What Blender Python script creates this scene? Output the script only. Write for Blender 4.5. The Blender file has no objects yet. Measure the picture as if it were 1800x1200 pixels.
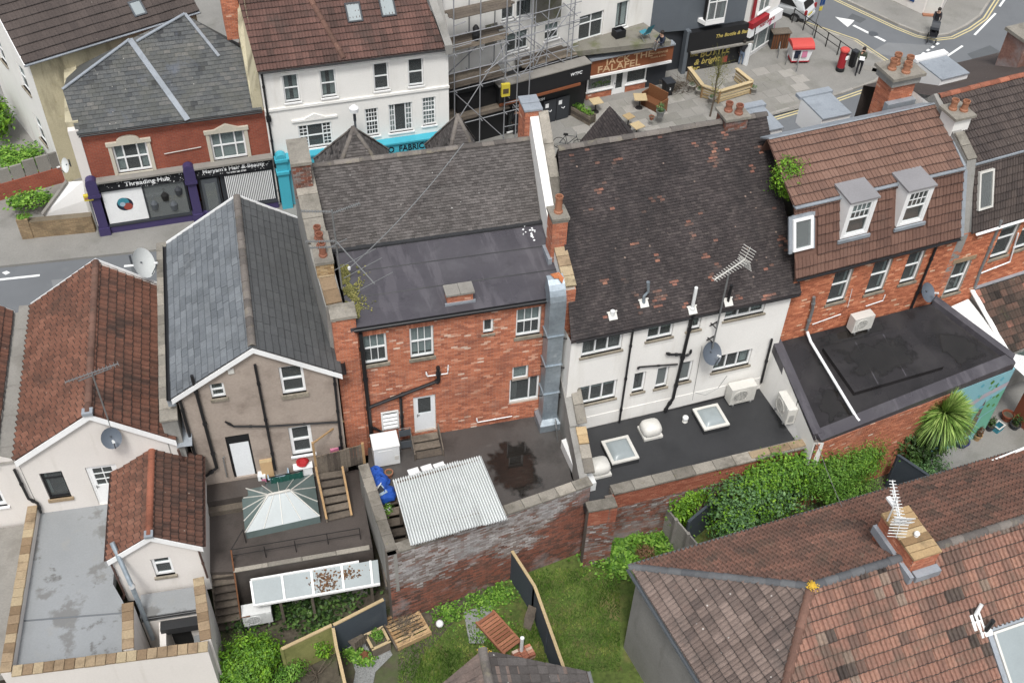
import bpy,bmesh,math,random
from mathutils import Vector,Matrix,noise
random.seed(7)
SC=bpy.context.scene
COL=SC.collection
V=Vector
# ---------------------------------------------------------------- camera, sky, sun, exposure
CAM_H=34.0
FOC,PX,PY=1950.0,900.0,600.0
R=Matrix(((0.95409054,-0.19184973,0.23001071),
            (-0.29814287,-0.68182649,0.66799960),
            (0.02867185,-0.70590815,-0.70772283)))
CAM=V((0,0,CAM_H))
cd=bpy.data.cameras.new('camera'); cam=bpy.data.objects.new('camera',cd); COL.objects.link(cam)
cd.sensor_width=36.0; cd.lens=FOC/1800*36.0; cd.clip_end=600
cam.matrix_world=Matrix(((R[0][0],-R[0][1],-R[0][2],0),(R[1][0],-R[1][1],-R[1][2],0),
                           (R[2][0],-R[2][1],-R[2][2],CAM_H),(0,0,0,1)))
SC.camera=cam
W=bpy.data.worlds.new('World'); SC.world=W; W.use_nodes=True
nt=W.node_tree; bg=nt.nodes['Background']
sky=nt.nodes.new('ShaderNodeTexSky'); sky.sky_type='NISHITA'; sky.sun_disc=False
SUN_EL,SUN_AZ=math.radians(62),math.radians(200)
sky.sun_elevation=SUN_EL; sky.sun_rotation=SUN_AZ; sky.air_density=1.0; sky.dust_density=4.0; sky.ozone_density=1.0
hs=nt.nodes.new('ShaderNodeHueSaturation'); hs.inputs['Saturation'].default_value=0.34
nt.links.new(sky.outputs[0],hs.inputs['Color']); nt.links.new(hs.outputs[0],bg.inputs['Color'])
bg.inputs['Strength'].default_value=0.115
sd=bpy.data.lights.new('sun','SUN'); sd.energy=1.5; sd.angle=math.radians(12); sd.color=(1.0,0.985,0.96)
sun=bpy.data.objects.new('sun',sd); COL.objects.link(sun)
sdir=V((math.sin(SUN_AZ)*math.cos(SUN_EL),math.cos(SUN_AZ)*math.cos(SUN_EL),math.sin(SUN_EL)))
sun.rotation_euler=sdir.to_track_quat('Z','Y').to_euler(); sun.location=(0,0,60)
vs=SC.view_settings; vs.view_transform='Standard'; vs.look='None'; vs.gamma=1; vs.use_curve_mapping=False
vs.exposure=0.68
SC.cycles.max_bounces=6; SC.cycles.transparent_max_bounces=8
# ---------------------------------------------------------------- measuring helpers: a sight line meets a level, a wall or a slope
def ray(px,py):return R @ V((px-PX,py-PY,FOC))
def at(px,py,z):
    r=ray(px,py); return CAM+r*((z-CAM_H)/r.z)
class Fr:
    """a building's own axes: x along its rear wall, y away from the gardens"""
    def __init__(s,x,y,a):
        s.o=V((x,y,0)); s.a=math.radians(a); s.c=math.cos(s.a); s.s=math.sin(s.a)
    def loc(s,p):
        d=p-s.o; return V((d.x*s.c+d.y*s.s,-d.x*s.s+d.y*s.c,p.z))
    def wld(s,p):return V((s.o.x+p[0]*s.c-p[1]*s.s,s.o.y+p[0]*s.s+p[1]*s.c,p[2]))
    def g(s,px,py,z):
        q=s.loc(at(px,py,z)); return (q.x,q.y)
    def w(s,px,py,y=0.0):
        r=ray(px,py); n=V((-s.s,s.c,0)); t=(n.dot(s.o-CAM)+y)/n.dot(r)
        q=s.loc(CAM+r*t); return (q.x,q.z)
    def rect(s,tl,br,y=0.0):
        a=s.w(*tl,y); b=s.w(*br,y); return (a[0]*.5+min(a[0],b[0])*.5,b[0],b[1],a[1])
    def on(s,px,py,M):
        """sight line meets plane M (local, its z column is the normal)"""
        n=V((M[0][2],M[1][2],M[2][2])); p=V((M[0][3],M[1][3],M[2][3]))
        nw=s.wld((n.x,n.y,n.z))-V((s.o.x,s.o.y,0)); pw=s.wld(p); r=ray(px,py)
        return s.loc(CAM+r*(nw.dot(pw-CAM)/nw.dot(r)))
# ---------------------------------------------------------------- materials
MATS={}
def _n(nt,t,**k):
    n=nt.nodes.new(t)
    for a,b in k.items():setattr(n,a,b)
    return n
def nmat(name,base=(.5,.5,.5),rough=.8,var=.18,vs=.7,fine=.12,fs=18,tint=None,stain=None,spots=None,
         bump=.25,bs=30,metal=0.,streak=False,rough2=None,spec=.4):
    """procedural stuff: colour (or a ramp over each piece's own tint), broad and fine mottling, stains, lichen spots, relief"""
    m=bpy.data.materials.new(name); m.use_nodes=True; nt=m.node_tree; L=nt.links.new
    b=nt.nodes['Principled BSDF']; b.inputs['Metallic'].default_value=metal; b.inputs['Specular IOR Level'].default_value=spec
    geo=_n(nt,'ShaderNodeNewGeometry'); pos=geo.outputs['Position']
    def nz(scale,detail=4,vec=None,rgh=.55):
        t=_n(nt,'ShaderNodeTexNoise'); t.inputs['Scale'].default_value=scale; t.inputs['Detail'].default_value=detail
        t.inputs['Roughness'].default_value=rgh; L(vec or pos,t.inputs['Vector']); return t.outputs['Fac']
    def mr(s,a,b_,c,d):
        t=_n(nt,'ShaderNodeMapRange'); L(s,t.inputs[0])
        for i,q in enumerate((a,b_,c,d)):t.inputs[i+1].default_value=q
        return t.outputs[0]
    def mix(mode,fac,a,c):
        t=_n(nt,'ShaderNodeMix',data_type='RGBA',blend_type=mode)
        if isinstance(fac,(int,float)):t.inputs[0].default_value=fac
        else:L(fac,t.inputs[0])
        for i,q in ((6,a),(7,c)):
            if isinstance(q,tuple):t.inputs[i].default_value=(*q[:3],1)
            else:L(q,t.inputs[i])
        return t.outputs[2]
    if tint:
        at_=_n(nt,'ShaderNodeAttribute',attribute_name='tint'); rp=_n(nt,'ShaderNodeValToRGB')
        e=rp.color_ramp.elements
        while len(e)<len(tint):e.new(.5)
        for i,(p,c) in enumerate(tint):e[i].position=p; e[i].color=(*c,1)
        L(at_.outputs['Fac'],rp.inputs[0]); col=rp.outputs[0]
    else:
        rgb=_n(nt,'ShaderNodeRGB'); rgb.outputs[0].default_value=(*base,1); col=rgb.outputs[0]
    for amp,sc in ((var,vs),(fine,fs)):
        if amp:
            f=mr(nz(sc),.25,.75,1-amp,1+amp)
            cb=_n(nt,'ShaderNodeCombineColor'); [L(f,cb.inputs[i]) for i in range(3)]
            col=mix('MULTIPLY',1.0,col,cb.outputs[0])
    for st in (stain or []):
        c,sc,lo,hi,amt=st[:5]; vec=None
        if len(st)>5:
            mp=_n(nt,'ShaderNodeMapping'); mp.inputs['Scale'].default_value=st[5]; L(pos,mp.inputs[0]); vec=mp.outputs[0]
        col=mix('MIX',mr(nz(sc,5,vec,.62),lo,hi,0,amt),col,c)
    for c,sc,rad,amt in (spots or []):
        vo=_n(nt,'ShaderNodeTexVoronoi'); vo.inputs['Scale'].default_value=sc; L(pos,vo.inputs['Vector'])
        k=mr(vo.outputs['Distance'],rad,rad*.6,0,1); k2=mr(nz(sc*.23,2),.48,.56,0,amt)
        t=_n(nt,'ShaderNodeMath',operation='MULTIPLY'); L(k,t.inputs[0]); L(k2,t.inputs[1])
        col=mix('MIX',t.outputs[0],col,c)
    L(col,b.inputs['Base Color'])
    if rough2 is not None:L(mr(nz(.55,5),.42,.6,rough,rough2),b.inputs['Roughness'])
    else:b.inputs['Roughness'].default_value=rough
    if bump:
        bp=_n(nt,'ShaderNodeBump'); bp.inputs['Strength'].default_value=bump; bp.inputs['Distance'].default_value=.02
        L(nz(bs,5),bp.inputs['Height']); L(bp.outputs[0],b.inputs['Normal'])
    MATS[name]=m; return m
def plain(name,c,rough=.5,metal=0.,**k):return nmat(name,c,rough,metal=metal,var=k.pop('var',.08),fine=k.pop('fine',.06),bump=k.pop('bump',.05),**k)
def glassmat(name,tint=(.8,.86,.86),refl=.10,alpha=.75,rough=.03):
    m=bpy.data.materials.new(name); m.use_nodes=True; nt=m.node_tree; nt.nodes.clear(); L=nt.links.new
    o=_n(nt,'ShaderNodeOutputMaterial'); mx=_n(nt,'ShaderNodeMixShader'); tr=_n(nt,'ShaderNodeBsdfTransparent')
    pb=_n(nt,'ShaderNodeBsdfPrincipled'); pb.inputs['Base Color'].default_value=(*[q*.25 for q in tint],1)
    pb.inputs['Roughness'].default_value=rough; pb.inputs['Specular IOR Level'].default_value=.5+refl*3
    tr.inputs[0].default_value=(*tint,1); mx.inputs[0].default_value=1-alpha
    L(tr.outputs[0],mx.inputs[1]); L(pb.outputs[0],mx.inputs[2]); L(mx.outputs[0],o.inputs[0]); MATS[name]=m; return m
def brickmat(name,c1,c2,mortar,scale=1.0,ax='xz',stain=None,rough=.9):
    """brickwork too far off to tell the bricks apart"""
    m=nmat(name,c1,rough,stain=stain,var=.2,bump=0); nt=m.node_tree; L=nt.links.new
    b=nt.nodes['Principled BSDF']; tc=_n(nt,'ShaderNodeTexCoord'); sp=_n(nt,'ShaderNodeSeparateXYZ'); cb=_n(nt,'ShaderNodeCombineXYZ')
    L(tc.outputs['Object'],sp.inputs[0]); L(sp.outputs['XYZ'.index(ax[0].upper())],cb.inputs[0]); L(sp.outputs['XYZ'.index(ax[1].upper())],cb.inputs[1])
    br=_n(nt,'ShaderNodeTexBrick'); br.inputs['Scale'].default_value=scale; br.inputs['Brick Width'].default_value=.225; br.inputs['Row Height'].default_value=.075
    br.inputs['Mortar Size'].default_value=.008; br.inputs['Color1'].default_value=(*c1,1); br.inputs['Color2'].default_value=(*c2,1); br.inputs['Mortar'].default_value=(*mortar,1)
    L(cb.outputs[0],br.inputs['Vector'])
    rgb=[n for n in nt.nodes if n.type == 'RGB'][0]
    for l in list(rgb.outputs[0].links):L(br.outputs['Color'],l.to_socket)
    return m
# ---------------------------------------------------------------- mesh building
class MB:
    def __init__(s):s.v=[]; s.f=[]; s.t=[]
    def add(s,vs,fs,t=.5,M=None):
        k=len(s.v)
        s.v += [tuple(M @ V(p)) for p in vs] if M is not None else [tuple(p) for p in vs]
        s.f += [tuple(i+k for i in f) for f in fs]; s.t += [t]*len(fs); return s
    def poly(s,pts,t=.5,M=None):return s.add(pts,[tuple(range(len(pts)))],t,M)
    def box(s,x0,x1,y0,y1,z0,z1,t=.5,M=None):
        return s.add([(x0,y0,z0),(x1,y0,z0),(x1,y1,z0),(x0,y1,z0),(x0,y0,z1),(x1,y0,z1),(x1,y1,z1),(x0,y1,z1)],
                     [(0,3,2,1),(4,5,6,7),(0,1,5,4),(1,2,6,5),(2,3,7,6),(3,0,4,7)],t,M)
    def prism(s,pts,z0,z1,t=.5,M=None):
        n=len(pts); z0=z0 if callable(z0) else (lambda p,q=z0:q); z1=z1 if callable(z1) else (lambda p,q=z1:q)
        return s.add([(*p[:2],z0(p)) for p in pts]+[(*p[:2],z1(p)) for p in pts],
                     [tuple(range(n-1,-1,-1)),tuple(range(n,2*n))]+[(i,(i+1) % n,(i+1) % n+n,i+n) for i in range(n)],t,M)
    def bar(s,p,q,w,h=None,t=.5,up=None):
        p,q=V(p),V(q); h=h or w; d=(q-p).normalized(); up=V(up) if up else (V((0,0,1)) if abs(d.z)<.95 else V((0,1,0)))
        a=d.cross(up).normalized()*(w/2); b=a.cross(d).normalized()*(h/2)
        return s.add([p-a-b,p+a-b,p+a+b,p-a+b,q-a-b,q+a-b,q+a+b,q-a+b],
                     [(0,1,2,3),(7,6,5,4),(0,4,5,1),(1,5,6,2),(2,6,7,3),(3,7,4,0)],t)
    def tube(s,path,r,n=8,t=.5,caps=True):
        path=[V(p) for p in path]; k=len(s.v); a=None
        for i,p in enumerate(path):
            d=(path[min(i+1,len(path)-1)]-path[max(i-1,0)]).normalized()
            if a is None:a=d.orthogonal().normalized()
            a=(a-d*a.dot(d)).normalized(); b=d.cross(a); rr=r[i] if isinstance(r,(list,tuple)) else r
            for j in range(n):
                th=2*math.pi*j/n; s.v.append(tuple(p+(a*math.cos(th)+b*math.sin(th))*rr))
        for i in range(len(path)-1):
            for j in range(n):
                s.f.append((k+i*n+j,k+i*n+(j+1) % n,k+(i+1)*n+(j+1) % n,k+(i+1)*n+j)); s.t.append(t)
        if caps:
            s.f.append(tuple(k+j for j in range(n-1,-1,-1))); s.t.append(t)
            s.f.append(tuple(k+(len(path)-1)*n+j for j in range(n))); s.t.append(t)
        return s
    def lathe(s,prof,c=(0,0,0),n=14,t=.5,M=None):
        vs=[]; fs=[]
        for r,z in prof:vs += [(c[0]+r*math.cos(2*math.pi*j/n),c[1]+r*math.sin(2*math.pi*j/n),c[2]+z) for j in range(n)]
        for i in range(len(prof)-1):fs += [(i*n+j,i*n+(j+1) % n,(i+1)*n+(j+1) % n,(i+1)*n+j) for j in range(n)]
        fs.append(tuple(range(n-1,-1,-1))); fs.append(tuple((len(prof)-1)*n+j for j in range(n)))
        return s.add(vs,fs,t,M)
    def build(s,name,mat,parent=None,kind=None,label=None,smooth=False,cat=None,group=None,M=None):
        me=bpy.data.meshes.new(name); me.from_pydata(s.v,[],s.f)
        a=me.attributes.new('tint','FLOAT','FACE'); a.data.foreach_set('value',s.t)
        if smooth:me.polygons.foreach_set('use_smooth',[True]*len(me.polygons))
        me.materials.append(MATS[mat] if isinstance(mat,str) else mat)
        o=bpy.data.objects.new(name,me); COL.objects.link(o)
        if parent:o.parent=parent
        if M is not None:o.matrix_local=M
        tagit(o,label,cat,group,kind); return o
def tagit(o,label=None,cat=None,group=None,kind=None):
    for k,q in (('label',label),('category',cat),('group',group),('kind',kind)):
        if q:o[k]=q
    return o
def thing(name,label,cat,fr=None,loc=None,ang=0,group=None):
    o=bpy.data.objects.new(name,None); COL.objects.link(o); o.empty_display_size=.3
    if fr:o.location=fr.o; o.rotation_euler.z=fr.a
    if loc is not None:o.location=loc; o.rotation_euler.z=math.radians(ang)
    return tagit(o,label,cat,group)
def link(me,name,parent=None,M=None):
    o=bpy.data.objects.new(name,me); COL.objects.link(o); o.parent=parent
    if M is not None:o.matrix_local=M
    return o
def copy_tree(o,parent=None,loc=None,ang=None,label=None):
    c=o.copy(); COL.objects.link(c); c.parent=parent
    if loc is not None:c.location=loc
    if ang is not None:c.rotation_euler.z=math.radians(ang)
    if label:c['label']=label
    for ch in list(o.children):copy_tree(ch,c)
    return c
def rnd(a,b):return random.uniform(a,b)
# ---------------------------------------------------------------- walls, bricks, windows
def grid_wall(mb,x0,x1,z0,z1,holes,y=0.,depth=.14,M=None,t=.5):
    hs_=[(max(a,x0),min(b,x1),max(c,z0),min(d,z1)) for a,b,c,d in holes if a<x1 and b>x0 and c<z1 and d>z0]
    xs=sorted({x0,x1,*[h[0] for h in hs_],*[h[1] for h in hs_]}); zs=sorted({z0,z1,*[h[2] for h in hs_],*[h[3] for h in hs_]})
    for i in range(len(xs)-1):
        for j in range(len(zs)-1):
            cx,cz=(xs[i]+xs[i+1])/2,(zs[j]+zs[j+1])/2
            if any(h[0]<cx<h[1] and h[2]<cz<h[3] for h in hs_):continue
            mb.poly([(xs[i],y,zs[j]),(xs[i+1],y,zs[j]),(xs[i+1],y,zs[j+1]),(xs[i],y,zs[j+1])],t,M)
    for a,b,c,d in hs_:
        for p,q in (((a,c),(a,d)),((a,d),(b,d)),((b,d),(b,c)),((b,c),(a,c))):
            mb.poly([(p[0],y,p[1]),(q[0],y,q[1]),(q[0],y+depth,q[1]),(p[0],y+depth,p[1])],t,M)
def clip(mb,planes):
    """cut away all of mb in front of each plane (point, normal)"""
    me=bpy.data.meshes.new('t'); me.from_pydata(mb.v,[],mb.f); bm=bmesh.new(); bm.from_mesh(me)
    for co,no in planes:bmesh.ops.bisect_plane(bm,geom=bm.verts[:]+bm.edges[:]+bm.faces[:],plane_co=co,plane_no=no,clear_outer=True)
    bm.verts.index_update(); r=MB(); r.v=[tuple(q.co) for q in bm.verts]; r.f=[tuple(q.index for q in f.verts) for f in bm.faces]; r.t=[.5]*len(r.f); bm.free(); bpy.data.meshes.remove(me); return r
def gable(x0,x1,z0,ze,ax,az,holes,depth=.1):
    m=MB(); grid_wall(m,x0,x1,z0,az,holes,0.,depth)
    return clip(m,[(V((x0,0,ze)),V((ze-az,0,ax-x0))),(V((x1,0,ze)),V((az-ze,0,x1-ax)))])
def lay_bricks(mb,x0,x1,z0,z1,holes=(),y=0.,M=None,L=.225,c=.075,proud=.014,tint=None,top=None,seed=1):
    rg=random.Random(seed); j=0; z=z0
    while z<z1-.02:
        za,zb=z,min(z+c-.011,z1); off=(j % 2)*L/2; x=x0-off
        while x<x1:
            a,b=max(x,x0),min(x+L-.011,x1); x += L
            segs=[(a,b)]
            for h in holes:
                if h[2]<zb-.01 and h[3]>za+.01:
                    ns=[]
                    for p,q in segs:
                        if h[1] <= p or h[0] >= q:ns.append((p,q)); continue
                        if p<h[0]:ns.append((p,h[0]))
                        if q>h[1]:ns.append((h[1],q))
                    segs=ns
            for p,q in segs:
                if q-p<.03:continue
                if top and zb>top((p+q)/2):continue
                t=tint((p+q)/2,(za+zb)/2,rg) if tint else (rg.uniform(.85,1) if rg.random()<.04 else .15+.6*rg.random()); d=y-proud-rg.random()*.004
                mb.add([(p,d,za),(q,d,za),(q,d,zb),(p,d,zb),(p,y,za),(q,y,za),(q,y,zb),(p,y,zb)],
                       [(0,1,2,3),(3,2,6,7),(1,5,6,2),(0,3,7,4),(0,4,5,1)],t,M)
        z += c; j += 1
def window(parent,rc,y=0.,cols=(1,),rows=(1,),fw=.06,inset=.07,mat='upvc',glass='glass',sill='stone_sill',bars=(0,0),M=None,
           blind=None,split=True,deep=.5,sillw=.07,label=None,name='window',barpanes=None):
    """frame + lights + panes + sill + dark room behind; rc = x0,x1,z0,z1 of the opening; blind = (mat, fraction from top)"""
    x0,x1,z0,z1=rc; e=.004; x0 += e; x1 -= e; z0 += e; z1 -= e
    if blind is None and deep>.2:blind=random.choice([None,('grey_curtain',rnd(.3,.6),1),('net_curtain',rnd(.2,.5)),('net_curtain',rnd(.3,.7),1)])
    f=MB(); ya,yb=y+inset,y+inset+.06
    f.box(x0,x1,ya,yb,z0,z0+fw*1.2,M=M); f.box(x0,x1,ya,yb,z1-fw,z1,M=M)
    f.box(x0,x0+fw,ya,yb,z0+fw*1.2,z1-fw,M=M); f.box(x1-fw,x1,ya,yb,z0+fw*1.2,z1-fw,M=M)
    X0,X1,Z0,Z1=x0+fw,x1-fw,z0+fw*1.2,z1-fw; tx,tz=sum(cols),sum(rows); xs=[X0]; zs=[Z0]
    for c in cols:xs.append(xs[-1]+(X1-X0)*c/tx)
    for c in rows:zs.append(zs[-1]+(Z1-Z0)*c/tz)
    m=fw*.42
    for x in xs[1:-1]:f.box(x-m,x+m,ya,yb,Z0,Z1,M=M)
    for i in range(len(xs)-1):
        a,b=xs[i]+(m if i else 0),xs[i+1]-(m if i<len(cols)-1 else 0)
        for z in zs[1:-1]:f.box(a,b,ya+.002,yb-.002,z-m,z+m,M=M)
        for j in range(len(zs)-1):
            if barpanes and (i,j) not in barpanes:continue
            c,d=zs[j]+(m if j else 0),zs[j+1]-(m if j<len(rows)-1 else 0)
            for k in range(1,bars[0]+1):
                q=a+(b-a)*k/(bars[0]+1); f.box(q-.012,q+.012,ya+.01,ya+.03,c,d,M=M)
            for k in range(1,bars[1]+1):
                q=c+(d-c)*k/(bars[1]+1); f.box(a,b,ya+.012,ya+.032,q-.012,q+.012,M=M)
    w=f.build(name,mat,parent,label=label)
    for i in range(len(xs)-1):
        for j in range(len(zs)-1):
            a,b=xs[i]+(m if i else 0),xs[i+1]-(m if i<len(cols)-1 else 0)
            c,d=zs[j]+(m if j else 0),zs[j+1]-(m if j<len(rows)-1 else 0)
            MB().box(a,b,ya+.034,ya+.042,c,d,M=M).build('pane',glass,w)
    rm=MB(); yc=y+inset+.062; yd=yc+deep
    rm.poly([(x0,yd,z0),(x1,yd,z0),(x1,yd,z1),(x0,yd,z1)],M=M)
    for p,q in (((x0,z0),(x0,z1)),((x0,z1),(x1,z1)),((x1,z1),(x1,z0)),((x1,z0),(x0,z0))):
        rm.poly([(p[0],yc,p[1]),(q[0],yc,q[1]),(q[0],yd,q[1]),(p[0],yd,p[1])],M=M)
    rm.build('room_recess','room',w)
    if blind:
        bm_,fr_=blind[0],blind[1]; side=blind[2] if len(blind)>2 else 0; B=MB()
        if side:
            for sgn in (0,1):
                n=9; wd=(X1-X0)*fr_/2; pts=[]
                for k in range(n+1):
                    q=(X0+wd*k/n) if sgn == 0 else (X1-wd*k/n); pts.append((q,yc+.06+.02*(k % 2)))
                for k in range(n):B.poly([(*pts[k],Z0),(*pts[k+1],Z0),(*pts[k+1],Z1),(*pts[k],Z1)],M=M)
        else:
            zb=Z1-(Z1-Z0)*fr_; n=12
            for k in range(n):
                q0,q1=X0+(X1-X0)*k/n,X0+(X1-X0)*(k+1)/n; o_=.008*(k % 2); p_=.008*((k+1) % 2)
                B.poly([(q0,yc+.03+o_,zb),(q1,yc+.03+p_,zb),(q1,yc+.03+p_,Z1),(q0,yc+.03+o_,Z1)],M=M)
        B.build('curtain',bm_,w)
    if sill:MB().box(x0-.06,x1+.06,y-.07,y+inset,z0-sillw-.004,z0-.004,M=M).build('sill',sill,w)
    return w
def gutter(parent,p,q,r=.06,mat='black_plastic',name='gutter'):
    """open half-round gutter"""
    p,q=V(p),V(q); d=(q-p).normalized(); s=d.cross(V((0,0,1))).normalized(); n=8; mb=MB(); vs=[]
    for e in (p,q):
        for rr in (r,r-.008):
            for k in range(n+1):
                th=math.pi*k/n; vs.append(e+s*math.cos(th)*rr-V((0,0,math.sin(th)*rr)))
    m=n+1; fs=[]
    for k in range(n):fs += [(k,k+1,2*m+k+1,2*m+k),(m+k+1,m+k,3*m+k,3*m+k+1)]
    fs += [(0,2*m,3*m,m),(n,m+n,3*m+n,2*m+n)]+[(k,m+k,m+k+1,k+1) for k in range(n)]+[(2*m+k,2*m+k+1,3*m+k+1,3*m+k) for k in range(n)]
    mb.add(vs,fs); return mb.build(name,mat,parent)
def pipe(parent,path,r=.05,mat='black_plastic',name='downpipe',collars=True,label=None):
    mb=MB(); path=[V(p) for p in path]; mb.tube(path,r,10)
    if collars:
        for a,b in zip(path,path[1:]):
            L_=(b-a).length; n=max(1,int(L_/1.3))
            for k in range(n):c=a+(b-a)*((k+.5)/n); d=(b-a).normalized(); mb.tube([c-d*.045,c+d*.045],r*1.35,10)
    return mb.build(name,mat,parent,label=label)
def text_mesh(body,size,mat,parent,M,name='lettering',align='CENTER',bold=0.0,ext=.008,squash=1.0,shear=0.,space=1.0,fit=None):
    c=bpy.data.curves.new('lettering','FONT'); c.body=body; c.size=size; c.align_x=align; c.align_y='CENTER'; c.extrude=ext
    c.offset=bold; c.shear=shear; c.space_character=space; c.resolution_u=3
    o=bpy.data.objects.new('tmp',c); COL.objects.link(o); dg=bpy.context.evaluated_depsgraph_get()
    me=bpy.data.meshes.new_from_object(o.evaluated_get(dg)); bpy.data.objects.remove(o); me.materials.clear(); me.materials.append(MATS[mat]); me.name=name
    if fit:squash=fit/max(.01,max(q.co.x for q in me.vertices)-min(q.co.x for q in me.vertices))
    return link(me,name,parent,M @ Matrix.Diagonal((squash,1,1,1)))
def wallM(x,y,z):return Matrix.Translation((x,y,z)) @ Matrix.Rotation(math.pi/2,4,'X')
# ---------------------------------------------------------------- roofs covered piece by piece
def slopeM(p0,p1,q):
    p0,p1,q=V(p0),V(p1),V(q); u=(p1-p0).normalized(); d=q-p0; v=(d-u*d.dot(u)).normalized(); w=u.cross(v)
    return Matrix(((u.x,v.x,w.x,p0.x),(u.y,v.y,w.y,p0.y),(u.z,v.z,w.z,p0.z),(0,0,0,1)))
PROF={
 'roman':[(0,0),(.05,.0),(.1,.024),(.2,.03),(.28,.006),(.5,.0),(.58,.022),(.68,.03),(.78,.006),(1,.0)],
 'pan':[(0,.012),(.12,.034),(.26,.04),(.4,.024),(.55,.006),(.72,0),(.88,.004),(1,.012)],
 'ribs':[(0,0),(.03,.014),(.1,.014),(.14,0),(.46,0),(.5,.014),(.57,.014),(.61,0),(1,0)],
 'flat':[(0,0),(1,0)],
}
def tile_geo(tw,g,prof,th,gap=.004,over=.05,amp=1.0,rg=None):
    P=[(gap/2+u*(tw-gap),h*amp) for u,h in PROF[prof]]; n=len(P); j=rg.uniform(-.004,.004) if rg else 0
    tl=min(.03,g*.13); H0=th+.016+j; zt=lambda v:H0+(.004-H0)*v/(g+over)
    vs=[(u,0,H0+h-.004) for u,h in P]+[(u,g+over,h+.004) for u,h in P]+[(u,.02,h+.006) for u,h in P]+[(u,tl,zt(tl)+h) for u,h in P]
    fs=[(3*n+i,3*n+i+1,n+i+1,n+i) for i in range(n-1)]+[(2*n,3*n,n),(4*n-1,2*n-1,3*n-1)]
    fs += [(i,i+1,3*n+i+1,3*n+i) for i in range(n-1)]+[(2*n+i,2*n+i+1,i+1,i) for i in range(n-1)]
    return vs,fs
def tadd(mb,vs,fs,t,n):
    mb.add(vs,fs,t); k=2*(n-1); mb.t[-k:]=[t*.12]*k  # darkens each piece's tail edge: course shadow line, with grime, painted into the tint
def cover(roof,M,poly,tw,g,prof,mat,fr,th=.014,nmax=0,stag=0.,tint=None,name='tile',amp=1.0,over=.05,seed=3,gap=.004,joined=True,missing=None):
    """lay courses over the convex polygon (u, v) of slope M; nearest whole pieces are objects, the rest one mesh clipped at the edges"""
    rg=random.Random(seed); n=len(poly); us=[p[0] for p in poly]; vs_=[p[1] for p in poly]
    A=sum(poly[i][0]*poly[(i+1) % n][1]-poly[(i+1) % n][0]*poly[i][1] for i in range(n)); s=1 if A>0 else -1
    edges=[(V((*poly[i],0)),V((*poly[(i+1) % n],0))) for i in range(n)]
    def dist(p):return min(s*((b-a).x*(p[1]-a.y)-(b-a).y*(p[0]-a.x))/(b-a).length for a,b in edges)
    full=[]; part=[]
    v=min(vs_); j=0
    while v<max(vs_)-.01:
        u=min(us)-tw+(stag*tw*(j % 2))
        while u<max(us):
            ds=[dist(p) for p in ((u,v),(u+tw,v),(u,v+g),(u+tw,v+g),(u+tw/2,v+g/2))]
            if not (missing and missing(u,v)):
                if min(ds[:4])>-.012:full.append((u,v))
                elif max(ds)>-.02:part.append((u,v))
            u += tw
        v += g; j += 1
    def wv(u,v):return .022*noise.noise(V((u*.45,v*.45,seed)))+.006*rg.uniform(-1,1),rg.uniform(-.006,.006)
    def tn(u,v):return min(.999,max(0.,tint(u,v,rg))) if tint else rg.random()
    if nmax and full:
        cl=fr.loc(CAM); full.sort(key=lambda p:((M @ V((p[0],p[1],0)))-cl).length); objs,rest=full[:nmax],full[nmax:]
        var=[]
        for k in range(14):
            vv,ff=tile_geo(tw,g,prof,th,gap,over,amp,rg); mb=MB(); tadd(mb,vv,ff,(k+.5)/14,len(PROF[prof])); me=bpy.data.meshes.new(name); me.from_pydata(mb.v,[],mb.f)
            a=me.attributes.new('tint','FLOAT','FACE'); a.data.foreach_set('value',mb.t); me.materials.append(MATS[mat]); var.append(me)
        for u,v in objs:
            w_,d_=wv(u,v); link(var[min(13,int(tn(u,v)*14))],name,roof,M @ Matrix.Translation((u,v+d_,w_)) @ Matrix.Rotation(rg.uniform(-.006,.006),4,'Z'))
    else:rest=full
    mb=MB()
    for u,v in rest:
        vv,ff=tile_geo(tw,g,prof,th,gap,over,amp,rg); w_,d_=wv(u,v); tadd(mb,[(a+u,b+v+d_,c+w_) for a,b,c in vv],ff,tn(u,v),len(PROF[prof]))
    pb=MB()
    for u,v in part:
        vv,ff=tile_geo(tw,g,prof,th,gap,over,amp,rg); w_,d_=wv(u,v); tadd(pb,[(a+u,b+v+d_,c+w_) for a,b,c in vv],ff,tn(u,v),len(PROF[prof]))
    if pb.v:
        me=bpy.data.meshes.new('t'); me.from_pydata(pb.v,[],pb.f); a=me.attributes.new('tint','FLOAT','FACE'); a.data.foreach_set('value',pb.t)
        bm=bmesh.new(); bm.from_mesh(me)
        for a,b in edges:
            d=(b-a).normalized(); no=V((d.y,-d.x,0))*s
            bmesh.ops.bisect_plane(bm,geom=bm.verts[:]+bm.edges[:]+bm.faces[:],plane_co=a,plane_no=no,clear_outer=True)
        lay=bm.faces.layers.float['tint']; bm.verts.index_update()
        mb.add([q.co.copy() for q in bm.verts],[],.5); k=len(mb.v)-len(bm.verts)
        for f in bm.faces:mb.f.append(tuple(q.index+k for q in f.verts)); mb.t.append(f[lay])
        bm.free(); bpy.data.meshes.remove(me)
    if mb.f:
        mb.v=[tuple(M @ V(p)) for p in mb.v]; mb.build(name+'_field',mat,roof,kind='stuff')
def uv(M,p):
    q=M.inverted() @ V(p); return (q.x,q.y)
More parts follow.
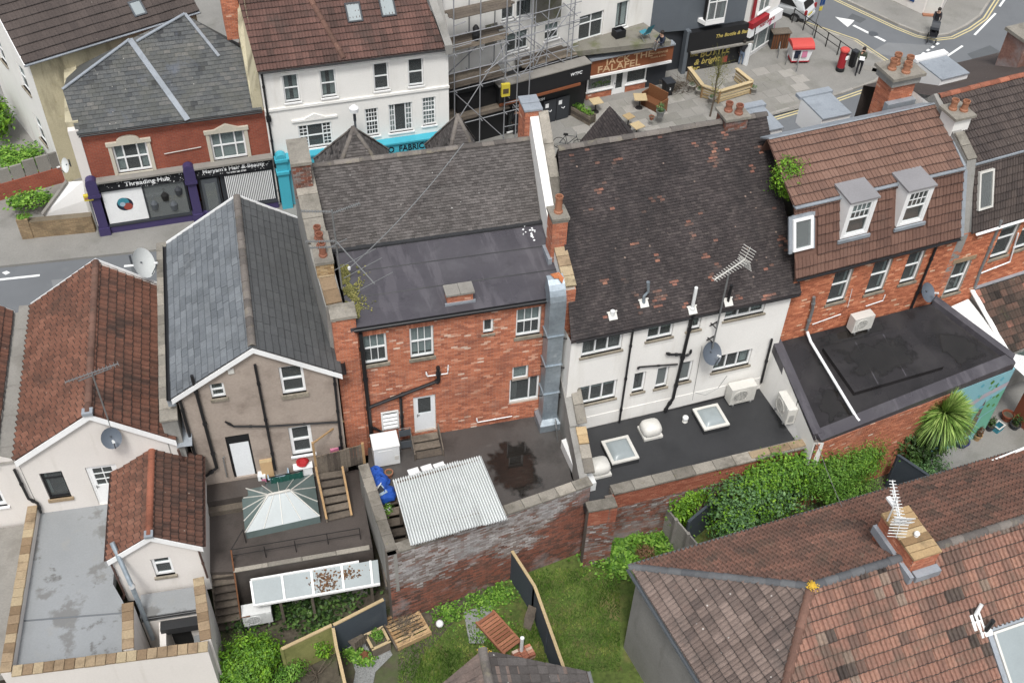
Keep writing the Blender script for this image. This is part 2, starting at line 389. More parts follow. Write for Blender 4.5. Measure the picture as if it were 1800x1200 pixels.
def ridge(parent,p,q,r=.11,L=.45,mat='ridge_grey',name='ridge_tile',seed=1,ang=1.25,half=True):
    """overlapping half-round cap tiles, one object each"""
    rg=random.Random(seed); p,q=V(p),V(q); d=q-p; n=max(1,round(d.length/L)); u=d.normalized(); st=d.length/n
    s=u.cross(V((0,0,1))).normalized(); up=s.cross(u); meshes=[]
    for k in range(5):
        mb=MB(); m=7; vs=[]
        for x,rr in ((0,r*1.06),(st+.03,r*.97)):
            for i in range(m+1):
                th=-ang+2*ang*i/m; vs.append((x,math.sin(th)*rr,math.cos(th)*rr))
        for i in range(m+1):
            th=-ang+2*ang*i/m; vs.append((0,math.sin(th)*(r-.02),math.cos(th)*(r-.02)))
        mb.add(vs,[(i,i+1,m+2+i,m+1+i) for i in range(m)]+[(2*m+2+i,2*m+3+i,i+1,i) for i in range(m)],(k+.5)/5)
        me=bpy.data.meshes.new(name); me.from_pydata(mb.v,[],mb.f); a=me.attributes.new('tint','FLOAT','FACE'); a.data.foreach_set('value',mb.t)
        me.materials.append(MATS[mat]); meshes.append(me)
    B=Matrix(((u.x,s.x,up.x,0),(u.y,s.y,up.y,0),(u.z,s.z,up.z,0),(0,0,0,1)))
    for i in range(n):
        link(meshes[rg.randrange(5)],name,parent,Matrix.Translation(p+u*(st*i)-up*(r*.55)+up*rg.uniform(-.006,.008)) @ B)
def coping(parent,p,q,w,h=.08,L=.55,mat='stone_coping',name='coping_stone',seed=1,gap=.012,z=None):
    """a row of capping stones along a wall top; p, q = centre line at underside"""
    rg=random.Random(seed); p,q=V(p),V(q); d=q-p; n=max(1,round(d.length/L)); u=d.normalized(); st=d.length/n
    s=u.cross(V((0,0,1))).normalized(); up=s.cross(u)
    for i in range(n):
        mb=MB(); a=st*i+gap/2; b=st*(i+1)-gap/2; j=[rg.uniform(-.006,.006) for _ in range(6)]; c=.012
        X=lambda x,y,z:p+u*x+s*y+up*z
        hw=w/2+j[4]; hh=h+j[5]
        mb.add([X(a,-hw,0),X(b,-hw,0),X(b,hw,0),X(a,hw,0),X(a,-hw,hh-c),X(b,-hw,hh-c),X(b,hw,hh-c),X(a,hw,hh-c),
                X(a+c,-hw+c,hh),X(b-c,-hw+c,hh),X(b-c,hw-c,hh),X(a+c,hw-c,hh)],
               [(0,1,5,4),(1,2,6,5),(2,3,7,6),(3,0,4,7),(4,5,9,8),(5,6,10,9),(6,7,11,10),(7,4,8,11),(8,9,10,11),(3,2,1,0)],rg.random())
        mb.build(name,mat,parent)
def solid(parent,name,mat,pts,z0,z1,**k):return MB().prism(pts,z0,z1).build(name,mat,parent,**k)
# ---------------------------------------------------------------- materials of the place
def c8(r,g,b,k=.74,sat=.86):
    y=.3*r+.59*g+.11*b; r,g,b=(y+(q-y)*sat for q in (r,g,b))
    if min(r,g,b)>190:k=.9
    return tuple((((q/255+.055)/1.055) ** 2.4 if q>10 else q/255/12.92)*k for q in (r,g,b))
nmat('white_render',c8(236,234,228),.85,var=.05,vs=.5,fine=.05,fs=25,stain=[((.42,.38,.30),1.1,.56,.8,.4,(1,1,.15)),((.5,.47,.4),3.0,.6,.8,.3,(1,1,.1))],bump=.2)
nmat('white_paint',c8(238,238,236),.6,var=.03,fine=.03,bump=.05,stain=[((.45,.43,.38),2.0,.64,.85,.3,(1,1,.3))])
nmat('cream_render',c8(224,218,211),.85,var=.04,vs=.4,fine=.04,bump=.2,stain=[((.42,.37,.32),.9,.55,.85,.35,(1,1,.2)),((.4,.36,.3),2.6,.6,.8,.3,(1,1,.1))])
nmat('tan_render',c8(182,166,152),.9,var=.14,vs=.7,fine=.1,fs=14,stain=[(c8(120,104,92),1.3,.52,.75,.55),(c8(202,186,170),.8,.58,.8,.4)],bump=.5,bs=16)
nmat('grey_render',c8(158,156,150),.9,var=.16,fine=.12,stain=[(c8(95,92,84),1.2,.5,.75,.6,(1,1,.3)),(c8(110,112,70),2.4,.66,.8,.5)],bump=.5)
nmat('cream_old',c8(204,194,160),.9,var=.12,fine=.1,stain=[(c8(92,86,66),1.5,.5,.72,.7,(1,1,.2)),(c8(150,140,60),2.2,.62,.75,.5)],bump=.4)
cb=lambda *a:c8(*a,k=.95,sat=.95)
BR=[(0,cb(122,80,66)),(.15,cb(158,96,74)),(.5,cb(184,112,82)),(.85,cb(200,132,102)),(.95,cb(208,160,134)),(1,cb(220,200,182))]
nmat('brick_red',tint=BR,rough=.9,var=.16,vs=.6,fine=.22,fs=30,bump=.5,bs=45,stain=[(cb(122,84,72),.9,.5,.72,.5),(cb(196,160,140),1.4,.58,.76,.4),(cb(110,86,78),2.5,.6,.75,.4,(1,1,.3))])
nmat('brick_orange',tint=[(0,cb(136,80,58)),(.3,cb(176,102,72)),(.7,cb(194,120,86)),(.93,cb(214,140,102)),(1,cb(214,186,158))],rough=.9,var=.14,fine=.22,fs=30,bump=.5,bs=45,stain=[(cb(130,80,58),1.1,.56,.78,.4)])
nmat('brick_new',tint=[(0,c8(150,78,56)),(.5,c8(178,100,74)),(1,c8(192,124,96))],rough=.9,var=.08,fine=.15,fs=30,bump=.4,bs=45)
nmat('brick_weathered',tint=[(0,c8(78,62,56)),(.2,c8(118,82,70)),(.4,c8(158,92,70)),(.6,c8(128,112,104)),(.8,c8(164,156,152)),(1,c8(190,186,184))],rough=.92,var=.22,vs=.9,fine=.3,fs=14,bump=.7,bs=30,
     stain=[(c8(176,176,176),.8,.52,.66,.55),(c8(74,62,50),.7,.56,.72,.55)])
nmat('brick_buff',tint=[(0,c8(150,118,80)),(.5,c8(190,156,108)),(1,c8(214,186,140))],rough=.9,var=.14,fine=.2,fs=25,bump=.5,stain=[(c8(96,84,64),1.8,.56,.74,.6)])
nmat('mortar',c8(190,176,162),.95,var=.15,fine=.15)
nmat('mortar_dark',c8(124,114,104),.95,var=.2,fine=.2)
nmat('stone_coping',tint=[(0,c8(120,114,104)),(.5,c8(150,144,132)),(1,c8(172,164,150))],rough=.9,var=.18,vs=1.5,fine=.18,bump=.5,stain=[(c8(86,82,70),1.9,.52,.7,.6),(c8(170,160,90),4,.66,.76,.5)])
nmat('stone_buff',tint=[(0,c8(135,110,81)),(.35,c8(160,135,104)),(.7,c8(176,153,119)),(1,c8(185,167,131))],rough=.9,var=.14,fine=.18,bump=.4,stain=[(c8(101,85,63),2.0,.52,.72,.6)])
nmat('stone_sill',c8(158,148,130),.9,var=.2,fine=.2,bump=.4,stain=[(c8(92,86,70),3,.5,.7,.6)])
nmat('stone_dressing',c8(214,206,186),.85,var=.1,fine=.1,bump=.3,stain=[(c8(150,138,110),2.5,.58,.78,.5)])
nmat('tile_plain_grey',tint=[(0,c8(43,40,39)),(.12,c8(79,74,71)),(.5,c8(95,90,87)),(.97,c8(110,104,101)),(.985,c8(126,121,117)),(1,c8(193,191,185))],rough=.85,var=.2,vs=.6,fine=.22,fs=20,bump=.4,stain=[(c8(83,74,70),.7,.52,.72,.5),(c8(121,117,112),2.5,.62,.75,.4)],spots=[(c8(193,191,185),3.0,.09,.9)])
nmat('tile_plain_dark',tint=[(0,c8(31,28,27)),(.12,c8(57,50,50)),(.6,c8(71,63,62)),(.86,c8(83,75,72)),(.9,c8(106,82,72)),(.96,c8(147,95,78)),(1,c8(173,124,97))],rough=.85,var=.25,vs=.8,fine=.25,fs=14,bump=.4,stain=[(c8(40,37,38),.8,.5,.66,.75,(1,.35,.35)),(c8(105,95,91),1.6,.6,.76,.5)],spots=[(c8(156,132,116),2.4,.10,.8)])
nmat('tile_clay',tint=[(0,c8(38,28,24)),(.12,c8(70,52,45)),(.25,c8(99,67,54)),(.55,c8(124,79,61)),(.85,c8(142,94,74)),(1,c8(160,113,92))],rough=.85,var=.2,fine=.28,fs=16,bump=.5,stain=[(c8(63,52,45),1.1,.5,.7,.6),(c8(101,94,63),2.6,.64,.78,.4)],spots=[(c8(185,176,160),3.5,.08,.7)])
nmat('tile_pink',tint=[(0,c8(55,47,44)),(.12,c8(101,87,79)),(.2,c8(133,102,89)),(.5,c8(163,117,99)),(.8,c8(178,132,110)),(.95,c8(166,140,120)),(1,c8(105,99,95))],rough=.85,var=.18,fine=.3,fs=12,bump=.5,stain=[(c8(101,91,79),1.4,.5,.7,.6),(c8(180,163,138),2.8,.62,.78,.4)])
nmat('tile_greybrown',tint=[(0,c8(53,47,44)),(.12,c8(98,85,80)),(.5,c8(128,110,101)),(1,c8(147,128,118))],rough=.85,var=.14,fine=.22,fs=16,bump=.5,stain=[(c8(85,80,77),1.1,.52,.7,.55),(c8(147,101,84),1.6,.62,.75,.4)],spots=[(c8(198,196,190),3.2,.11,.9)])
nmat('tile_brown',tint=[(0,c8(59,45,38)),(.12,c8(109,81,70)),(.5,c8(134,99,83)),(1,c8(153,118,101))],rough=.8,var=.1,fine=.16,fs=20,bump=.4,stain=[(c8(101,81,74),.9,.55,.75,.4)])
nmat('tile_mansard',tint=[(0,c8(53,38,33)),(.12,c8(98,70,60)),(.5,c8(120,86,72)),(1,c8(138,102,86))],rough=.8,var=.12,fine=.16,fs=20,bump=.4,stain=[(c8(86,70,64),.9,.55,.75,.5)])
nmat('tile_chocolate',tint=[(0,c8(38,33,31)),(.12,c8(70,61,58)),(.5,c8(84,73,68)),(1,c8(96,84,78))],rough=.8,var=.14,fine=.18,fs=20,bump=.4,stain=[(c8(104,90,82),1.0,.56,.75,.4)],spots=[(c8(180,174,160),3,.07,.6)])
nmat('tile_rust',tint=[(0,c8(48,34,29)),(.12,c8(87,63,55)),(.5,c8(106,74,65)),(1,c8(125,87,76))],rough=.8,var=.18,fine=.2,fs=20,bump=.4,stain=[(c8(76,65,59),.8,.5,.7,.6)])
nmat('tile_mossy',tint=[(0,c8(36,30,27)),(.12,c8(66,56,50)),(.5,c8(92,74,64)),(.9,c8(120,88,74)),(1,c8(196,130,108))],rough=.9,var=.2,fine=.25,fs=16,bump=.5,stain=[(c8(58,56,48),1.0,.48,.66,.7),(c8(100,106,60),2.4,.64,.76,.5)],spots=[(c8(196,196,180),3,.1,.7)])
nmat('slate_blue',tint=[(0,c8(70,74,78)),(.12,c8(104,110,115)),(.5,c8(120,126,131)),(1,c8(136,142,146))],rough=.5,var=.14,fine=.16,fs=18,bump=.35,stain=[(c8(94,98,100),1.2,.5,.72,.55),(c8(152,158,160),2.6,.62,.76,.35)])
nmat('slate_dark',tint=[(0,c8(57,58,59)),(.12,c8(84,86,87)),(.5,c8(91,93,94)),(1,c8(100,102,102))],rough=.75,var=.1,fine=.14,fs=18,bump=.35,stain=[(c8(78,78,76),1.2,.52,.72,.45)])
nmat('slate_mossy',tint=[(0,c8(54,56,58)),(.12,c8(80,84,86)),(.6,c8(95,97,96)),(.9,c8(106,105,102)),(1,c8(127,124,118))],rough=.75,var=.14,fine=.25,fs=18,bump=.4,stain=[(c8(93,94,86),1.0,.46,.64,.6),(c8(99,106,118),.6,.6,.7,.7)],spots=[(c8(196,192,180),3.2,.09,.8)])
nmat('ridge_grey',tint=[(0,c8(96,90,86)),(1,c8(134,126,118))],rough=.9,var=.2,fine=.2,bump=.5,stain=[(c8(150,142,116),3,.56,.72,.6)])
nmat('ridge_clay',tint=[(0,c8(140,80,58)),(1,c8(182,108,80))],rough=.85,var=.2,fine=.2,bump=.4,stain=[(c8(96,76,60),2.5,.55,.75,.6)])
nmat('ridge_brown',tint=[(0,c8(104,74,62)),(1,c8(136,98,82))],rough=.85,var=.2,fine=.2,bump=.4,stain=[(c8(84,72,60),2.5,.55,.75,.6)])
nmat('ridge_slate',tint=[(0,c8(86,88,92)),(1,c8(110,112,114))],rough=.7,var=.14,fine=.16,bump=.3,stain=[(c8(120,122,120),3,.58,.75,.4)])
nmat('lead',c8(158,166,174,.8),.5,var=.14,fine=.1,bump=.3,metal=.15,stain=[(c8(118,124,130),3,.52,.75,.5)])
nmat('felt_grey',c8(81,78,84),.25,var=.12,vs=.5,fine=.06,bump=.1,rough2=.55,stain=[(c8(104,102,107),1.1,.5,.7,.5),(c8(63,61,65),1.6,.6,.72,.6),(c8(110,106,112),.8,.55,.6,.4,(2.5,.3,1))])
nmat('felt_dark',c8(58,59,61),.45,var=.1,vs=.6,fine=.1,bump=.15,rough2=.75,stain=[(c8(46,47,49),.9,.5,.7,.6),(c8(80,76,67),1.9,.64,.78,.45)])
nmat('felt_black',c8(50,47,48),.12,var=.14,vs=.5,fine=.08,bump=.12,rough2=.5,stain=[(c8(32,30,30),.6,.48,.6,.7),(c8(86,80,65),1.1,.62,.75,.5)])
nmat('felt_pale',c8(152,156,158,.78),.5,var=.08,vs=.8,fine=.06,bump=.1,rough2=.3,stain=[(c8(116,114,110),.8,.54,.6,.7),(c8(94,90,84),1.5,.6,.66,.7),(c8(164,162,154),2.0,.58,.75,.4)])
nmat('concrete_wet',c8(86,82,79),.35,var=.18,vs=.6,fine=.12,bump=.2,rough2=.75,stain=[(c8(55,52,49),.8,.52,.68,.6),(c8(118,114,109),1.9,.62,.78,.4)])
nmat('concrete',c8(150,146,138),.9,var=.12,vs=.8,fine=.12,bump=.3,stain=[(c8(112,106,96),1.0,.52,.72,.5)])
nmat('deck_wet',c8(85,77,72),.45,var=.16,fine=.16,bump=.25,rough2=.75,stain=[(c8(57,52,48),.8,.5,.66,.6)])
m=nmat('puddle',c8(44,41,38),.03,var=.3,vs=1.2,fine=.1,bump=0,spec=.6); nt=m.node_tree; L=nt.links.new
at_=_n(nt,'ShaderNodeAttribute',attribute_name='rim'); tx=_n(nt,'ShaderNodeTexNoise'); tx.inputs['Scale'].default_value=3.; tx.inputs['Detail'].default_value=6; ad=_n(nt,'ShaderNodeMath',operation='ADD'); L(at_.outputs['Fac'],ad.inputs[0]); L(tx.outputs['Fac'],ad.inputs[1])
mr_=_n(nt,'ShaderNodeMapRange'); mr_.inputs[1].default_value=.72; mr_.inputs[2].default_value=.98; mr_.inputs[4].default_value=.88; L(ad.outputs[0],mr_.inputs[0]); gp=_n(nt,'ShaderNodeNewGeometry'); L(gp.outputs['Position'],tx.inputs['Vector']); mx=_n(nt,'ShaderNodeMixShader'); L(mr_.outputs[0],mx.inputs[0]); L(_n(nt,'ShaderNodeBsdfTransparent').outputs[0],mx.inputs[1]); L(nt.nodes['Principled BSDF'].outputs[0],mx.inputs[2]); L(mx.outputs[0],nt.nodes['Material Output'].inputs[0])
nmat('galvanised',c8(176,190,200),.42,metal=.55,var=.16,vs=1.6,fine=.14,fs=9,bump=.15,stain=[(c8(132,144,154),1.6,.55,.75,.6,(1,1,.3)),(c8(210,218,222),3,.6,.72,.5)])
nmat('rust',c8(196,112,62),.8,var=.3,fine=.25,bump=.4,stain=[(c8(214,206,196),3,.55,.66,.7)])
nmat('corrugated',tint=[(0,c8(150,153,153)),(.4,c8(204,208,207)),(1,c8(222,226,224))],rough=.5,var=.08,fine=.08,bump=.1,stain=[(c8(140,142,140),1.4,.58,.75,.5,(1.2,.3,1)),(c8(112,110,104),5,.68,.78,.4)])
plain('upvc',c8(240,241,240),.35); plain('white_metal',c8(226,228,226),.45); plain('offwhite_metal',c8(208,206,198),.5,var=.12)
plain('black_plastic',c8(40,40,42),.4); plain('black_iron',c8(46,44,44),.5); plain('brown_plastic',c8(96,70,62),.45)
plain('grey_metal',c8(150,152,152),.4,metal=.4); plain('dark_metal',c8(88,94,100),.45); plain('dish_grey',c8(96,106,118),.5); plain('dish_white',c8(206,210,208),.5)
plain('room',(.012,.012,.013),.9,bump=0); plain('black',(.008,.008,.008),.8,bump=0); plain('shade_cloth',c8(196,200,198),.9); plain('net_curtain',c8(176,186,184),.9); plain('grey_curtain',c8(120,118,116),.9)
plain('pale_door',c8(232,236,238),.5,stain=[((.4,.38,.35),2.5,.66,.85,.4)])
glassmat('glass',(.9,.94,.94),.1,.82); glassmat('glass_pale',(.9,.95,.95),.2,.6,.08); glassmat('glass_frost',(.72,.80,.80),.05,.25,.35)
nmat('glass_green',c8(112,130,128),.12,var=.12,fine=.05,bump=.03,stain=[(c8(86,100,90),.9,.52,.72,.6)])
nmat('polycarbonate',c8(176,188,190,.6),.3,var=.08,fine=.04,bump=.04,stain=[(c8(140,148,148),1.2,.54,.76,.5)])
nmat('wood_grey',tint=[(0,c8(85,75,66)),(.5,c8(114,103,90)),(1,c8(138,125,109))],rough=.9,var=.2,fine=.25,fs=12,bump=.5,stain=[(c8(66,59,52),1.8,.52,.7,.5)])
nmat('wood_tan',tint=[(0,c8(150,112,70)),(.5,c8(184,146,98)),(1,c8(206,172,124))],rough=.85,var=.15,fine=.2,fs=14,bump=.4,stain=[(c8(110,86,58),2.5,.55,.75,.5)])
nmat('wood_pale',tint=[(0,c8(178,150,104)),(1,c8(220,196,148))],rough=.85,var=.12,fine=.15,bump=.4)
nmat('wood_brown',tint=[(0,c8(108,64,36)),(1,c8(146,92,54))],rough=.7,var=.15,fine=.2,bump=.3)
nmat('wood_orange',tint=[(0,c8(150,90,62)),(1,c8(186,120,86))],rough=.85,var=.15,fine=.18,bump=.4)
nmat('fence_blue',c8(72,82,92),.8,var=.1,fine=.1,bump=.3,stain=[(c8(92,100,104),1.4,.56,.75,.4)])
nmat('fence_green',c8(150,150,84),.85,var=.16,fine=.15,bump=.3,stain=[(c8(104,112,52),1.3,.5,.7,.6)])
nmat('fence_concrete',tint=[(0,c8(126,122,116)),(1,c8(158,154,146))],rough=.9,var=.14,fine=.15,bump=.4)
nmat('garden_soil',c8(92,84,70),.95,var=.25,vs=1.2,fine=.3,fs=8,bump=.7,bs=12,stain=[(c8(84,100,52),.8,.48,.62,.7)])
cg=lambda *a:c8(*a,k=.86,sat=1.08)
nmat('lawn',cg(86,100,50),.95,var=.3,vs=1.3,fine=.4,fs=9,bump=.9,bs=14,stain=[(cg(118,108,74),.9,.5,.64,.75),(cg(64,84,36),.7,.5,.64,.6),(cg(92,78,58),1.7,.6,.7,.7)])
nmat('gravel_grey',c8(150,152,150),.95,var=.15,fine=.4,fs=26,bump=.8,bs=40)
nmat('asphalt',c8(118,122,126),.85,var=.1,vs=.35,fine=.1,fs=40,bump=.25,bs=60,stain=[(c8(98,102,106),.35,.52,.7,.5),(c8(132,136,138),.8,.6,.74,.4)])
nmat('pavement',c8(148,146,140),.9,var=.12,vs=.5,fine=.12,fs=20,bump=.25,stain=[(c8(116,116,106),.6,.52,.7,.55),(c8(164,162,156),1.7,.6,.75,.4)])
nmat('flagstone',tint=[(0,c8(140,138,130)),(.5,c8(156,153,146)),(1,c8(172,168,160))],rough=.9,var=.12,vs=.8,fine=.12,bump=.25,stain=[(c8(118,118,104),.8,.54,.7,.55)])
nmat('kerb',tint=[(0,c8(150,146,138)),(1,c8(176,172,164))],rough=.9,var=.12,fine=.15,bump=.3)
nmat('road_white',c8(228,230,228),.7,var=.08,fine=.2,fs=20,bump=.1,stain=[(c8(150,152,152),3,.6,.75,.5)])
nmat('road_yellow',c8(222,206,150),.75,var=.1,fine=.2,fs=20,bump=.1,stain=[(c8(150,148,138),3,.58,.75,.5)])
cg=lambda *a:c8(*a,k=.86,sat=1.08)
def leafmat(name,lo,mid,hi,rough=.55):
    return nmat(name,tint=[(0,lo),(.5,mid),(1,hi)],rough=rough,var=.25,vs=2.5,fine=.15,bump=0,spec=.3)
leafmat('leaf_bright',cg(40,66,18),cg(90,130,36),cg(142,178,62)); leafmat('leaf_mid',cg(40,66,22),cg(84,124,46),cg(132,168,76))
leafmat('leaf_laurel',cg(36,56,30),cg(78,112,66),cg(128,158,108)); leafmat('leaf_dark',cg(22,36,16),cg(50,76,34),cg(92,118,62))
leafmat('leaf_palm',cg(52,74,30),cg(108,140,66),cg(176,198,118)); leafmat('leaf_olive',cg(60,62,28),cg(112,112,58),cg(160,152,96)); leafmat('leaf_dry',cg(70,50,38),cg(104,78,58),cg(136,108,80))
leafmat('grass_blade',cg(52,76,28),cg(92,124,50),cg(156,158,92),.7); leafmat('weed_green',cg(48,78,24),cg(88,128,44),cg(134,168,76),.6)
nmat('bark',c8(104,92,78),.9,var=.2,fine=.3,bump=.6)
for nme,c in dict(cyan_paint=(64,190,214),purple_paint=(72,62,112),black_paint=(34,35,38),grey_paint=(104,112,120),charcoal_paint=(58,62,68),red_paint=(178,34,44),red_lid=(226,78,70),sign_brown=(152,84,48),sign_cream=(226,186,140),sign_gold=(206,184,92),sign_black=(24,26,32),
                   sign_white=(236,238,238),sign_ink=(20,30,40),blue_paint=(24,72,140),blue_bag=(30,92,206),yellow_plastic=(226,204,52),teal=(60,150,170),pink=(226,130,166),cardboard=(222,182,130),red_cloth=(196,28,34),clear_plastic=(170,196,214),navy=(34,44,66),white_plastic=(232,234,234),
                   orange_clay=(176,116,84),pot_clay=(158,98,74),jeans=(112,130,156),skin=(206,160,134),hair_dark=(46,38,34),coat_green=(70,78,62),coat_black=(40,40,46),silver_car=(206,210,212),rubber=(34,34,36),lamp_red=(170,30,34),plate_yellow=(220,200,60),poster_red=(176,74,60),turquoise=(96,186,206),
                   lichen_yellow=(226,180,40),scaffold=(158,160,164),green_cloth=(30,96,84),rope_green=(40,110,70),sky_mural=(140,200,212),deep_blue=(50,130,196),foliage_mural=(110,190,160),mauve_mural=(190,180,190),mural_brown=(120,96,92),blue_pot=(52,52,118),terracotta_wall=(150,78,52),brown_glass=(96,80,52)).items():
    plain(nme,c8(*c),.55 if 'paint' in nme or 'car' in nme else .7)
nmat('mossy_concrete',c8(140,136,124),.9,var=.14,fine=.16,bump=.4,stain=[(c8(104,110,66),.9,.5,.62,.75),(c8(98,94,84),1.6,.55,.72,.5)])
nmat('lid_grey',c8(150,148,150),.5,var=.1,fine=.08,bump=.15)
# ================================================================ red brick building in the middle
def coat(lo,hi,patch=.5,sc=.8):
    """tints that drift in patches over a slope"""
    off=random.uniform(0,99)
    return lambda u,v,rg:lo+(hi-lo)*min(1,max(0,.5+patch*noise.noise(V((u*sc+off,v*sc,off)))+rg.uniform(-.5,.5)*(1-patch*.5)))
fB=Fr(3.55,25.14,-3)
B=thing('brick_building','red brick building with grey felt flat roof and tall metal duct, at the centre','building',fB)
EB=9.45
hol=[]
def win(parent,fr,tl,br,y=0.,**k):
    rc=fr.rect(tl,br,y); hol.append(rc); return window(parent,rc,y,**k)
win(B,fB,(634,591),(682,635),rows=(1,1),cols=(1,),bars=(2,0),blind=('net_curtain',.5),sillw=.12)
win(B,fB,(719,577),(763,624),rows=(1,1),bars=(2,0),blind=('net_curtain',.95),sillw=.12)
win(B,fB,(849,562),(867,584),rows=(1,))
win(B,fB,(908,544),(949,586),rows=(1,1),bars=(2,0),blind=('net_curtain',.5),sillw=.12)
win(B,fB,(901,645),(928,665),rows=(1,),blind=('net_curtain',1),sill=None)
win(B,fB,(896,668),(946,701),cols=(2.3,1),rows=(1,),sill=None)
dr=fB.rect((726,699),(767,762)); dr=(dr[0],dr[1],3.85,dr[3]); hol.append(dr)
lv=fB.rect((669,725),(702,750)); hol.append(lv)
mb=MB(); grid_wall(mb,-.1,6.72,3.3,EB,hol,0.,.12); mb.build('wall','mortar',B)
def brt(x,z,rg):
    f=noise.noise(V((x*.9,z*1.1,3.)))
    if rg.random()<.06+.08*max(0,f):return rg.uniform(.88,1)
    return .1+rg.random()*.72
mb=MB(); lay_bricks(mb,-.1,6.72,3.36,EB,hol,0.,tint=brt,seed=4); mb.build('brickwork','brick_red',B,kind='stuff')
for h in hol[:5]:
    mb=MB(); n=int((h[1]-h[0]+.16)/.075)
    for k in range(n):a=h[0]-.08+k*.075; mb.box(a,a+.064,-.03,-.002,h[3]+.004,h[3]+.2,t=rnd(.2,.9))
    mb.build('brick_arch','brick_red',B)
def door(parent,rc,y=0.,mat='pale_door',inset=.06,light=None,glass='glass',fmat='upvc',bars=(0,0),panes_only=False,handle=True):
    x0,x1,z0,z1=rc; e=.004; x0 += e; x1 -= e; f=MB()
    for a,b,c,d in ((x0,x1,z1-.06,z1-e),(x0,x0+.06,z0,z1-.06),(x1-.06,x1,z0,z1-.06)):f.box(a,b,y+inset-.01,y+inset+.07,c,d)
    X0,X1,Z0,Z1=x0+.062,x1-.062,z0+.01,z1-.064
    d_=MB()
    if light:
        a,b,c,dd=X0+(X1-X0)*light[0],X0+(X1-X0)*light[1],Z0+(Z1-Z0)*light[2],Z0+(Z1-Z0)*light[3]
        for q in ((X0,X1,Z0,c),(X0,X1,dd,Z1),(X0,a,c,dd),(b,X1,c,dd)):d_.box(q[0],q[1],y+inset,y+inset+.045,q[2],q[3])
        for k in range(1,bars[0]+1):q=a+(b-a)*k/(bars[0]+1); d_.box(q-.015,q+.015,y+inset+.004,y+inset+.04,c,dd)
        for k in range(1,bars[1]+1):q=c+(dd-c)*k/(bars[1]+1); d_.box(a,b,y+inset+.006,y+inset+.038,q-.015,q+.015)
    else:d_.box(X0,X1,y+inset,y+inset+.045,Z0,Z1)
    o=d_.build('door',mat,parent); f.build('door_frame',fmat,o)
    if light:
        MB().box(a,b,y+inset+.02,y+inset+.028,c,dd).build('pane',glass,o)
    rm=MB(); rm.box(x0,x1,y+inset+.075,y+inset+.6,z0,z1-e); rm.f=rm.f[:2]+rm.f[3:]; rm.t=rm.t[:5]; rm.build('room_recess','room',o)
    if handle:MB().box(X0+.05,X0+.14,y+inset-.035,y+inset-.02,Z0+(Z1-Z0)*.46,Z0+(Z1-Z0)*.48).box(X0+.055,X0+.075,y+inset-.03,y+inset,Z0+(Z1-Z0)*.42,Z0+(Z1-Z0)*.5).build('door_handle','grey_metal',o)
    return o
door(B,dr,light=(.16,.86,.5,.95))
mb=MB(); x0,x1,z0,z1=lv
mb.box(x0,x1,-.04,.02,z0,z0+.06); mb.box(x0,x1,-.04,.02,z1-.06,z1); mb.box(x0,x0+.06,-.04,.02,z0+.06,z1-.06); mb.box(x1-.06,x1,-.04,.02,z0+.06,z1-.06); lo=mb.build('louvre_vent','white_metal',B)
for k in range(4):
    z=z0+.1+k*(z1-z0-.16)/4; MB().add([(x0+.06,-.06,z),(x1-.06,-.06,z),(x1-.06,.02,z+.07),(x0+.06,.02,z+.07)],[(0,1,2,3)]).build('slat','white_metal',lo)
MB().poly([(x0,.03,z0),(x1,.03,z0),(x1,.03,z1),(x0,.03,z1)]).build('vent_back','room',lo)
SB=math.tan(math.radians(10)); YJ,RY=3.08,5.4; ZJ=EB+.08+YJ*SB; RZ=11.85
rf=MB(); rf.add([(-.3,-.12,EB+.06),(6.75,-.12,EB+.06),(6.75,YJ,ZJ),(-.3,YJ,ZJ),(-.3,-.12,EB-.1),(6.75,-.12,EB-.1),(6.75,YJ,EB-.1),(-.3,YJ,EB-.1)],[(0,1,2,3),(4,5,1,0),(5,6,2,1),(7,4,0,3)])
flat=rf.build('felt_roof','felt_grey',B)
for k,y in enumerate((1.02,2.05)):
    z=EB+.06+(y+.12)*(ZJ-EB-.06)/(YJ+.12); MB().add([(-.3,y,z+.003),(6.75,y-.08,z+.0),(6.75,y-.05,z+.016),(-.3,y+.03,z+.018)],[(0,1,2,3)]).build('felt_seam','felt_dark',flat)
for x in (.55,1.25,2.0,3.1,4.3,5.4):MB().add([(x,.1,EB+.1+.003),(x+.05,.1,EB+.103),(x+.1,YJ-.05,ZJ+.004),(x+.05,YJ-.05,ZJ+.004)],[(0,1,2,3)]).build('felt_joint','felt_grey',flat)
gutter(B,(-.2,-.19,EB+.02),(6.1,-.19,EB+.02),.07)
MB().box(-.15,6.1,-.135,-.122,EB-.16,EB+.05).build('fascia','black_plastic',B)
M_=slopeM((-.45,YJ,ZJ+.02),(6.9,YJ,ZJ+.02),(-.45,RY,RZ))
tr=MB(); tr.add([(-.6,YJ,ZJ),(6.95,YJ,ZJ),(6.95,RY,RZ-.03),(-.6,RY,RZ-.03),(6.95,RY+1.2,RZ-3.0),(-.6,RY+1.2,RZ-3.0),(-.6,YJ,ZJ-.3),(6.95,YJ,ZJ-.3)],[(0,1,2,3),(3,2,4,5),(0,6,7,1)])
rt=tr.build('roof','tile_plain_grey',B)
cover(rt,M_,[uv(M_,(-.55,YJ,ZJ)),uv(M_,(6.7,YJ,ZJ)),uv(M_,(6.95,RY,RZ)),uv(M_,(-.75,RY,RZ))],.165,.1,'flat','tile_plain_grey',fB,th=.022,stag=.5,tint=lambda u,v,rg:rg.uniform(.2,.95),seed=11)
MB().box(-.5,6.85,YJ-.16,YJ+.03,ZJ-.05,ZJ+.05).build('upstand','felt_dark',B)
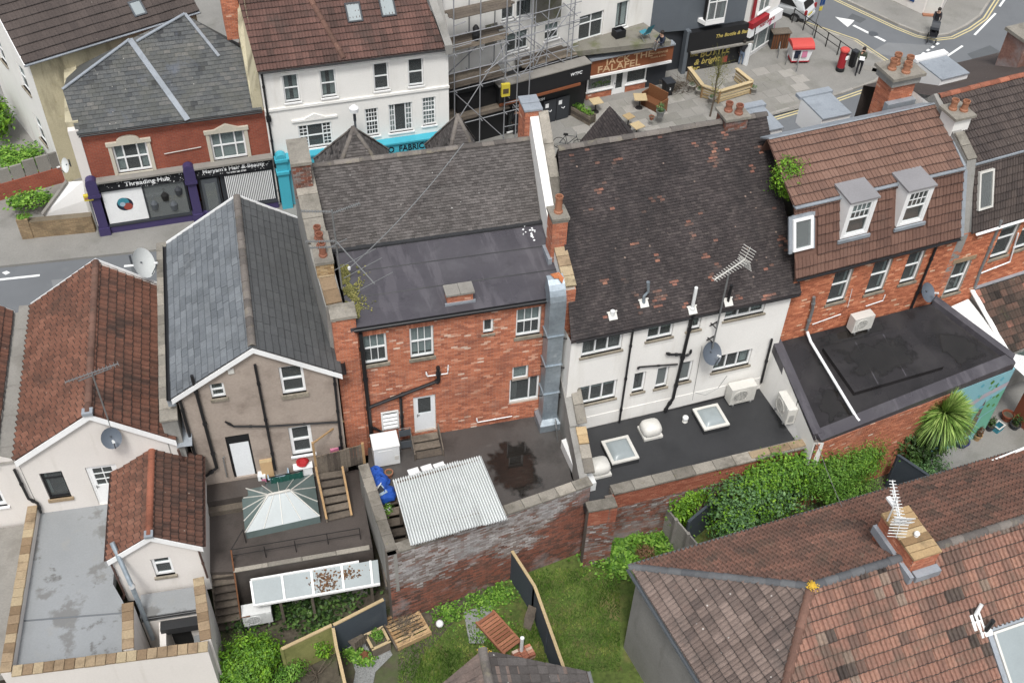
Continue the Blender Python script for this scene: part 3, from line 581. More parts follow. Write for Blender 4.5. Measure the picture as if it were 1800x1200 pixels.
ridge(rt,(-.7,RY,RZ+.03),(6.9,RY,RZ+.03),.12,.42,'ridge_grey',seed=3)
for px,hw in ((1.05,1.35),(4.72,.92)):
    pk=V((px,7.0,12.05)); zb=9.9; b=[(px-hw,5.6,zb),(px+hw,5.6,zb),(px+hw,8.5,zb),(px-hw,8.5,zb)]
    mb=MB(); [mb.poly([b[i],b[(i+1) % 4],pk]) for i in range(4)]; pr_=mb.build('hipped_roof','tile_plain_grey',B)
    for i in (0,1,3):
        M2=slopeM(b[i],b[(i+1) % 4],pk); cover(pr_,M2,[uv(M2,b[i]),uv(M2,b[(i+1) % 4]),uv(M2,pk)],.165,.1,'flat','tile_plain_grey',fB,stag=.5,tint=coat(.0,.9,.3),seed=20+i)
    for i in range(4):ridge(pr_,V(b[i])+V((0,0,.04)),pk+V((0,0,.04)),.08,.3,'ridge_grey','hip_tile',seed=5+i)
MB().box(-.6,6.6,RY+.3,8.3,0,9.0).build('front_wall','white_render',B)
cx,cy=3.3,.42; mb=MB(); lay_bricks(mb,cx-.42,cx+.42,EB+.02,EB+.5,(),cy-.2,seed=5); mb.box(cx-.42,cx+.42,cy-.2,cy+.2,EB,EB+.5); st=mb.build('chimney_stub','brick_red',B)
MB().box(cx-.47,cx-.005,cy-.27,cy+.25,EB+.5,EB+.57).build('slab','concrete',st); MB().box(cx+.005,cx+.47,cy-.27,cy+.25,EB+.5,EB+.575).build('slab','concrete',st)
MB().box(cx-.5,cx+.5,cy-.26,cy-.205,EB+.02,EB+.2).build('flashing','lead',st)
pipe(B,[(.0,-.1,9.2),(.05,-.1,3.5)],.07,name='soil_stack')
ww=lambda px,py,y=-.12:(lambda q:(q[0],y,q[1]))(fB.w(px,py,y))
pipe(B,[ww(648,716),ww(768,670)],.06,name='branch_pipe'); pipe(B,[ww(770,645),ww(771,668),ww(766,672)],.07,name='vent_pipe'); pipe(B,[ww(704,699),ww(708,765)],.055,name='downpipe')
pipe(B,[ww(650,748),ww(668,757),ww(680,764)],.035,name='waste_pipe'); pipe(B,[ww(749,654),ww(751,661),ww(787,656),ww(788,642)],.022,'white_plastic','overflow_pipe')
pipe(B,[ww(838,735),ww(839,742),ww(900,731)],.02,'white_plastic','overflow_pipe')
def brick_block(parent,x0,x1,y0,y1,z0,z1,mat='brick_red',name='pier',seed=9,back='mortar',sides='fLR'):
    o=MB().box(x0,x1,y0,y1,z0,z1).build(name,back,parent)
    mb=MB()
    if 'f' in sides:lay_bricks(mb,x0-.01,x1+.01,z0,z1,(),y0,seed=seed)
    Ml=Matrix.Translation((x0,0,0)) @ Matrix.Rotation(-math.pi/2,4,'Z'); Mr=Matrix.Translation((x1,0,0)) @ Matrix.Rotation(math.pi/2,4,'Z')
    if 'L' in sides:lay_bricks(mb,-y1,-y0,z0,z1,(),0,Ml,seed=seed+1)
    if 'R' in sides:lay_bricks(mb,y0,y1,z0,z1,(),0,Mr,seed=seed+2)
    mb.build('brickwork',mat,o,kind='stuff'); return o
brick_block(B,-.82,-.12,-.1,.45,3.2,9.95,name='pier',seed=31)
coping(B,(-.47,-.18,9.96),(-.47,.5,9.96),.82,.12,.7,seed=2)
pw=MB(); pw.add([(-.95,.45,3),(-.4,.45,3),(-.4,.45,10.05),(-.95,.45,10.05),(-1.1,2.3,3),(-.5,2.3,3),(-.5,2.3,10.5),(-1.1,2.3,10.5),(-1.25,6.2,3),(-.62,6.2,3),(-.62,6.2,12.2),(-1.25,6.2,12.2)],
                  [(0,1,2,3),(1,5,6,2),(4,0,3,7),(3,2,6,7),(5,9,10,6),(8,4,7,11),(7,6,10,11),(9,8,11,10)]); pw.build('party_wall','grey_render',B)
coping(B,(-.67,.5,10.07),(-.8,2.0,10.42),.5,.08,.5,'stone_buff',seed=5); coping(B,(-.82,2.75,10.75),(-.94,6.0,12.1),.66,.09,.9,seed=6)
def pots(parent,pts,r=.12,h=.5,mat='pot_clay'):
    for x,y,z in pts:
        hh=h*rnd(.9,1.1); MB().lathe([(r*1.15,0),(r*1.15,.06),(r*.92,.1),(r*.84,hh-.1),(r*1.02,hh-.08),(r*1.02,hh),(r*.8,hh),(r*.74,hh-.2)],(x,y,z),14).build('chimney_pot',mat,parent,smooth=False)
ck=brick_block(B,-1.02,-.5,1.55,3.0,10.2,10.85,'brick_buff','chimney',41); MB().box(-1.06,-.46,1.5,3.05,10.85,10.95).build('cap','stone_coping',ck); pots(ck,[(-.76,1.85,10.95),(-.78,2.3,10.95),(-.8,2.72,10.95)])
ck=brick_block(B,-1.25,-.68,4.6,5.9,11.2,12.5,'brick_weathered','chimney',44); MB().box(-1.3,-.62,4.55,5.95,12.5,12.62).build('cap','stone_coping',ck); pots(ck,[(-.85,5.2,11.6),(-.82,4.8,11.5)],.1,.4)
pw=MB(); pw.add([(6.72,0,3),(7.05,0,3),(7.05,0,9.75),(6.72,0,9.75),(6.72,1.9,3),(7.05,1.9,3),(7.05,1.9,10.55),(6.72,1.9,10.55),(6.92,5.6,3),(7.5,5.6,3),(7.5,5.6,12.75),(6.92,5.6,12.75)],
                  [(0,1,2,3),(4,0,3,7),(1,5,6,2),(3,2,6,7),(8,4,7,11),(5,9,10,6),(7,6,10,11),(9,8,11,10)]); pw.build('party_wall','white_render',B)
coping(B,(7.2,2.4,10.9),(7.38,5.55,12.8),.34,.08,1.1,seed=7)
coping(B,(6.9,-.05,9.78),(6.92,1.35,10.3),.42,.1,.42,'stone_buff',seed=8)
brick_block(B,6.7,7.06,-.14,.3,4.6,9.74,name='pier',seed=51)
ck=brick_block(B,6.62,7.1,1.3,1.9,9.7,11.5,name='chimney',seed=54); MB().box(6.56,7.16,1.24,1.96,11.5,11.6).box(6.59,7.13,1.27,1.93,11.4,11.5).build('cap','stone_coping',ck); pots(ck,[(6.86,1.6,11.6)],.13,.62,'orange_clay')
MB().box(6.5,6.64,1.2,1.95,9.72,9.98).build('flashing','lead',ck)
ck=brick_block(B,6.75,7.3,5.5,6.3,11.2,12.9,name='chimney',seed=57); MB().box(6.7,7.35,5.45,5.86,12.9,12.97).box(6.7,7.35,5.88,6.35,12.9,12.98).build('cap','lead',ck)
D=thing('extract_duct','tall square galvanised extract duct with rusty bent top, against the red brick wall','duct',fB)
mb=MB(); zs=[4.05,5.4,6.8,8.2,9.5]
for a,b in zip(zs,zs[1:]):mb.box(6.08,6.62,-.62,-.1,a+.012,b-.012)
mb.build('shaft','galvanised',D)
for z in zs[1:-1]:MB().box(6.04,6.66,-.66,-.06,z-.02,z+.02).build('flange','galvanised',D)
mb=MB(); n=6; pv=[(6.08,-.62,9.5),(6.62,-.62,9.5),(6.62,-.1,9.5),(6.08,-.1,9.5)]
for k in range(n+1):
    th=math.pi/2*k/n*.9; yy=.12+.74*-math.cos(th); zz=9.5+.9*math.sin(th); yi=.12+.22*-math.cos(th); zi=9.5+.3*math.sin(th)
    mb.v += [(6.08,yy,zz),(6.62,yy,zz),(6.62,yi,zi),(6.08,yi,zi)]
for k in range(n):
    for i in range(4):mb.f.append((k*4+i,k*4+(i+1) % 4,k*4+4+(i+1) % 4,k*4+4+i)); mb.t.append(.5)
mb.f.append((n*4,n*4+1,n*4+2,n*4+3)); mb.t.append(.5); mb.build('elbow','galvanised',D)
rg=random.Random(5); mb=MB(); p0=[(6.2,.02,10.40),(6.52,.06,10.40),(6.6,-.22,10.37),(6.5,-.38,10.3),(6.42,-.2,10.37),(6.3,-.18,10.37)]; mb.poly([(a,b,c+.012) for a,b,c in p0]); mb.build('rust_patch','rust',D)
mb=MB(); mb.add([(6.08,-.62,4.05),(6.62,-.62,4.05),(6.62,-.1,4.05),(6.08,-.1,4.05),(5.95,-.85,3.95),(6.72,-.85,3.95),(6.72,-.05,3.95),(5.95,-.05,3.95)],[(0,1,5,4),(1,2,6,5),(2,3,7,6),(3,0,4,7)]); mb.box(5.95,6.72,-.85,-.05,3.62,3.95); mb.build('plenum_box','galvanised',D)
for z in (5.1,6.6,8.0):MB().bar((5.95,-.36,z),(6.75,-.64,z+.02),.03).bar((6.75,-.64,z),(6.75,-.05,z),.03).build('bracket','black_iron',D)
# ================================================================ white rendered building with the dark tiled roof
fC=Fr(10.87,23.765,.45); EC=8.22
Cb=thing('rendered_building','white rendered building under a large dark plain-tiled roof spotted with orange tiles','building',fC)
hol=[]
win(Cb,fC,(1024,596),(1092,613),cols=(1,1,1),blind=('grey_curtain',.5,1)); hol[-1]=hol[-1]
win(Cb,fC,(1140,573),(1181,590),cols=(1,1)); win(Cb,fC,(1211,559),(1230,577)); win(Cb,fC,(1276,545),(1342,549),cols=(1,1,1),blind=('net_curtain',.5,1))
win(Cb,fC,(1015,682),(1081,698),cols=(1,1,1),blind=('net_curtain',.3)); win(Cb,fC,(1115,657),(1131,686)); win(Cb,fC,(1156,648),(1171,678),glass='glass_frost',blind=('shade_cloth',1))
win(Cb,fC,(1196,638),(1212,668),glass='glass_frost',blind=('shade_cloth',1)); win(Cb,fC,(1257,627),(1316,640),cols=(1,1,1))
mb=MB(); grid_wall(mb,-.62,7.5,3.3,EC,hol,0.,.1); mb.poly([(7.5,0,3.3),(7.5,8,3.3),(7.5,8,EC),(7.5,0,EC)]); mb.poly([(-.62,8,3.3),(-.62,0,3.3),(-.62,0,EC),(-.62,8,EC)]); mb.build('wall','white_render',Cb)
MB().box(-.6,7.48,-.02,-.003,3.62,4.22).build('plinth','white_render',Cb)
for h in hol:MB().box(h[0]-.06,h[1]+.06,-.03,-.003,h[2]-.2,h[2]-.085).build('apron','white_render',Cb)
RYC,RZC=4.72,12.5
e0,e1,r0,r1=V((-.68,-.1,EC+.16)),V((7.78,-.1,EC+.16)),V((.3,RYC,RZC)),V((8.0,RYC,RZC))
mb=MB(); mb.add([e0,e1,r1,r0,(8.2,6.8,8.3),(.5,6.8,8.3),e0-V((0,0,.1)),e1-V((0,0,.1))],[(0,1,2,3),(3,2,4,5),(0,6,7,1)]); mb.v=[(a,b,c-.02) for a,b,c in mb.v]; rC=mb.build('roof','tile_plain_dark',Cb)
M_=slopeM(e0,e1,r0)
def ctint(u,v,rg):
    f=noise.noise(V((u*2.3,v*2.6,7.3)))+.5*noise.noise(V((u*.5,v*.5,2.)))
    if f>.46 and rg.random()<.6:return rg.uniform(.87,.98)
    return .15+.65*rg.random()
cover(rC,M_,[uv(M_,e0),uv(M_,e1),uv(M_,r1),uv(M_,r0)],.165,.1,'flat','tile_plain_dark',fC,th=.024,stag=.5,tint=ctint,seed=61)
ridge(rC,r0+V((0,0,.04)),r1+V((0,0,.04)),.14,.45,'ridge_grey',seed=8)
gutter(Cb,(-.5,-.14,EC+.11),(7.7,-.14,EC+.11),.05); MB().box(-.6,7.55,-.09,-.02,EC+.04,EC+.13).build('fascia','black_plastic',Cb)
pk=fC.loc(at(1072,187,11.9))
b2=[pk+V((-1.9,0,-2.4)),pk+V((1.9,0,-2.4)),pk+V((-1.9,-2.6,-2.4)),pk+V((1.9,-2.6,-2.4))]
mb=MB(); mb.add([b2[0],b2[1],pk+V((0,-2.6,0)),b2[2],b2[3],pk],[(3,2,5,0),(2,4,1,5),(0,5,1),(3,4,2)]); rg_=mb.build('gabled_roof','tile_plain_dark',Cb)
for (p,q,t1,t2) in ((b2[2],b2[0],pk+V((0,-2.6,0)),pk),):
    M2=slopeM(q,p,t2); cover(rg_,M2,[uv(M2,q),uv(M2,p),uv(M2,t1),uv(M2,t2)],.165,.1,'flat','tile_plain_dark',fC,stag=.5,tint=coat(0,.8,.3),seed=66)
M2=slopeM(b2[3],b2[1],pk); cover(rg_,slopeM(b2[3],b2[1],pk),[uv(M2,b2[3]),uv(M2,b2[1]),uv(M2,pk),uv(M2,pk+V((0,-2.6,0)))],.165,.1,'flat','tile_plain_dark',fC,stag=.5,tint=coat(0,.8,.3),seed=67)
MB().box(.35,8.2,RYC+.5,7.3,0,8.0).build('front_wall','white_render',Cb)
c=fC.loc(at(1290,200,12.75)); ck=brick_block(Cb,c.x-.4,c.x+.4,c.y-.3,c.y+.4,10,12.7,'brick_weathered','chimney',78); MB().box(c.x-.48,c.x+.48,c.y-.38,c.y+.48,12.7,12.8).build('cap','stone_coping',ck); pots(ck,[(c.x-.15,c.y+.15,12.8),(c.x+.12,c.y-.1,12.8)],.13,.36)
cw=lambda px,py,y=-.09:(lambda q:(q[0],y,q[1]))(fC.w(px,py,y))
pipe(Cb,[cw(1113,578),cw(1088,746)],.04); pipe(Cb,[cw(1218,553),cw(1183,700),cw(1172,716),cw(1169,724)],.06,name='soil_stack'); pipe(Cb,[cw(1357,596),cw(1338,672)],.045)
pipe(Cb,[cw(1121,648),cw(1124,645),cw(1191,640)],.03,name='waste_pipe'); pipe(Cb,[cw(1172,621),cw(1180,623),cw(1198,623)],.045,name='branch_pipe'); pipe(Cb,[cw(1203,626),cw(1213,622),cw(1215,615)],.035,name='waste_pipe')
pipe(Cb,[cw(1172,722,-.06),cw(1275,696,-.06)],.03,name='waste_pipe',collars=False)
pipe(Cb,[cw(1234,608,-.02),cw(1217,703,-.02)],.008,'grey_metal','cable',False); pipe(Cb,[cw(1222,690,-.02),cw(1240,694,-.02),cw(1262,682,-.02),cw(1278,660,-.02)],.008,'grey_metal','cable',False)
for px,py,kind in ((1076,556,0),(1131,534,1),(1216,546,2),(1279,532,3)):
    q=fC.on(px,py,M_); n=V((M_[0][2],M_[1][2],M_[2][2])); Mt=M_.copy(); Mt.translation=q+n*.03; k=MB()
    k.box(-.15,.15,-.13,.13,.02,.05,M=Mt); k.box(-.18,.18,.12,.17,.02,.07,M=Mt); fl=k.build('flashing','offwhite_metal',rC)
    if kind == 1:MB().tube([q,q+V((-.02,0,.35)),q+V((.1,-.02,.55)),q+V((.06,.02,.95))],[.07,.05,.045,.06],10).build('flue','galvanised',fl)
    elif kind == 2:MB().tube([q,q+V((0,0,.15)),q+V((0,0,.2)),q+V((0,0,1.05))],[.1,.09,.06,.06],10).build('flue','white_metal',fl)
    elif kind == 3:MB().tube([q,q+V((0,0,.8))],.05,10).build('flue','black_plastic',fl)
    else:MB().tube([q,q+V((0,0,.25))],.08,10).build('flue','white_metal',fl)
Xt=thing('rear_extension','single-storey brick extension with dark felt flat roof and skylights behind the white building','extension',fC)
FP=[(-.62,-.02),(7.45,-.02),(7.6,-3.0),(.02,-2.98),(-.02,-3.5),(-.98,-3.4),(-1.0,-1.9)]
solid(Xt,'flat_roof','felt_dark',FP,3.3,3.6)
fw=MB()
def facing(p,q):
    """matrix of a wall standing from p to q (x along it, outside at -y)"""
    p,q=V((*p,0)),V((*q,0)); u=(q-p).normalized(); v=V((-u.y,u.x,0))
    return Matrix(((u.x,v.x,0,p.x),(u.y,v.y,0,p.y),(0,0,1,0),(0,0,0,1))),(q-p).length
wa,wb=MB(),MB()
for p,q in (((-1.0,-3.62),(-.02,-3.72)),((-.02,-3.72),(.0,-3.2)),((.0,-3.2),(7.6,-3.22))):
    Mw,L_=facing(p,q); wa.box(0,L_,.0,.28,.3,3.86,M=Mw); lay_bricks(wb,0,L_,3.0,3.86,(),0,Mw,seed=71)
wa.build('wall','mortar_dark',Xt); wb.build('new_brickwork','brick_new',Xt,kind='stuff',label='fresh orange brick courses under the coping')
wc=MB()
for p,q in (((-1.0,-3.62),(-.02,-3.72)),((.0,-3.2),(7.6,-3.22))):
    Mw,L_=facing(p,q); lay_bricks(wc,0,L_,.4,2.99,(),-.02,Mw,seed=72)
wc.build('old_brickwork','brick_weathered',Xt,kind='stuff',label='old stained brickwork at the foot of the wall')
coping(Xt,(.02,-3.08,3.87),(7.62,-3.1,3.87),.42,.09,.8,seed=12); coping(Xt,(-1.05,-3.5,3.87),(-.02,-3.58,3.87),.42,.09,1.0,seed=13)
coping(Xt,(5.2,-3.09,3.965),(7.5,-3.1,3.965),.3,.04,.75,'stone_buff',seed=14)
Lx=[((.98,-1.46),1.02,1.08),((4.72,-.97),1.0,1.06)]
for i,((x,y),sx,sy) in enumerate(Lx):
    t=thing('skylight',['square domed skylight with white kerb, nearer the brick party wall','square domed skylight with white kerb, below the white air conditioner'][i],'skylight',loc=fC.wld((x,y,3.6)),ang=.45,group='domed skylights on the flat roof')
    hx,hy=sx/2,sy/2; m=MB(); m.box(-hx,hx,-hy,hy,0,.2); m.build('upstand','felt_dark',t)
    m=MB(); w_=.11
    for a in ((-hx,hx,-hy,-hy+w_),(-hx,hx,hy-w_,hy),(-hx,-hx+w_,-hy+w_,hy-w_),(hx-w_,hx,-hy+w_,hy-w_)):m.box(a[0],a[1],a[2],a[3],.2,.27)
    m.build('kerb_frame','offwhite_metal',t)
    m=MB(); n=10
    for a in range(n+1):
        for b_ in range(n+1):
            u,v=-1+2*a/n,-1+2*b_/n; m.v.append((u*(hx-.1),v*(hy-.1),.25+.17*(1-u ** 4) ** .6*(1-v ** 4) ** .6))
    for a in range(n):
        for b_ in range(n):m.f.append((a*(n+1)+b_,(a+1)*(n+1)+b_,(a+1)*(n+1)+b_+1,a*(n+1)+b_+1)); m.t.append(.5)
    m.build('dome','polycarbonate',t,smooth=True)
def roof_fan(loc,lab):
    t=thing('roof_fan',lab,'fan',loc=loc,ang=.45,group='roof extract fans'); MB().box(-.36,.36,-.34,.34,0,.1).build('base','offwhite_metal',t)
    MB().box(-.26,.26,-.24,.24,.1,.2).build('neck','dark_metal',t)
    m=MB(); pr=[(.36,.2),(.37,.3),(.34,.42),(.26,.5),(.0,.53)]; n=20
    for r_,z in pr:
        for j in range(n):
            a=2*math.pi*j/n; c,s=math.cos(a),math.sin(a); k=(abs(c) ** 4+abs(s) ** 4) ** -.25; m.v.append((r_*k*c,r_*k*s*.9,z))
    for i in range(len(pr)-1):
        for j in range(n):m.f.append((i*n+j,i*n+(j+1) % n,(i+1)*n+(j+1) % n,(i+1)*n+j)); m.t.append(.5)
    m.build('cowl','offwhite_metal',t,smooth=True); return t
roof_fan(fC.wld((2.4,-.85,3.6)),'rounded pale grey extract fan between the two skylights'); roof_fan(fC.wld((.0,-1.95,3.6)),'rounded pale grey extract fan against the white duct box')
t=thing('duct_box','white metal duct box with black hose lying beside the party wall','duct box',loc=fC.wld((-.62,-1.7,3.6)),ang=.45)
MB().prism([(-.3,-1.0),(.22,-1.0),(.24,.8),(-.05,1.15),(-.3,1.1)],0,.42).build('box','white_metal',t); MB().tube([V((.1+.16*math.cos(a),-.05+.16*math.sin(a),.47)) for a in [k*.5 for k in range(11)]],.03,8).build('hose','black_plastic',t)
t=thing('vent_cowl','small white mushroom vent between fan and skylight','vent',loc=fC.wld((3.83,-.72,3.6))); MB().lathe([(.06,0),(.06,.14),(.11,.15),(.11,.24),(.06,.29)],n=12).build('cowl','white_metal',t); MB().lathe([(.1,0),(.1,.02)],n=12).build('flange','offwhite_metal',t)
def aircon(loc,ang,lab,w=.85,d=.34,h=.62,mat='offwhite_metal',group='air conditioner units'):
    t=thing('air_conditioner',lab,'air conditioner',loc=loc,ang=ang,group=group)
    MB().box(-w/2,w/2,-d/2,d/2,.08,.08+h).build('casing',mat,t); c=V((-w*.12,-d/2-.012,.08+h/2)); R_=h*.4
    m=MB(); Mf=Matrix.Translation(c) @ Matrix.Rotation(math.pi/2,4,'X'); m.lathe([(R_,-.004),(R_,.012),(R_*.93,.016),(R_*.93,.002)],n=22,M=Mf); m.build('fan_ring',mat,t)
    m=MB(); m.lathe([(R_*.9,.0),(R_*.9,.002)],n=20,M=Mf); m.build('fan_opening','dark_metal',t)
    m=MB(); [m.box(-R_*.9,R_*.9,-.006+k,.002+k,.004,.012,M=Mf) for k in [R_*(-.8+.2*q) for q in range(9)]]; [m.box(-.006+k,.002+k,-R_*.9,R_*.9,.006,.014,M=Mf) for k in (-R_*.4,0,R_*.4)]; m.build('fan_grille',mat,t)
    for s in (-1,1):MB().box(s*w*.36-.03,s*w*.36+.03,-d/2-.04,d/2+.04,0,.08).build('foot','grey_metal',t)
    m=MB(); [m.box(w/2-.012,w/2+.004,-d*.3,d*.3,.2+k*.05,.225+k*.05) for k in range(7)]; m.build('side_vent','grey_metal',t)
    MB().box(w*.32,w*.48,-d/2-.008,-d/2+.002,.14,.08+h-.06).build('service_panel',mat,t); return t
aircon(fC.wld((6.18,-.34,3.62)),.45,'large cream air conditioner standing under the white building’s lower right window'.replace('’',"'"),1.0,.4,.78)
t=thing('tall_antenna','tall television aerial on a wall-fixed mast before the dark tiled roof','antenna',fC)
base=V(cw(1252,612,-.25)); top=V((base.x,-.25,fC.w(1282,474,-.25)[1]));
MB().tube([base,top],.03,8).build('mast','grey_metal',t)
for z in (base.z+.25,base.z+.95):MB().bar((base.x-.12,0,z+.08),(base.x,-.25,z),.03).bar((base.x+.12,0,z+.08),(base.x,-.25,z),.03).bar((base.x-.14,-.01,z-.05),(base.x+.14,-.01,z+.1),.04).build('bracket','black_iron',t)
def yagi(parent,p,d,L=1.3,n=11,el=.3,mat='grey_metal',back=True):
    """boom with cross rods and a mesh reflector"""
    p,d=V(p),V(d).normalized(); s=d.cross(V((0,0,1))).normalized(); m=MB(); up=s.cross(d); m.bar(p-d*L*.5,p+d*L*.5,.03)
    for k in range(n):c=p+d*L*(-.5+k/(n-1)); e=el*(.55+.45*k/n); m.bar(c-s*e*.5,c+s*e*.5,.016); m.bar(c-up*.06,c+up*.06,.012)
    m.build('boom',mat,parent)
    if back:
        m=MB(); q=p+d*L*.5
        for sg in (-1,1):
            for k in range(5):c=q+up*sg*(.05+k*.09)+d*(.0+k*.04); m.bar(c-s*.26,c+s*.26,.014)
            m.bar(q,q+up*sg*.45+d*.18,.012)
        m.build('reflector',mat,parent)
yagi(t,top,(1,.45,0),1.5,13,.42,'offwhite_metal')
def dish(loc,ang,lab,r=.36,mat='dish_grey',arm=V((0,.0,0)),el=20,pole=.25,group='satellite dishes'):
    """oval reflector, feed arm and bracket; faces local -y"""
    t=thing('satellite_dish',lab,'satellite dish',loc=loc,ang=ang,group=group); m=MB(); n=20; Mt=Matrix.Rotation(math.radians(90-el),4,'X')
    for i in range(6):
        q=r*i/5
        for j in range(n):a=2*math.pi*j/n; m.v.append(tuple(Mt @ V((q*math.cos(a),q*1.12*math.sin(a),.28*q*q/r-.1))))
    for i in range(5):
        for j in range(n):m.f.append((i*n+j,i*n+(j+1) % n,(i+1)*n+(j+1) % n,(i+1)*n+j)); m.t.append(.5)
    m.build('reflector',mat,t,smooth=True)
    f=Mt @ V((0,-r*.2,r*1.25)); e=Mt @ V((0,-r*1.1,.0)); MB().bar(e,f,.03).build('feed_arm','dark_metal',t); MB().tube([f,f+(V((0,0,0))-f).normalized()*.14],.04,10).build('feed_horn','white_metal',t)
    MB().bar((0,.05,0),(0,pole,-.02),.04).bar((0,pole,-.2),(0,pole,.2),.05).build('bracket','dark_metal',t); return t
q=cw(1252,621,-.38); dish(fC.wld(q),10,'dark grey satellite dish on the white rendered wall under the tall aerial',.38,el=38)
# ================================================================ brick building with the brown tiled mansard, right
fD=Fr(18.93,24.04,3.6); ZD=5.9; ED=8.95
Db=thing('mansard_building','orange brick building with brown tiled mansard roof and two white dormers','building',fD)
hol=[]
hol=[]
for tl,bl,br in (((1470,474),(1452,533),(1483,528)),((1538,457),(1520,517),(1551,509)),((1601,442),(1578,500),(1608,492)),((1678,463),(1655,518),(1685,512))):
    a,b_,c=fD.w(*tl),fD.w(*bl),fD.w(*br); rc=((a[0]+b_[0])/2,c[0],(b_[1]+c[1])/2,a[1]); hol.append(rc)
    w_=window(Db,rc,0,rows=(1,1),sillw=.1,blind=('net_curtain',.25,1)); MB().box(rc[0]-.12,rc[1]+.12,-.035,-.004,rc[3]+.004,rc[3]+.2).build('lintel','stone_buff',w_)
XD1=8.3
mb=MB(); grid_wall(mb,-.5,XD1,3.2,ED,hol,0.,.12); mb.build('wall','mortar',Db)
mb=MB(); lay_bricks(mb,-.5,XD1,4.4,ED,[(h[0]-(.12 if 0 else 0),h[1],h[2],h[3]) for h in hol]+[(h[0]-.12,h[1]+.12,h[3],h[3]+.2) for h in hol],0.,tint=brt,seed=81); mb.build('brickwork','brick_orange',Db,kind='stuff')
BRK=V((-.95,.87,11.35)); p0,p1=V((-.55,-.08,ED-.02)),V((6.3,-.08,ED-.02)); b0,b1=V((-.6,.87,11.33)),V((6.25,.87,11.33)); t0,t1=V((-.45,3.3,12.42)),V((6.45,3.3,12.42))
mb=MB(); mb.add([p0,p1,b1,b0,t1,t0,(6.45,4.3,9.6),(-.45,4.3,9.6),p0,p0,p0,p0,p0-V((0,-.08,.3)),p1-V((0,-.08,.3))],
                  [(0,1,2,3),(3,2,4,5),(5,4,6,7),(0,12,13,1)]); mb.v=[(a,b+.01,c-.03) for a,b,c in mb.v]; rD=mb.build('roof','tile_mansard',Db); MB().box(-.5,6.3,4.2,4.28,3,9.55).build('street_wall','white_render',Db)
dorm=[]
Ml=slopeM(p0,p1,b0)
for tl,tr_,bl,br in (((1498,352),(1538,340),(1476,419),(1520,409)),((1598,325),(1641,313),(1575,397),(1625,387))):
    P_=[fD.on(*q,Ml) for q in (tl,tr_,bl,br)]; dorm.append((min(P_[0].x,P_[2].x),P_[1].x,(P_[2].z+P_[3].z)/2,P_[0].z))
dz=[d[2] for d in dorm]
dd=[]
for d in dorm:dd.append((d[0]-.04,d[0]+1.06,d[2]+.02,d[2]+1.55))
wl=[fD.on(*q,Ml) for q in ((1391,385),(1427,433))]; flatw=(wl[0].x,wl[0].x+.78,wl[1].z,wl[0].z)
def inD(u,v):
    p=Ml @ V((u+.08,v+.15,0)); return any(h[0]-.12<p.x<h[1]+.02 and h[2]-.2<p.z<h[3]-.12 for h in dd+[flatw])
cover(rD,Ml,[uv(Ml,q) for q in (p0,p1,b1,b0)],.3,.345,'ribs','tile_mansard',fD,th=.04,amp=1.7,nmax=300,tint=coat(.3,.7,.5),seed=83,missing=inD)
Mu=slopeM(b0,b1,t0); cover(rD,Mu,[uv(Mu,q) for q in (b0,b1,t1,t0)],.3,.345,'ribs','tile_brown',fD,th=.04,amp=1.7,nmax=300,tint=coat(.3,.7,.5),seed=84)
MB().bar(b0+V((0,-.03,0)),b1+V((0,-.03,0)),.2,.05).build('lead_roll','lead',rD)
mb=MB(); m_=slopeM(t0,t1,t0+V((0,.5,-.28))); mb.box(0,(t1-t0).length,-.12,.45,-.02,.03,M=m_); mb.build('ridge_flashing','lead',rD)
MB().bar(p1+V((.06,.0,.0)),b1+V((.06,0,.05)),.16,.05).bar(b1+V((.06,0,.05)),t1+V((.06,0,.05)),.16,.05).build('verge_flashing','lead',rD)
for i,(x0,x1,z0,z1) in enumerate(dd):
    yf=-.02+(z0-ED)*.37*0+.1; m=MB(); d=MB()
    yb=lambda z:-.08+(z-ED)*(.95/2.37)
    yF=yb(z0)-.06
    grid_wall(d,x0,x1,z0,z1,[(x0+.13,x1-.13,z0+.1,z1-.1)],yF,.06)
    d.add([(x0,yF,z0),(x0,yF,z1),(x0,yb(z1)+.25,z1),(x0,yb(z0)+.02,z0)],[(0,1,2,3)]); d.add([(x1,yF,z0),(x1,yF,z1),(x1,yb(z1)+.25,z1),(x1,yb(z0)+.02,z0)],[(0,3,2,1)])
    dm=d.build('dormer','white_paint',Db)
    MB().add([(x0-.04,yF-.06,z1),(x1+.04,yF-.06,z1),(x1+.04,yb(z1)+.3,z1+.06),(x0-.04,yb(z1)+.3,z1+.06),(x0-.04,yF-.06,z1+.07),(x1+.04,yF-.06,z1+.07),(x1+.04,yb(z1)+.3,z1+.14),(x0-.04,yb(z1)+.3,z1+.14)],[(4,5,6,7),(0,1,5,4),(1,2,6,5),(3,0,4,7)]).build('dormer_lid','lid_grey',dm)
    m.box(x0-.1,x1+.1,yF-.09,yF-.02,z0-.14,z0-.01); m.build('apron_flashing','lead',dm)
    window(Db,(x0+.13,x1-.13,z0+.1,z1-.1),yF,rows=(1,1),inset=.02,sill=None,bars=(3,1),barpanes=[(0,1)],deep=.3,name='dormer_window')
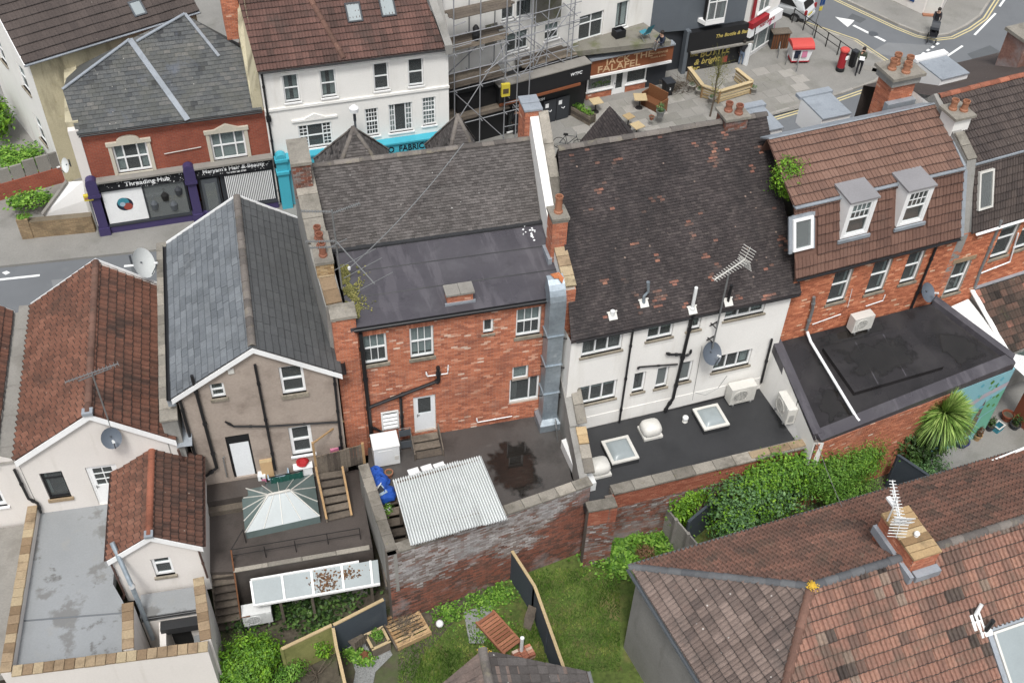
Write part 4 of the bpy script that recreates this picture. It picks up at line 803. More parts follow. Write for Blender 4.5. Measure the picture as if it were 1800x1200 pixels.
def roofwin(parent,M,u,v,w,h,gm='glass_pale',fm='dark_metal',z=.06,fw=.07):
    m=MB()
    for a in ((u,u+w,v,v+fw),(u,u+w,v+h-fw,v+h),(u,u+fw,v+fw,v+h-fw),(u+w-fw,u+w,v+fw,v+h-fw)):m.box(*a,-.02,z+.05,M=M)
    o=m.build('roof_window',fm,parent); MB().box(u+fw,u+w-fw,v+fw,v+h-fw,z,z+.012,M=M).build('pane',gm,o); MB().box(u+fw,u+w-fw,v+fw,v+h-fw,-.01,-.004,M=M).build('window_backing','grey_curtain',o); return o
a,c=uv(Ml,wl[0]),uv(Ml,wl[1]); w_=roofwin(Db,Ml,a[0],c[1],.78,a[1]-c[1],'glass_pale','upvc',.09,.1); MB().box(a[0]-.13,a[0]-.004,c[1]-.06,a[1]+.1,0,.07,M=Ml).box(a[0],a[0]+.78,a[1]+.004,a[1]+.12,0,.07,M=Ml).box(a[0]+.784,a[0]+.88,c[1]-.06,a[1]+.1,0,.07,M=Ml).build('flashing','lead',w_)
gutter(Db,(-.5,-.17,ED-.04),(6.3,-.17,ED-.04),.06)
dw=lambda px,py,y=-.08:(lambda q:(q[0],y,q[1]))(fD.w(px,py,y))
pipe(Db,[dw(1650,424),dw(1601,543)],.05); pipe(Db,[dw(1498,508),dw(1490,540)],.01,'white_plastic','cable',False); pipe(Db,[dw(1522,538),dw(1552,528),dw(1556,518)],.02,'white_plastic','overflow_pipe',False)
pipe(Db,[dw(1431,522,-.12),dw(1428,545,-.12),dw(1417,580,-.12)],.06,'grey_metal','vent_pipe'); pipe(Db,[dw(1428,570),dw(1478,552)],.018,'white_plastic','overflow_pipe',False)
pw=MB(); pw.add([(6.33,-.02,8.9),(6.72,-.02,8.9),(6.72,.9,11.55),(6.33,.9,11.55),(6.72,3.4,12.75),(6.33,3.4,12.75),(6.72,4.6,11.3),(6.33,4.6,11.3),(6.33,4.6,3),(6.72,4.6,3),(6.33,.0,3),(6.72,.0,3)],
                  [(0,1,2,3),(3,2,4,5),(5,4,6,7),(10,0,3,5,7,8),(1,11,9,6,4,2),(10,11,1,0)]); pw.build('party_wall','grey_render',Db)
coping(Db,(6.53,.9,11.57),(6.53,1.9,12.05),.4,.08,.5,seed=31)
ck=MB().box(6.3,7.0,2.0,2.75,10.6,12.55).build('chimney','white_render',Db); MB().box(6.2,7.1,1.9,2.85,12.55,12.65).build('cap','stone_coping',ck); pots(ck,[(6.5,2.5,12.65),(6.82,2.3,12.65)],.13,.42,'orange_clay')
ck=brick_block(Db,5.2,6.2,4.3,5.1,11.0,13.0,'brick_red','chimney',91); MB().box(5.1,6.3,4.2,5.2,12.75,13.05).build('corbel','grey_render',ck); MB().box(5.0,6.4,4.1,5.3,13.05,13.17).build('cap','stone_coping',ck); pots(ck,[(5.35,4.75,13.17),(5.7,5.0,13.17),(6.0,4.7,13.17),(5.7,4.4,13.17)],.14,.42,'orange_clay')
MB().box(5.05,6.25,4.05,4.28,11.7,12.15).build('flashing','lead',ck); MB().add([(6.25,3.4,12.4),(6.25,4.9,12.3),(6.25,4.9,11.6),(6.25,3.4,12.1)],[(0,1,2,3)]).build('side_flashing','white_render',ck)
for i,x in enumerate((.2,3.0)):
    dm=MB(); y0,z=4.1+.1,12.0; dm.box(x-.6,x+.6,y0,y0+1.4,11.0,z); o=dm.build('street_dormer','white_paint',Db); MB().box(x-.7,x+.7,y0+1.35,y0+1.65,z+.0,z+.12).build('lid_edge','lead',o); MB().box(x-.6,x+.6,y0-.05,y0+1.34,z+.002,z+.06).build('lid','lead',o)
DX=thing('flat_extension','brick extension with wide black felt roof, puddles and painted mural front','extension',fD)
zr=lambda x,y:ZD+y*(ZD-4.6)/3.55
FLp=[(-.55,-.02),(6.2,-.12),(8.05,-2.95),(-.72,-3.62)]
mb=MB(); mb.prism([p for p in FLp],2.5,lambda p:zr(*p)-.12); mb.build('felt_roof','felt_black',DX)
def curb(p,q,w,h,name,mat,parent):
    u=(V((*q,0))-V((*p,0))).normalized(); s=V((-u.y,u.x,0))*w/2; m=MB(); pts=[V((*p,0))-s,V((*q,0))-s,V((*q,0))+s,V((*p,0))+s]
    m.prism([(a.x,a.y) for a in pts],lambda p_:zr(*p_)-.3,lambda p_:zr(*p_)+h); return m.build(name,mat,parent)
curb((-.6,-.05),(-.72,-3.55),.34,.1,'parapet','felt_grey',DX); curb((-.72,-3.6),(8.05,-2.95),.4,.08,'parapet','felt_grey',DX); curb((6.25,-.1),(8.1,-2.95),.26,.12,'parapet','felt_grey',DX)
pl=[(1.0,-.75),(4.6,-.85),(5.2,-2.55),(1.35,-2.55)]; mb=MB(); mb.prism(pl,lambda p:zr(*p)-.14,lambda p:zr(*p)+.06); pf=mb.build('raised_platform','felt_black',DX)
for x in (2.3,3.5):MB().add([(x,-.85,zr(x,-.85)+.064),(x+.04,-.85,zr(x,-.85)+.064),(x+.1,-2.5,zr(x,-2.5)+.064),(x+.06,-2.5,zr(x,-2.5)+.064)],[(0,1,2,3)]).build('felt_joint','felt_grey',pf)
def puddle(parent_fr,pts,zf,lab,amp=.12,seed=1,name='puddle'):
    rg=random.Random(seed); P_=[]
    n=len(pts)
    for i in range(n):
        a,b_=V((*pts[i],0)),V((*pts[(i+1) % n],0)); d=b_-a; s=V((-d.y,d.x,0)).normalized()
        for k in range(6):q=a+d*k/6+s*(rg.uniform(-amp,amp) if k else 0); P_.append((q.x,q.y))
    m=MB(); k=len(P_); cx,cy=sum(p[0] for p in P_)/k,sum(p[1] for p in P_)/k; I_=[(cx+(x-cx)*.55,cy+(y-cy)*.55) for x,y in P_]; P_=[(cx+(x-cx)*1.12,cy+(y-cy)*1.12) for x,y in P_]
    m.add([(x,y,zf(x,y)) for x,y in P_+I_+[(cx,cy)]],[(i,(i+1) % k,k+(i+1) % k,k+i) for i in range(k)]+[(k+i,k+(i+1) % k,2*k) for i in range(k)]); o=m.build(name,'puddle',None); a=o.data.attributes.new('rim','FLOAT','POINT'); a.data.foreach_set('value',[0.]*k+[.62]*k+[.7]); o.location=parent_fr.o; o.rotation_euler.z=parent_fr.a
    return tagit(o,lab,'puddle')
puddle(fD,[(1.3,-.9),(4.4,-1.0),(4.7,-2.1),(2.6,-2.3),(1.5,-2.0)],lambda x,y:zr(x,y)+.068,'dark wet sheet of water on the raised felt platform',seed=3)
puddle(fD,[(5.7,-1.1),(6.6,-1.2),(7.4,-2.6),(6.0,-2.7),(5.5,-1.9)],lambda x,y:zr(x,y)-.112,'brown puddle in the far right corner of the black felt roof',seed=4)
puddle(fD,[(.2,-2.0),(.8,-2.1),(1.1,-3.2),(.0,-3.25),(-.2,-2.7)],lambda x,y:zr(x,y)-.112,'dark puddle left of the long white pipe on the felt roof',seed=5)
puddle(fD,[(.8,-.25),(4.2,-.3),(4.1,-.62),(.9,-.66)],lambda x,y:zr(x,y)-.112,'dark puddle along the foot of the orange brick wall',.06,seed=6)
Mw,L_=facing((-.9,-3.82),(5.2,-3.37)); mb=MB(); mb.box(0,L_,0,.2,.3,4.45,M=Mw); mb.build('wall','mortar_dark',DX); mb=MB(); lay_bricks(mb,0,L_,.6,4.45,(),0,Mw,seed=93); mb.build('brickwork','brick_red',DX,kind='stuff')
Mw2,L2=facing((5.2,-3.37),(8.2,-3.15)); MB().box(0,L2,0,.2,.3,4.45,M=Mw2).build('mural_wall','sky_mural',DX)
mb=MB(); mb.add([(-.95,-3.8,3.2),(-.9,-.03,3.2),(-.75,-.03,5.95),(-.95,-3.75,4.55)],[(0,1,2,3)]); mb.add([(-.95,-3.8,3.2),(-.95,-3.75,4.55),(-.6,-3.85,4.5),(-.6,-3.9,3.2)],[(0,1,2,3)]); mb.build('side_wall','white_render',DX)
rg=random.Random(8)
def mural(pts,mat):
    m=MB(); m.poly([(x*L2,-.006-rg.random()*.006,1.0+z*3.4) for x,z in pts],M=Mw2); m.build('mural_shape',mat,DX)
mural([(0,.55),(.3,.62),(.62,.75),(1,.82),(1,.74),(.6,.66),(.3,.5),(0,.42)],'mauve_mural'); mural([(0,.0),(.55,.0),(.6,.35),(.3,.4),(0,.36)],'deep_blue'); mural([(.55,.45),(.8,.6),(1,.7),(1,.4),(.75,.3)],'foliage_mural'); mural([(.62,0),(.66,.4),(.72,.62),(.76,.4),(.74,0)],'mural_brown')
mural([(.75,0),(.8,.3),(1,.38),(1,0)],'foliage_mural')
for k in range(26):x,z=rg.uniform(.5,.98),rg.uniform(.25,.95); a=rg.uniform(.02,.04); mural([(x-a,z),(x,z+a),(x+a,z),(x,z-a)],rg.choice(['foliage_mural','leaf_mid','turquoise']))
t=thing('drain_pipe','long white waste pipe lying across the black felt roof','pipe',fD); za=lambda x,y:zr(x,y)+.05
MB().tube([(.62,-.12,za(.62,-.12)+.15),(.66,-.4,za(.66,-.4)),(.98,-3.42,za(.98,-3.42)),(1.02,-3.52,za(1,-3.5)-.0)],.055,10).build('pipe','white_plastic',t)
for k in (.25,.6):x,y=.66+.32*k,-.4-3.0*k; MB().box(x-.07,x+.07,y-.06,y+.06,za(x,y)-.16,za(x,y)-.04).build('support','felt_dark',t)
q=fD.g(1502,571,5.62); aircon(fD.wld((q[0]-.05,-.34,zr(0,-.3)-.1)),3.6,'cream air conditioner on the black felt roof beneath the sash windows',.85,.36,.66)
q=dw(1632,514,-.3); dish(fD.wld(q),20,'dark grey satellite dish on the orange brick wall near the black downpipe',.34,el=42)
p=V((18.05,22.0,4.05)); t=aircon(p,-90-4,'cream air conditioner hung on the white side wall',.95,.34,.75)
MB().bar((-.3,.17,1.15),(-.3,.22,.2),.03).bar((.3,.17,1.15),(.3,.22,.2),.03).build('wall_bracket','black_iron',t)
# ================================================================ last building at the right edge
fE=Fr(*fD.wld((6.75,0,0))[:2],6.5)
Eb=thing('dark_roofed_building','orange brick building with dark brown tiled roof at the right edge','building',fE)
ew=lambda px,py,y=0:fE.w(px,py,y); hol=[]
for tl,bl,br in (((1760,392),(1738,455),(1770,447)),((1806,375),(1783,440),(1812,430))):
    a,b_,c=ew(*tl),ew(*bl),ew(*br); rc=((a[0]+b_[0])/2,c[0],(b_[1]+c[1])/2,a[1]); hol.append(rc); w_=window(Eb,rc,0,rows=(1,1),sillw=.1); MB().box(rc[0]-.12,rc[1]+.12,-.035,-.004,rc[3]+.004,rc[3]+.2).build('lintel','stone_buff',w_)
mb=MB(); grid_wall(mb,1.56,8,3.2,9.0,hol,0.,.12); mb.build('wall','mortar',Eb); mb=MB(); lay_bricks(mb,1.56,5,5.0,9.0,hol+[(h[0]-.12,h[1]+.12,h[3],h[3]+.2) for h in hol],0.,tint=brt,seed=95); mb.build('brickwork','brick_orange',Eb,kind='stuff')
p0,p1,b0,b1,t0,t1=V((0,-.1,8.98)),V((8,-.1,8.98)),V((.0,.9,11.35)),V((8,.9,11.35)),V((-.1,3.3,12.7)),V((8,3.3,12.7))
mb=MB(); mb.add([p0,p1,b1,b0,t1,t0,(8,7,11),(-.1,7,11),(8,7,3),(-.1,7,3)],[(0,1,2,3),(3,2,4,5),(5,4,6,7),(7,6,8,9)]); mb.v=[(a,b,c-.03) for a,b,c in mb.v]; rE=mb.build('roof','tile_chocolate',Eb)
Ml=slopeM(p0,p1,b0); cover(rE,Ml,[uv(Ml,q) for q in (p0,p1,b1,b0)],.25,.3,'ribs','tile_chocolate',fE,th=.03,amp=1.6,tint=coat(.2,.8,.4),seed=96)
Mu=slopeM(b0,b1,t0); cover(rE,Mu,[uv(Mu,q) for q in (b0,b1,t1,t0)],.25,.3,'ribs','tile_chocolate',fE,th=.035,amp=1.6,tint=coat(.2,.8,.4),seed=97)
ridge(rE,t0+V((0,0,.03)),t1+V((0,0,.03)),.13,.45,'ridge_clay',seed=4); MB().bar(b0+V((0,-.03,.01)),b1+V((0,-.03,.01)),.12,.06).build('lead_roll','lead',rE)
a,c=uv(Ml,fE.on(1718,302,Ml)),uv(Ml,fE.on(1742,362,Ml)); roofwin(Eb,Ml,a[0],c[1],.66,a[1]-c[1],'glass_pale','offwhite_metal',.09)
gutter(Eb,(.2,-.18,8.94),(8,-.18,8.94),.06,'white_plastic')
epp=lambda px,py,y=-.1:(lambda q:(q[0],y,q[1]))(fE.w(px,py,y))
pipe(Eb,[epp(1760,388),epp(1722,478),epp(1713,505)],.06,'grey_metal'); pipe(Eb,[epp(1790,410),epp(1775,460),epp(1724,480)],.03,'white_plastic','waste_pipe')
ck=MB().box(4.7,5.7,4.4,5.4,10.5,13.2).build('chimney','brick_weathered',Eb); MB().box(4.6,5.8,4.3,5.5,13.2,13.32).build('cap','stone_coping',ck)
dm=MB().box(1.2,2.5,4.6,6.0,11.0,12.3).build('street_dormer','white_paint',Eb); MB().box(1.1,2.6,5.9,6.2,12.3,12.42).build('lid_edge','white_paint',dm); MB().box(1.2,2.5,4.55,5.88,12.302,12.35).build('lid','lead',dm)
LT=thing('tiled_lean_to','mossy tiled lean-to roof at the right edge below the brick wall','lean-to',fE)
l0,l1,u0,u1=V((1.9,-2.35,4.2)),V((7,-2.35,4.2)),V((1.45,-.02,5.75)),V((7,-.02,5.75))
mb=MB(); mb.add([l0,l1,u1,u0,(1.9,-2.35,2),(7,-2.35,2),(1.45,-.02,2)],[(0,1,2,3),(4,5,1,0),(6,4,0,3)]); mb.v=[(a,b,c-.03) for a,b,c in mb.v]; lt=mb.build('roof','grey_render',LT)
Ml=slopeM(l0,l1,u0); cover(lt,Ml,[uv(Ml,q) for q in (l0,l1,u1,u0)],.28,.3,'roman','tile_mossy',fE,nmax=150,tint=coat(0,1,.5),seed=98,missing=lambda u,v:False)
MB().bar(u0+V((.0,-.02,.06)),u1+V((0,-.02,.06)),.2,.04).build('flashing','lead',lt); MB().bar(l0+V((-.08,0,.03)),u0+V((-.08,0,.03)),.2,.05).build('verge_board','white_paint',lt)
for k in range(4):MB().box(2.2+k*.9,2.9+k*.9,-2.38,-2.36,3.3,4.05).build('pane','glass_green',lt)
WR=thing('white_corrugated_roof','white corrugated sheet roof beyond the black felt parapet','roof',fE)
WQ=[(.3,-.2,5.3),(1.35,-.1,5.3),(1.85,-2.5,4.35),(3.2,-3.3,4.1),(3.0,-4.2,4.0),(1.6,-3.6,4.2)]
mb=MB(); mb.add(WQ,[(0,1,2,5),(5,2,3,4)]); mb.build('backing','white_paint',WR)
for k in range(22):
    f=k/21; a=V(WQ[5]).lerp(V(WQ[4]),f); b_=V(WQ[2]).lerp(V(WQ[3]),f); MB().bar(a+V((0,0,.02)),b_+V((0,0,.02)),.035,.03).build('rib','white_paint',WR)
# ================================================================ tan rendered gable house with the slate roof
fA=Fr(-1.23,24.97,-4); EA,APX,APZ,XA0,XA1=8.2,1.43,9.82,-1.12,3.86; YA=7.25
A2=thing('tan_gable_house','tan rendered gable house with grey slate roof and white barge boards','house',fA)
hol=[]
win(A2,fA,(367,676),(398,697),rows=(1,1),sillw=.1); win(A2,fA,(489,646),(539,688),rows=(1,1),sillw=.16,fw=.08); win(A2,fA,(506,752),(553,795),rows=(1,1),fw=.11,sill='upvc')
a,b_,c=fA.w(395,768),fA.w(412,840),fA.w(452,832); dr=((a[0]+b_[0])/2,c[0],3.6,a[1]); hol.append(dr)
mb=gable(XA0,XA1,2.4,EA,APX,APZ,hol)
mb.poly([(XA0,YA,0),(XA0,0,0),(XA0,0,EA),(XA0,YA,EA)]); mb.poly([(XA1,0,2.4),(XA1,YA,0),(XA1,YA,EA),(XA1,0,EA)]); mb.poly([(XA1,YA,0),(XA0,YA,0),(XA0,YA,EA),(APX,YA,APZ),(XA1,YA,EA)]); mb.build('wall','tan_render',A2)
dd_=door(A2,(dr[0]+.02,dr[1],dr[2],dr[3]-.36),mat='pale_door',fmat='black_paint',inset=.05,handle=False); MB().box(dr[0],dr[1],.05,.09,dr[3]-.36,dr[3]).build('transom','black_paint',dd_)
sl=(APZ-EA)/(APX-XA0); ov=.16
eL,eR,ap=V((XA0-ov,-.14,EA-ov*sl)),V((XA1+ov,-.14,EA-ov*.66)),V((APX,-.14,APZ)); f_=V((0,YA+.28,0))
mb=MB(); mb.add([eL,ap,ap+f_,eL+f_,eR,eR+f_],[(0,1,2,3),(1,4,5,2)]); mb.v=[(a,b,c-.02) for a,b,c in mb.v]; rA=mb.build('roof','slate_dark',A2)
M_=slopeM(eL+f_,eL,ap+f_); cover(rA,M_,[uv(M_,q) for q in (eL+f_,eL,ap,ap+f_)],.36,.25,'flat','slate_blue',fA,th=.014,nmax=300,stag=.5,tint=coat(.15,.85,.4),name='slate',seed=101,gap=.008)
M_=slopeM(eR,eR+f_,ap); cover(rA,M_,[uv(M_,q) for q in (eR,eR+f_,ap+f_,ap)],.42,.24,'flat','slate_dark',fA,th=.012,nmax=0,stag=0,tint=coat(.2,.8,.5),name='slate',seed=102,gap=.012)
ridge(rA,ap+V((0,0,.06)),ap+f_+V((0,0,.06)),.13,.42,'ridge_grey',seed=9)
for s in (0,1):
    y=-.16 if s == 0 else YA+.16
    for p,q in ((eL,ap),(ap,eR)):zo=-.05 if s == 0 else .1; a,b_=V((p.x,y,p.z+zo)),V((q.x,y,q.z+zo)); MB().add([a,b_,b_-V((0,0,.2)),a-V((0,0,.2)),a+V((0,.03,0)),b_+V((0,.03,0)),b_+V((0,.03,-.2)),a+V((0,.03,-.2))],[(0,1,2,3),(4,5,1,0),(7,6,5,4),(3,2,6,7)]).build('barge_board','upvc',A2)
gutter(A2,eL+V((-.07,0,-.02)),eL+f_+V((-.07,0,-.02)),.075); gutter(A2,eR+V((.07,0,-.02)),eR+f_+V((.07,0,-.02)),.075)
MB().box(XA0-.32,XA0-.08,.0,YA,EA-.6,EA-.32).build('lead_gutter','lead',A2)
aw=lambda px,py,y=-.1:(lambda q:(q[0],y,q[1]))(fA.w(px,py,y))
pipe(A2,[aw(314,696),aw(353,836),aw(355,850)],.05); pipe(A2,[aw(337,660),aw(381,822),aw(362,836)],.055,name='soil_stack'); pipe(A2,[aw(448,641),aw(484,825)],.045); pipe(A2,[aw(586,650),aw(601,790)],.045)
pipe(A2,[aw(396,741),aw(411,749),aw(470,749),aw(598,741)],.035,name='waste_pipe'); pipe(A2,[aw(395,802),aw(392,804),aw(399,838)],.02,'grey_metal','gas_pipe',False)
MB().box(*[q for q in (fA.w(400,650)[0],fA.w(411,650)[0])],-.05,-.003,fA.w(400,656)[1],fA.w(400,648)[1]).build('wall_vent','offwhite_metal',A2)
p=aw(505,617,-.0); m=MB().box(p[0]-.07,p[0]+.07,.55,.7,9.0,9.12);
PWt=thing('party_wall','low party wall with grey coping stones between tiled and slated gable roofs','wall',fA)
c0,c1=fA.loc(at(297,742,7.3)),fA.loc(at(289,428,7.3)); c0.y=-.3
MB().add([(c0.x-.24,c0.y,3),(c0.x+.24,c0.y,3),(c0.x+.24,c0.y,7.28),(c0.x-.24,c0.y,7.28),(c1.x-.24,c1.y,3),(c1.x+.24,c1.y,3),(c1.x+.24,c1.y,7.28),(c1.x-.24,c1.y,7.28)],[(0,1,2,3),(0,3,7,4),(1,5,6,2),(3,2,6,7),(5,4,7,6)]).build('wall','grey_render',PWt)
coping(PWt,(c0.x,c0.y-.05,7.3),(c1.x,c1.y,7.3),.56,.09,.5,seed=22)
# ================================================================ cream gable house with the clay tiled roof
fP=Fr(-5.71,25.08,-6); XP0,XP1,EP,PX_,PZ_=-1.8,3.0,6.5,.75,8.2; YP=6.9
P1=thing('cream_gable_house','cream rendered gable house with red clay tiled roof and white barge boards','house',fP)
hol=[]
a,b_=fP.w(72,832),fP.w(124,872); rc=(fP.w(82,850)[0]-.1,fP.w(110,850)[0]+.12,b_[1],a[1]); hol.append(rc); window(P1,rc,0,rows=(3,1),mat='black_paint',sillw=.12,sill='stone_buff',blind=('net_curtain',.25,1))
a,b_=fP.w(157,821),fP.w(178,887); dr=(fP.w(163,855)[0]-.02,fP.w(163,855)[0]+.93,3.62,a[1]); hol.append(dr)
mb=gable(XP0,XP1,2.5,EP,PX_,PZ_,hol); mb.poly([(XP1,0,2.5),(XP1,YP,0),(XP1,YP,EP),(XP1,0,EP)]); mb.poly([(XP1,YP,0),(XP0,YP,0),(XP0,YP,EP),(PX_,YP,PZ_),(XP1,YP,EP)]); mb.build('wall','cream_render',P1)
door(P1,dr,light=(.14,.86,.5,.95),bars=(1,2),mat='upvc')
eL,eR,ap=V((XP0-.05,-.12,EP-.03)),V((XP1+.05,-.12,EP-.03)),V((PX_,-.12,PZ_)); f_=V((-.18,YP+.24,0))
mb=MB(); mb.add([eL,ap,ap+f_,eL+f_,eR,eR+f_],[(0,1,2,3),(1,4,5,2)]); mb.v=[(a,b,c-.03) for a,b,c in mb.v]; rP=mb.build('roof','tile_clay',P1)
M_=slopeM(eL+f_,eL,ap+f_); cover(rP,M_,[uv(M_,q) for q in (eL+f_,eL,ap,ap+f_)],.25,.30,'pan','tile_clay',fP,th=.03,nmax=150,tint=coat(.35,.85,.6),seed=111,amp=2.3)
M_=slopeM(eR,eR+f_,ap); cover(rP,M_,[uv(M_,q) for q in (eR,eR+f_,ap+f_,ap)],.25,.30,'pan','tile_clay',fP,th=.028,nmax=150,tint=coat(.2,.7,.7),seed=112,amp=1.2)
ridge(rP,ap+V((0,0,.06)),ap+f_+V((0,0,.06)),.12,.4,'ridge_brown',seed=14)
for y in (-.14,YP+.16):
    dx=0 if y<0 else -.18
    for p,q in ((eL,ap),(ap,eR)):zo=-.02 if y<0 else .12; a,b_=V((p.x+dx,y,p.z+zo)),V((q.x+dx,y,q.z+zo)); MB().add([a,b_,b_-V((0,0,.24)),a-V((0,0,.24)),a+V((0,.03,0)),b_+V((0,.03,0)),b_+V((0,.03,-.24)),a+V((0,.03,-.24))],[(0,1,2,3),(4,5,1,0),(7,6,5,4),(3,2,6,7)]).build('barge_board','upvc',P1)
MB().box(PX_-.16,PX_+.16,-.2,.05,PZ_-.02,PZ_+.1).build('ridge_cap','lead',P1)
MB().add([(XP0-.6,-.1,EP-.12),(XP0+.05,-.1,EP-.12),(XP0-.1,YP,EP-.12),(XP0-.85,YP,EP-.12)],[(0,1,2,3)]).build('valley_gutter','concrete',P1)
for k in range(5):y=.6+k*1.35; MB().add([(XP0-.64,y,EP-.1),(XP0+.02,y,EP-.11),(XP0+.0,y+1.2,EP-.1),(XP0-.68,y+1.2,EP-.08)],[(0,1,2,3)]).build('lead_sheet','concrete',P1)
pww=lambda px,py,y=-.09:(lambda q:(q[0],y,q[1]))(fP.w(px,py,y))
pipe(P1,[pww(25,825),pww(50,876),pww(66,884),pww(72,900)],.045)
MB().add([(XP1+.02,-.15,EP-.35),(XP1+.5,-.15,EP-.35),(XP1+.5,1.6,EP-.1),(XP1+.02,1.6,EP-.1)],[(0,1,2,3)]).build('flashing','lead',P1); pipe(P1,[(XP1+.05,-.2,EP-.4),(XP1+.1,-.2,EP-1.2)],.04,'brown_plastic')
q=pww(196,770,-.35); dish(fP.wld(q),14,'blue-grey satellite dish on the cream gable',.31,'dish_grey',el=35)
t=thing('gable_antenna','television aerial on a leaning pole fixed to the cream gable','antenna',fP); b0=V(pww(197,757,-.12)); t0=V((b0.x,-.12,fP.w(163,655,-.12)[1])); MB().tube([b0,t0],.025,8).build('mast','grey_metal',t); yagi(t,t0,(1,.35,0),1.55,15,.22,back=False); MB().bar(t0+V((-.4,-.15,-.12)),t0+V((.5,.2,-.1)),.03).build('support_arm','grey_metal',t)
p=fP.on(254,497,slopeM(eR,eR+f_,ap)); dish(fP.wld(p+V((.1,.2,.75))),55,'large white satellite dish over the clay tiles beside the party wall',.5,'dish_white',el=25,pole=.5)
P0=thing('neighbour_house','cream house with red clay tiled roof cut off by the left edge','house',fP)
e1,r1=V((XP0-.6,-.12,EP-.03)),V((-4.6,-.12,8.3)); f2=V((-.22,YP+.1,0)); mb=MB(); mb.add([e1,e1+f2,r1+f2,r1],[(0,1,2,3)]); mb.v=[(a,b,c-.03) for a,b,c in mb.v]; r0_=mb.build('roof','tile_clay',P0)
M_=slopeM(e1,e1+f2,r1); cover(r0_,M_,[uv(M_,q) for q in (e1,e1+f2,r1+f2,r1)],.25,.30,'pan','tile_clay',fP,th=.018,nmax=120,tint=coat(.2,.7,.7),seed=113,amp=.8)
hol=[]; a,b_=fP.w(-20,855),fP.w(14,888); rc=(a[0]-.2,b_[0],b_[1],a[1]); hol.append(rc); window(P0,rc,0,rows=(1,),fw=.1,sill='upvc')
mb=MB(); grid_wall(mb,-6,XP0-.02,2.5,EP-.1,hol,0.,.1); mb.poly([(-6,0,EP-.1),(XP0-.02,0,EP-.1),(-4.6,0,8.2)]); mb.build('wall','cream_render',P0)
for y in (-.14,YP+.02):a,b_=V((r1.x-(.2 if y>0 else 0),y,r1.z)),V((e1.x-(.2 if y>0 else 0),y,e1.z)); MB().add([a,b_,b_-V((0,0,.22)),a-V((0,0,.22))],[(0,1,2,3)]).build('barge_board','upvc',P0)
fO=Fr(-3.85,21.62,-6); O=thing('outrigger','small cream outrigger with red clay tiled gable roof and little window','outrigger',fO)
ZA,ZE,hx=6.0,5.12,1.32; hol=[]; a,b_=fO.w(265,983),fO.w(309,1008); rc=(fO.w(270,1000)[0],fO.w(306,1000)[0],b_[1],a[1]); hol.append(rc); window(O,rc,0,rows=(2,1),fw=.08,sillw=.1)
mb=gable(-hx,hx,2.6,ZE,0,ZA-.04,hol); mb.poly([(-hx,3.6,2.6),(-hx,0,2.6),(-hx,0,ZE),(-hx,3.6,ZE)]); mb.poly([(hx,0,2.6),(hx,3.6,2.6),(hx,3.6,ZE),(hx,0,ZE)]); mb.build('wall','cream_render',O)
eL,eR,ap,f_=V((-hx-.1,-.12,ZE-.05)),V((hx+.1,-.12,ZE-.05)),V((0,-.12,ZA)),V((0,3.66,0))
mb=MB(); mb.add([eL,ap,ap+f_,eL+f_,eR,eR+f_],[(0,1,2,3),(1,4,5,2)]); mb.v=[(a,b,c-.03) for a,b,c in mb.v]; rO=mb.build('roof','tile_clay',O)
M_=slopeM(eL+f_,eL,ap+f_); cover(rO,M_,[uv(M_,q) for q in (eL+f_,eL,ap,ap+f_)],.22,.28,'pan','tile_clay',fO,th=.03,nmax=100,tint=coat(.45,.9,.4),seed=121,amp=1.7)
M_=slopeM(eR,eR+f_,ap); cover(rO,M_,[uv(M_,q) for q in (eR,eR+f_,ap+f_,ap)],.22,.26,'pan','tile_clay',fO,th=.03,nmax=100,tint=coat(.15,.4,.4),seed=122,amp=1.5)
ridge(rO,ap+V((0,0,.06)),ap+f_+V((0,0,.06)),.11,.38,'ridge_clay',seed=15)
for p,q in ((eL,ap),(ap,eR)):a,b_=V((p.x,-.14,p.z)),V((q.x,-.14,q.z)); MB().add([a,b_,b_-V((0,0,.22)),a-V((0,0,.22)),a+V((0,.03,0)),b_+V((0,.03,0)),b_+V((0,.03,-.22)),a+V((0,.03,-.22))],[(0,1,2,3),(4,5,1,0),(7,6,5,4),(3,2,6,7)]).build('barge_board','upvc',O)
MB().box(-.13,.13,-.2,.05,ZA,ZA+.09).build('ridge_cap','lead',O)
gutter(O,eL+V((-.05,.05,-.02)),eL+f_+V((-.05,0,-.02)),.05,'brown_plastic'); gutter(O,eR+V((.05,.05,-.02)),eR+f_+V((.05,0,-.02)),.05,'brown_plastic')
pipe(O,[(-hx-.03,-.08,ZE-.15),(-hx+.02,-.1,3.2),(-hx-.05,-.2,3.05)],.035,'brown_plastic'); pipe(O,[(hx-.05,-.08,ZE-.15),(hx-.02,-.1,3.4)],.035,'brown_plastic')
Y1=thing('flat_roofed_annexe','cream annexe with wet pale grey flat roof and buff brick parapets, bottom left','annexe',fP)
g1=lambda px,py,z=3.6:fP.g(px,py,z)
ybl,ybr,yfr,yfl=g1(70,888),(.7,-.02),g1(214,1160),g1(28,1178)
MB().prism([ybl,ybr,(fP.loc(at(195,990,3.6)).x+.1,-3.2),g1(217,1058),yfr,yfl],3.2,3.6).build('flat_roof','felt_pale',Y1)
a,b_=V((*g1(42,1092,3.61),3.606)),V((*g1(216,1078,3.61),3.606)); MB().add([a,b_,b_+V((0,.05,.02)),a+V((0,.05,.02))],[(0,1,2,3)]).build('felt_seam','dark_metal',Y1)
cz=3.98
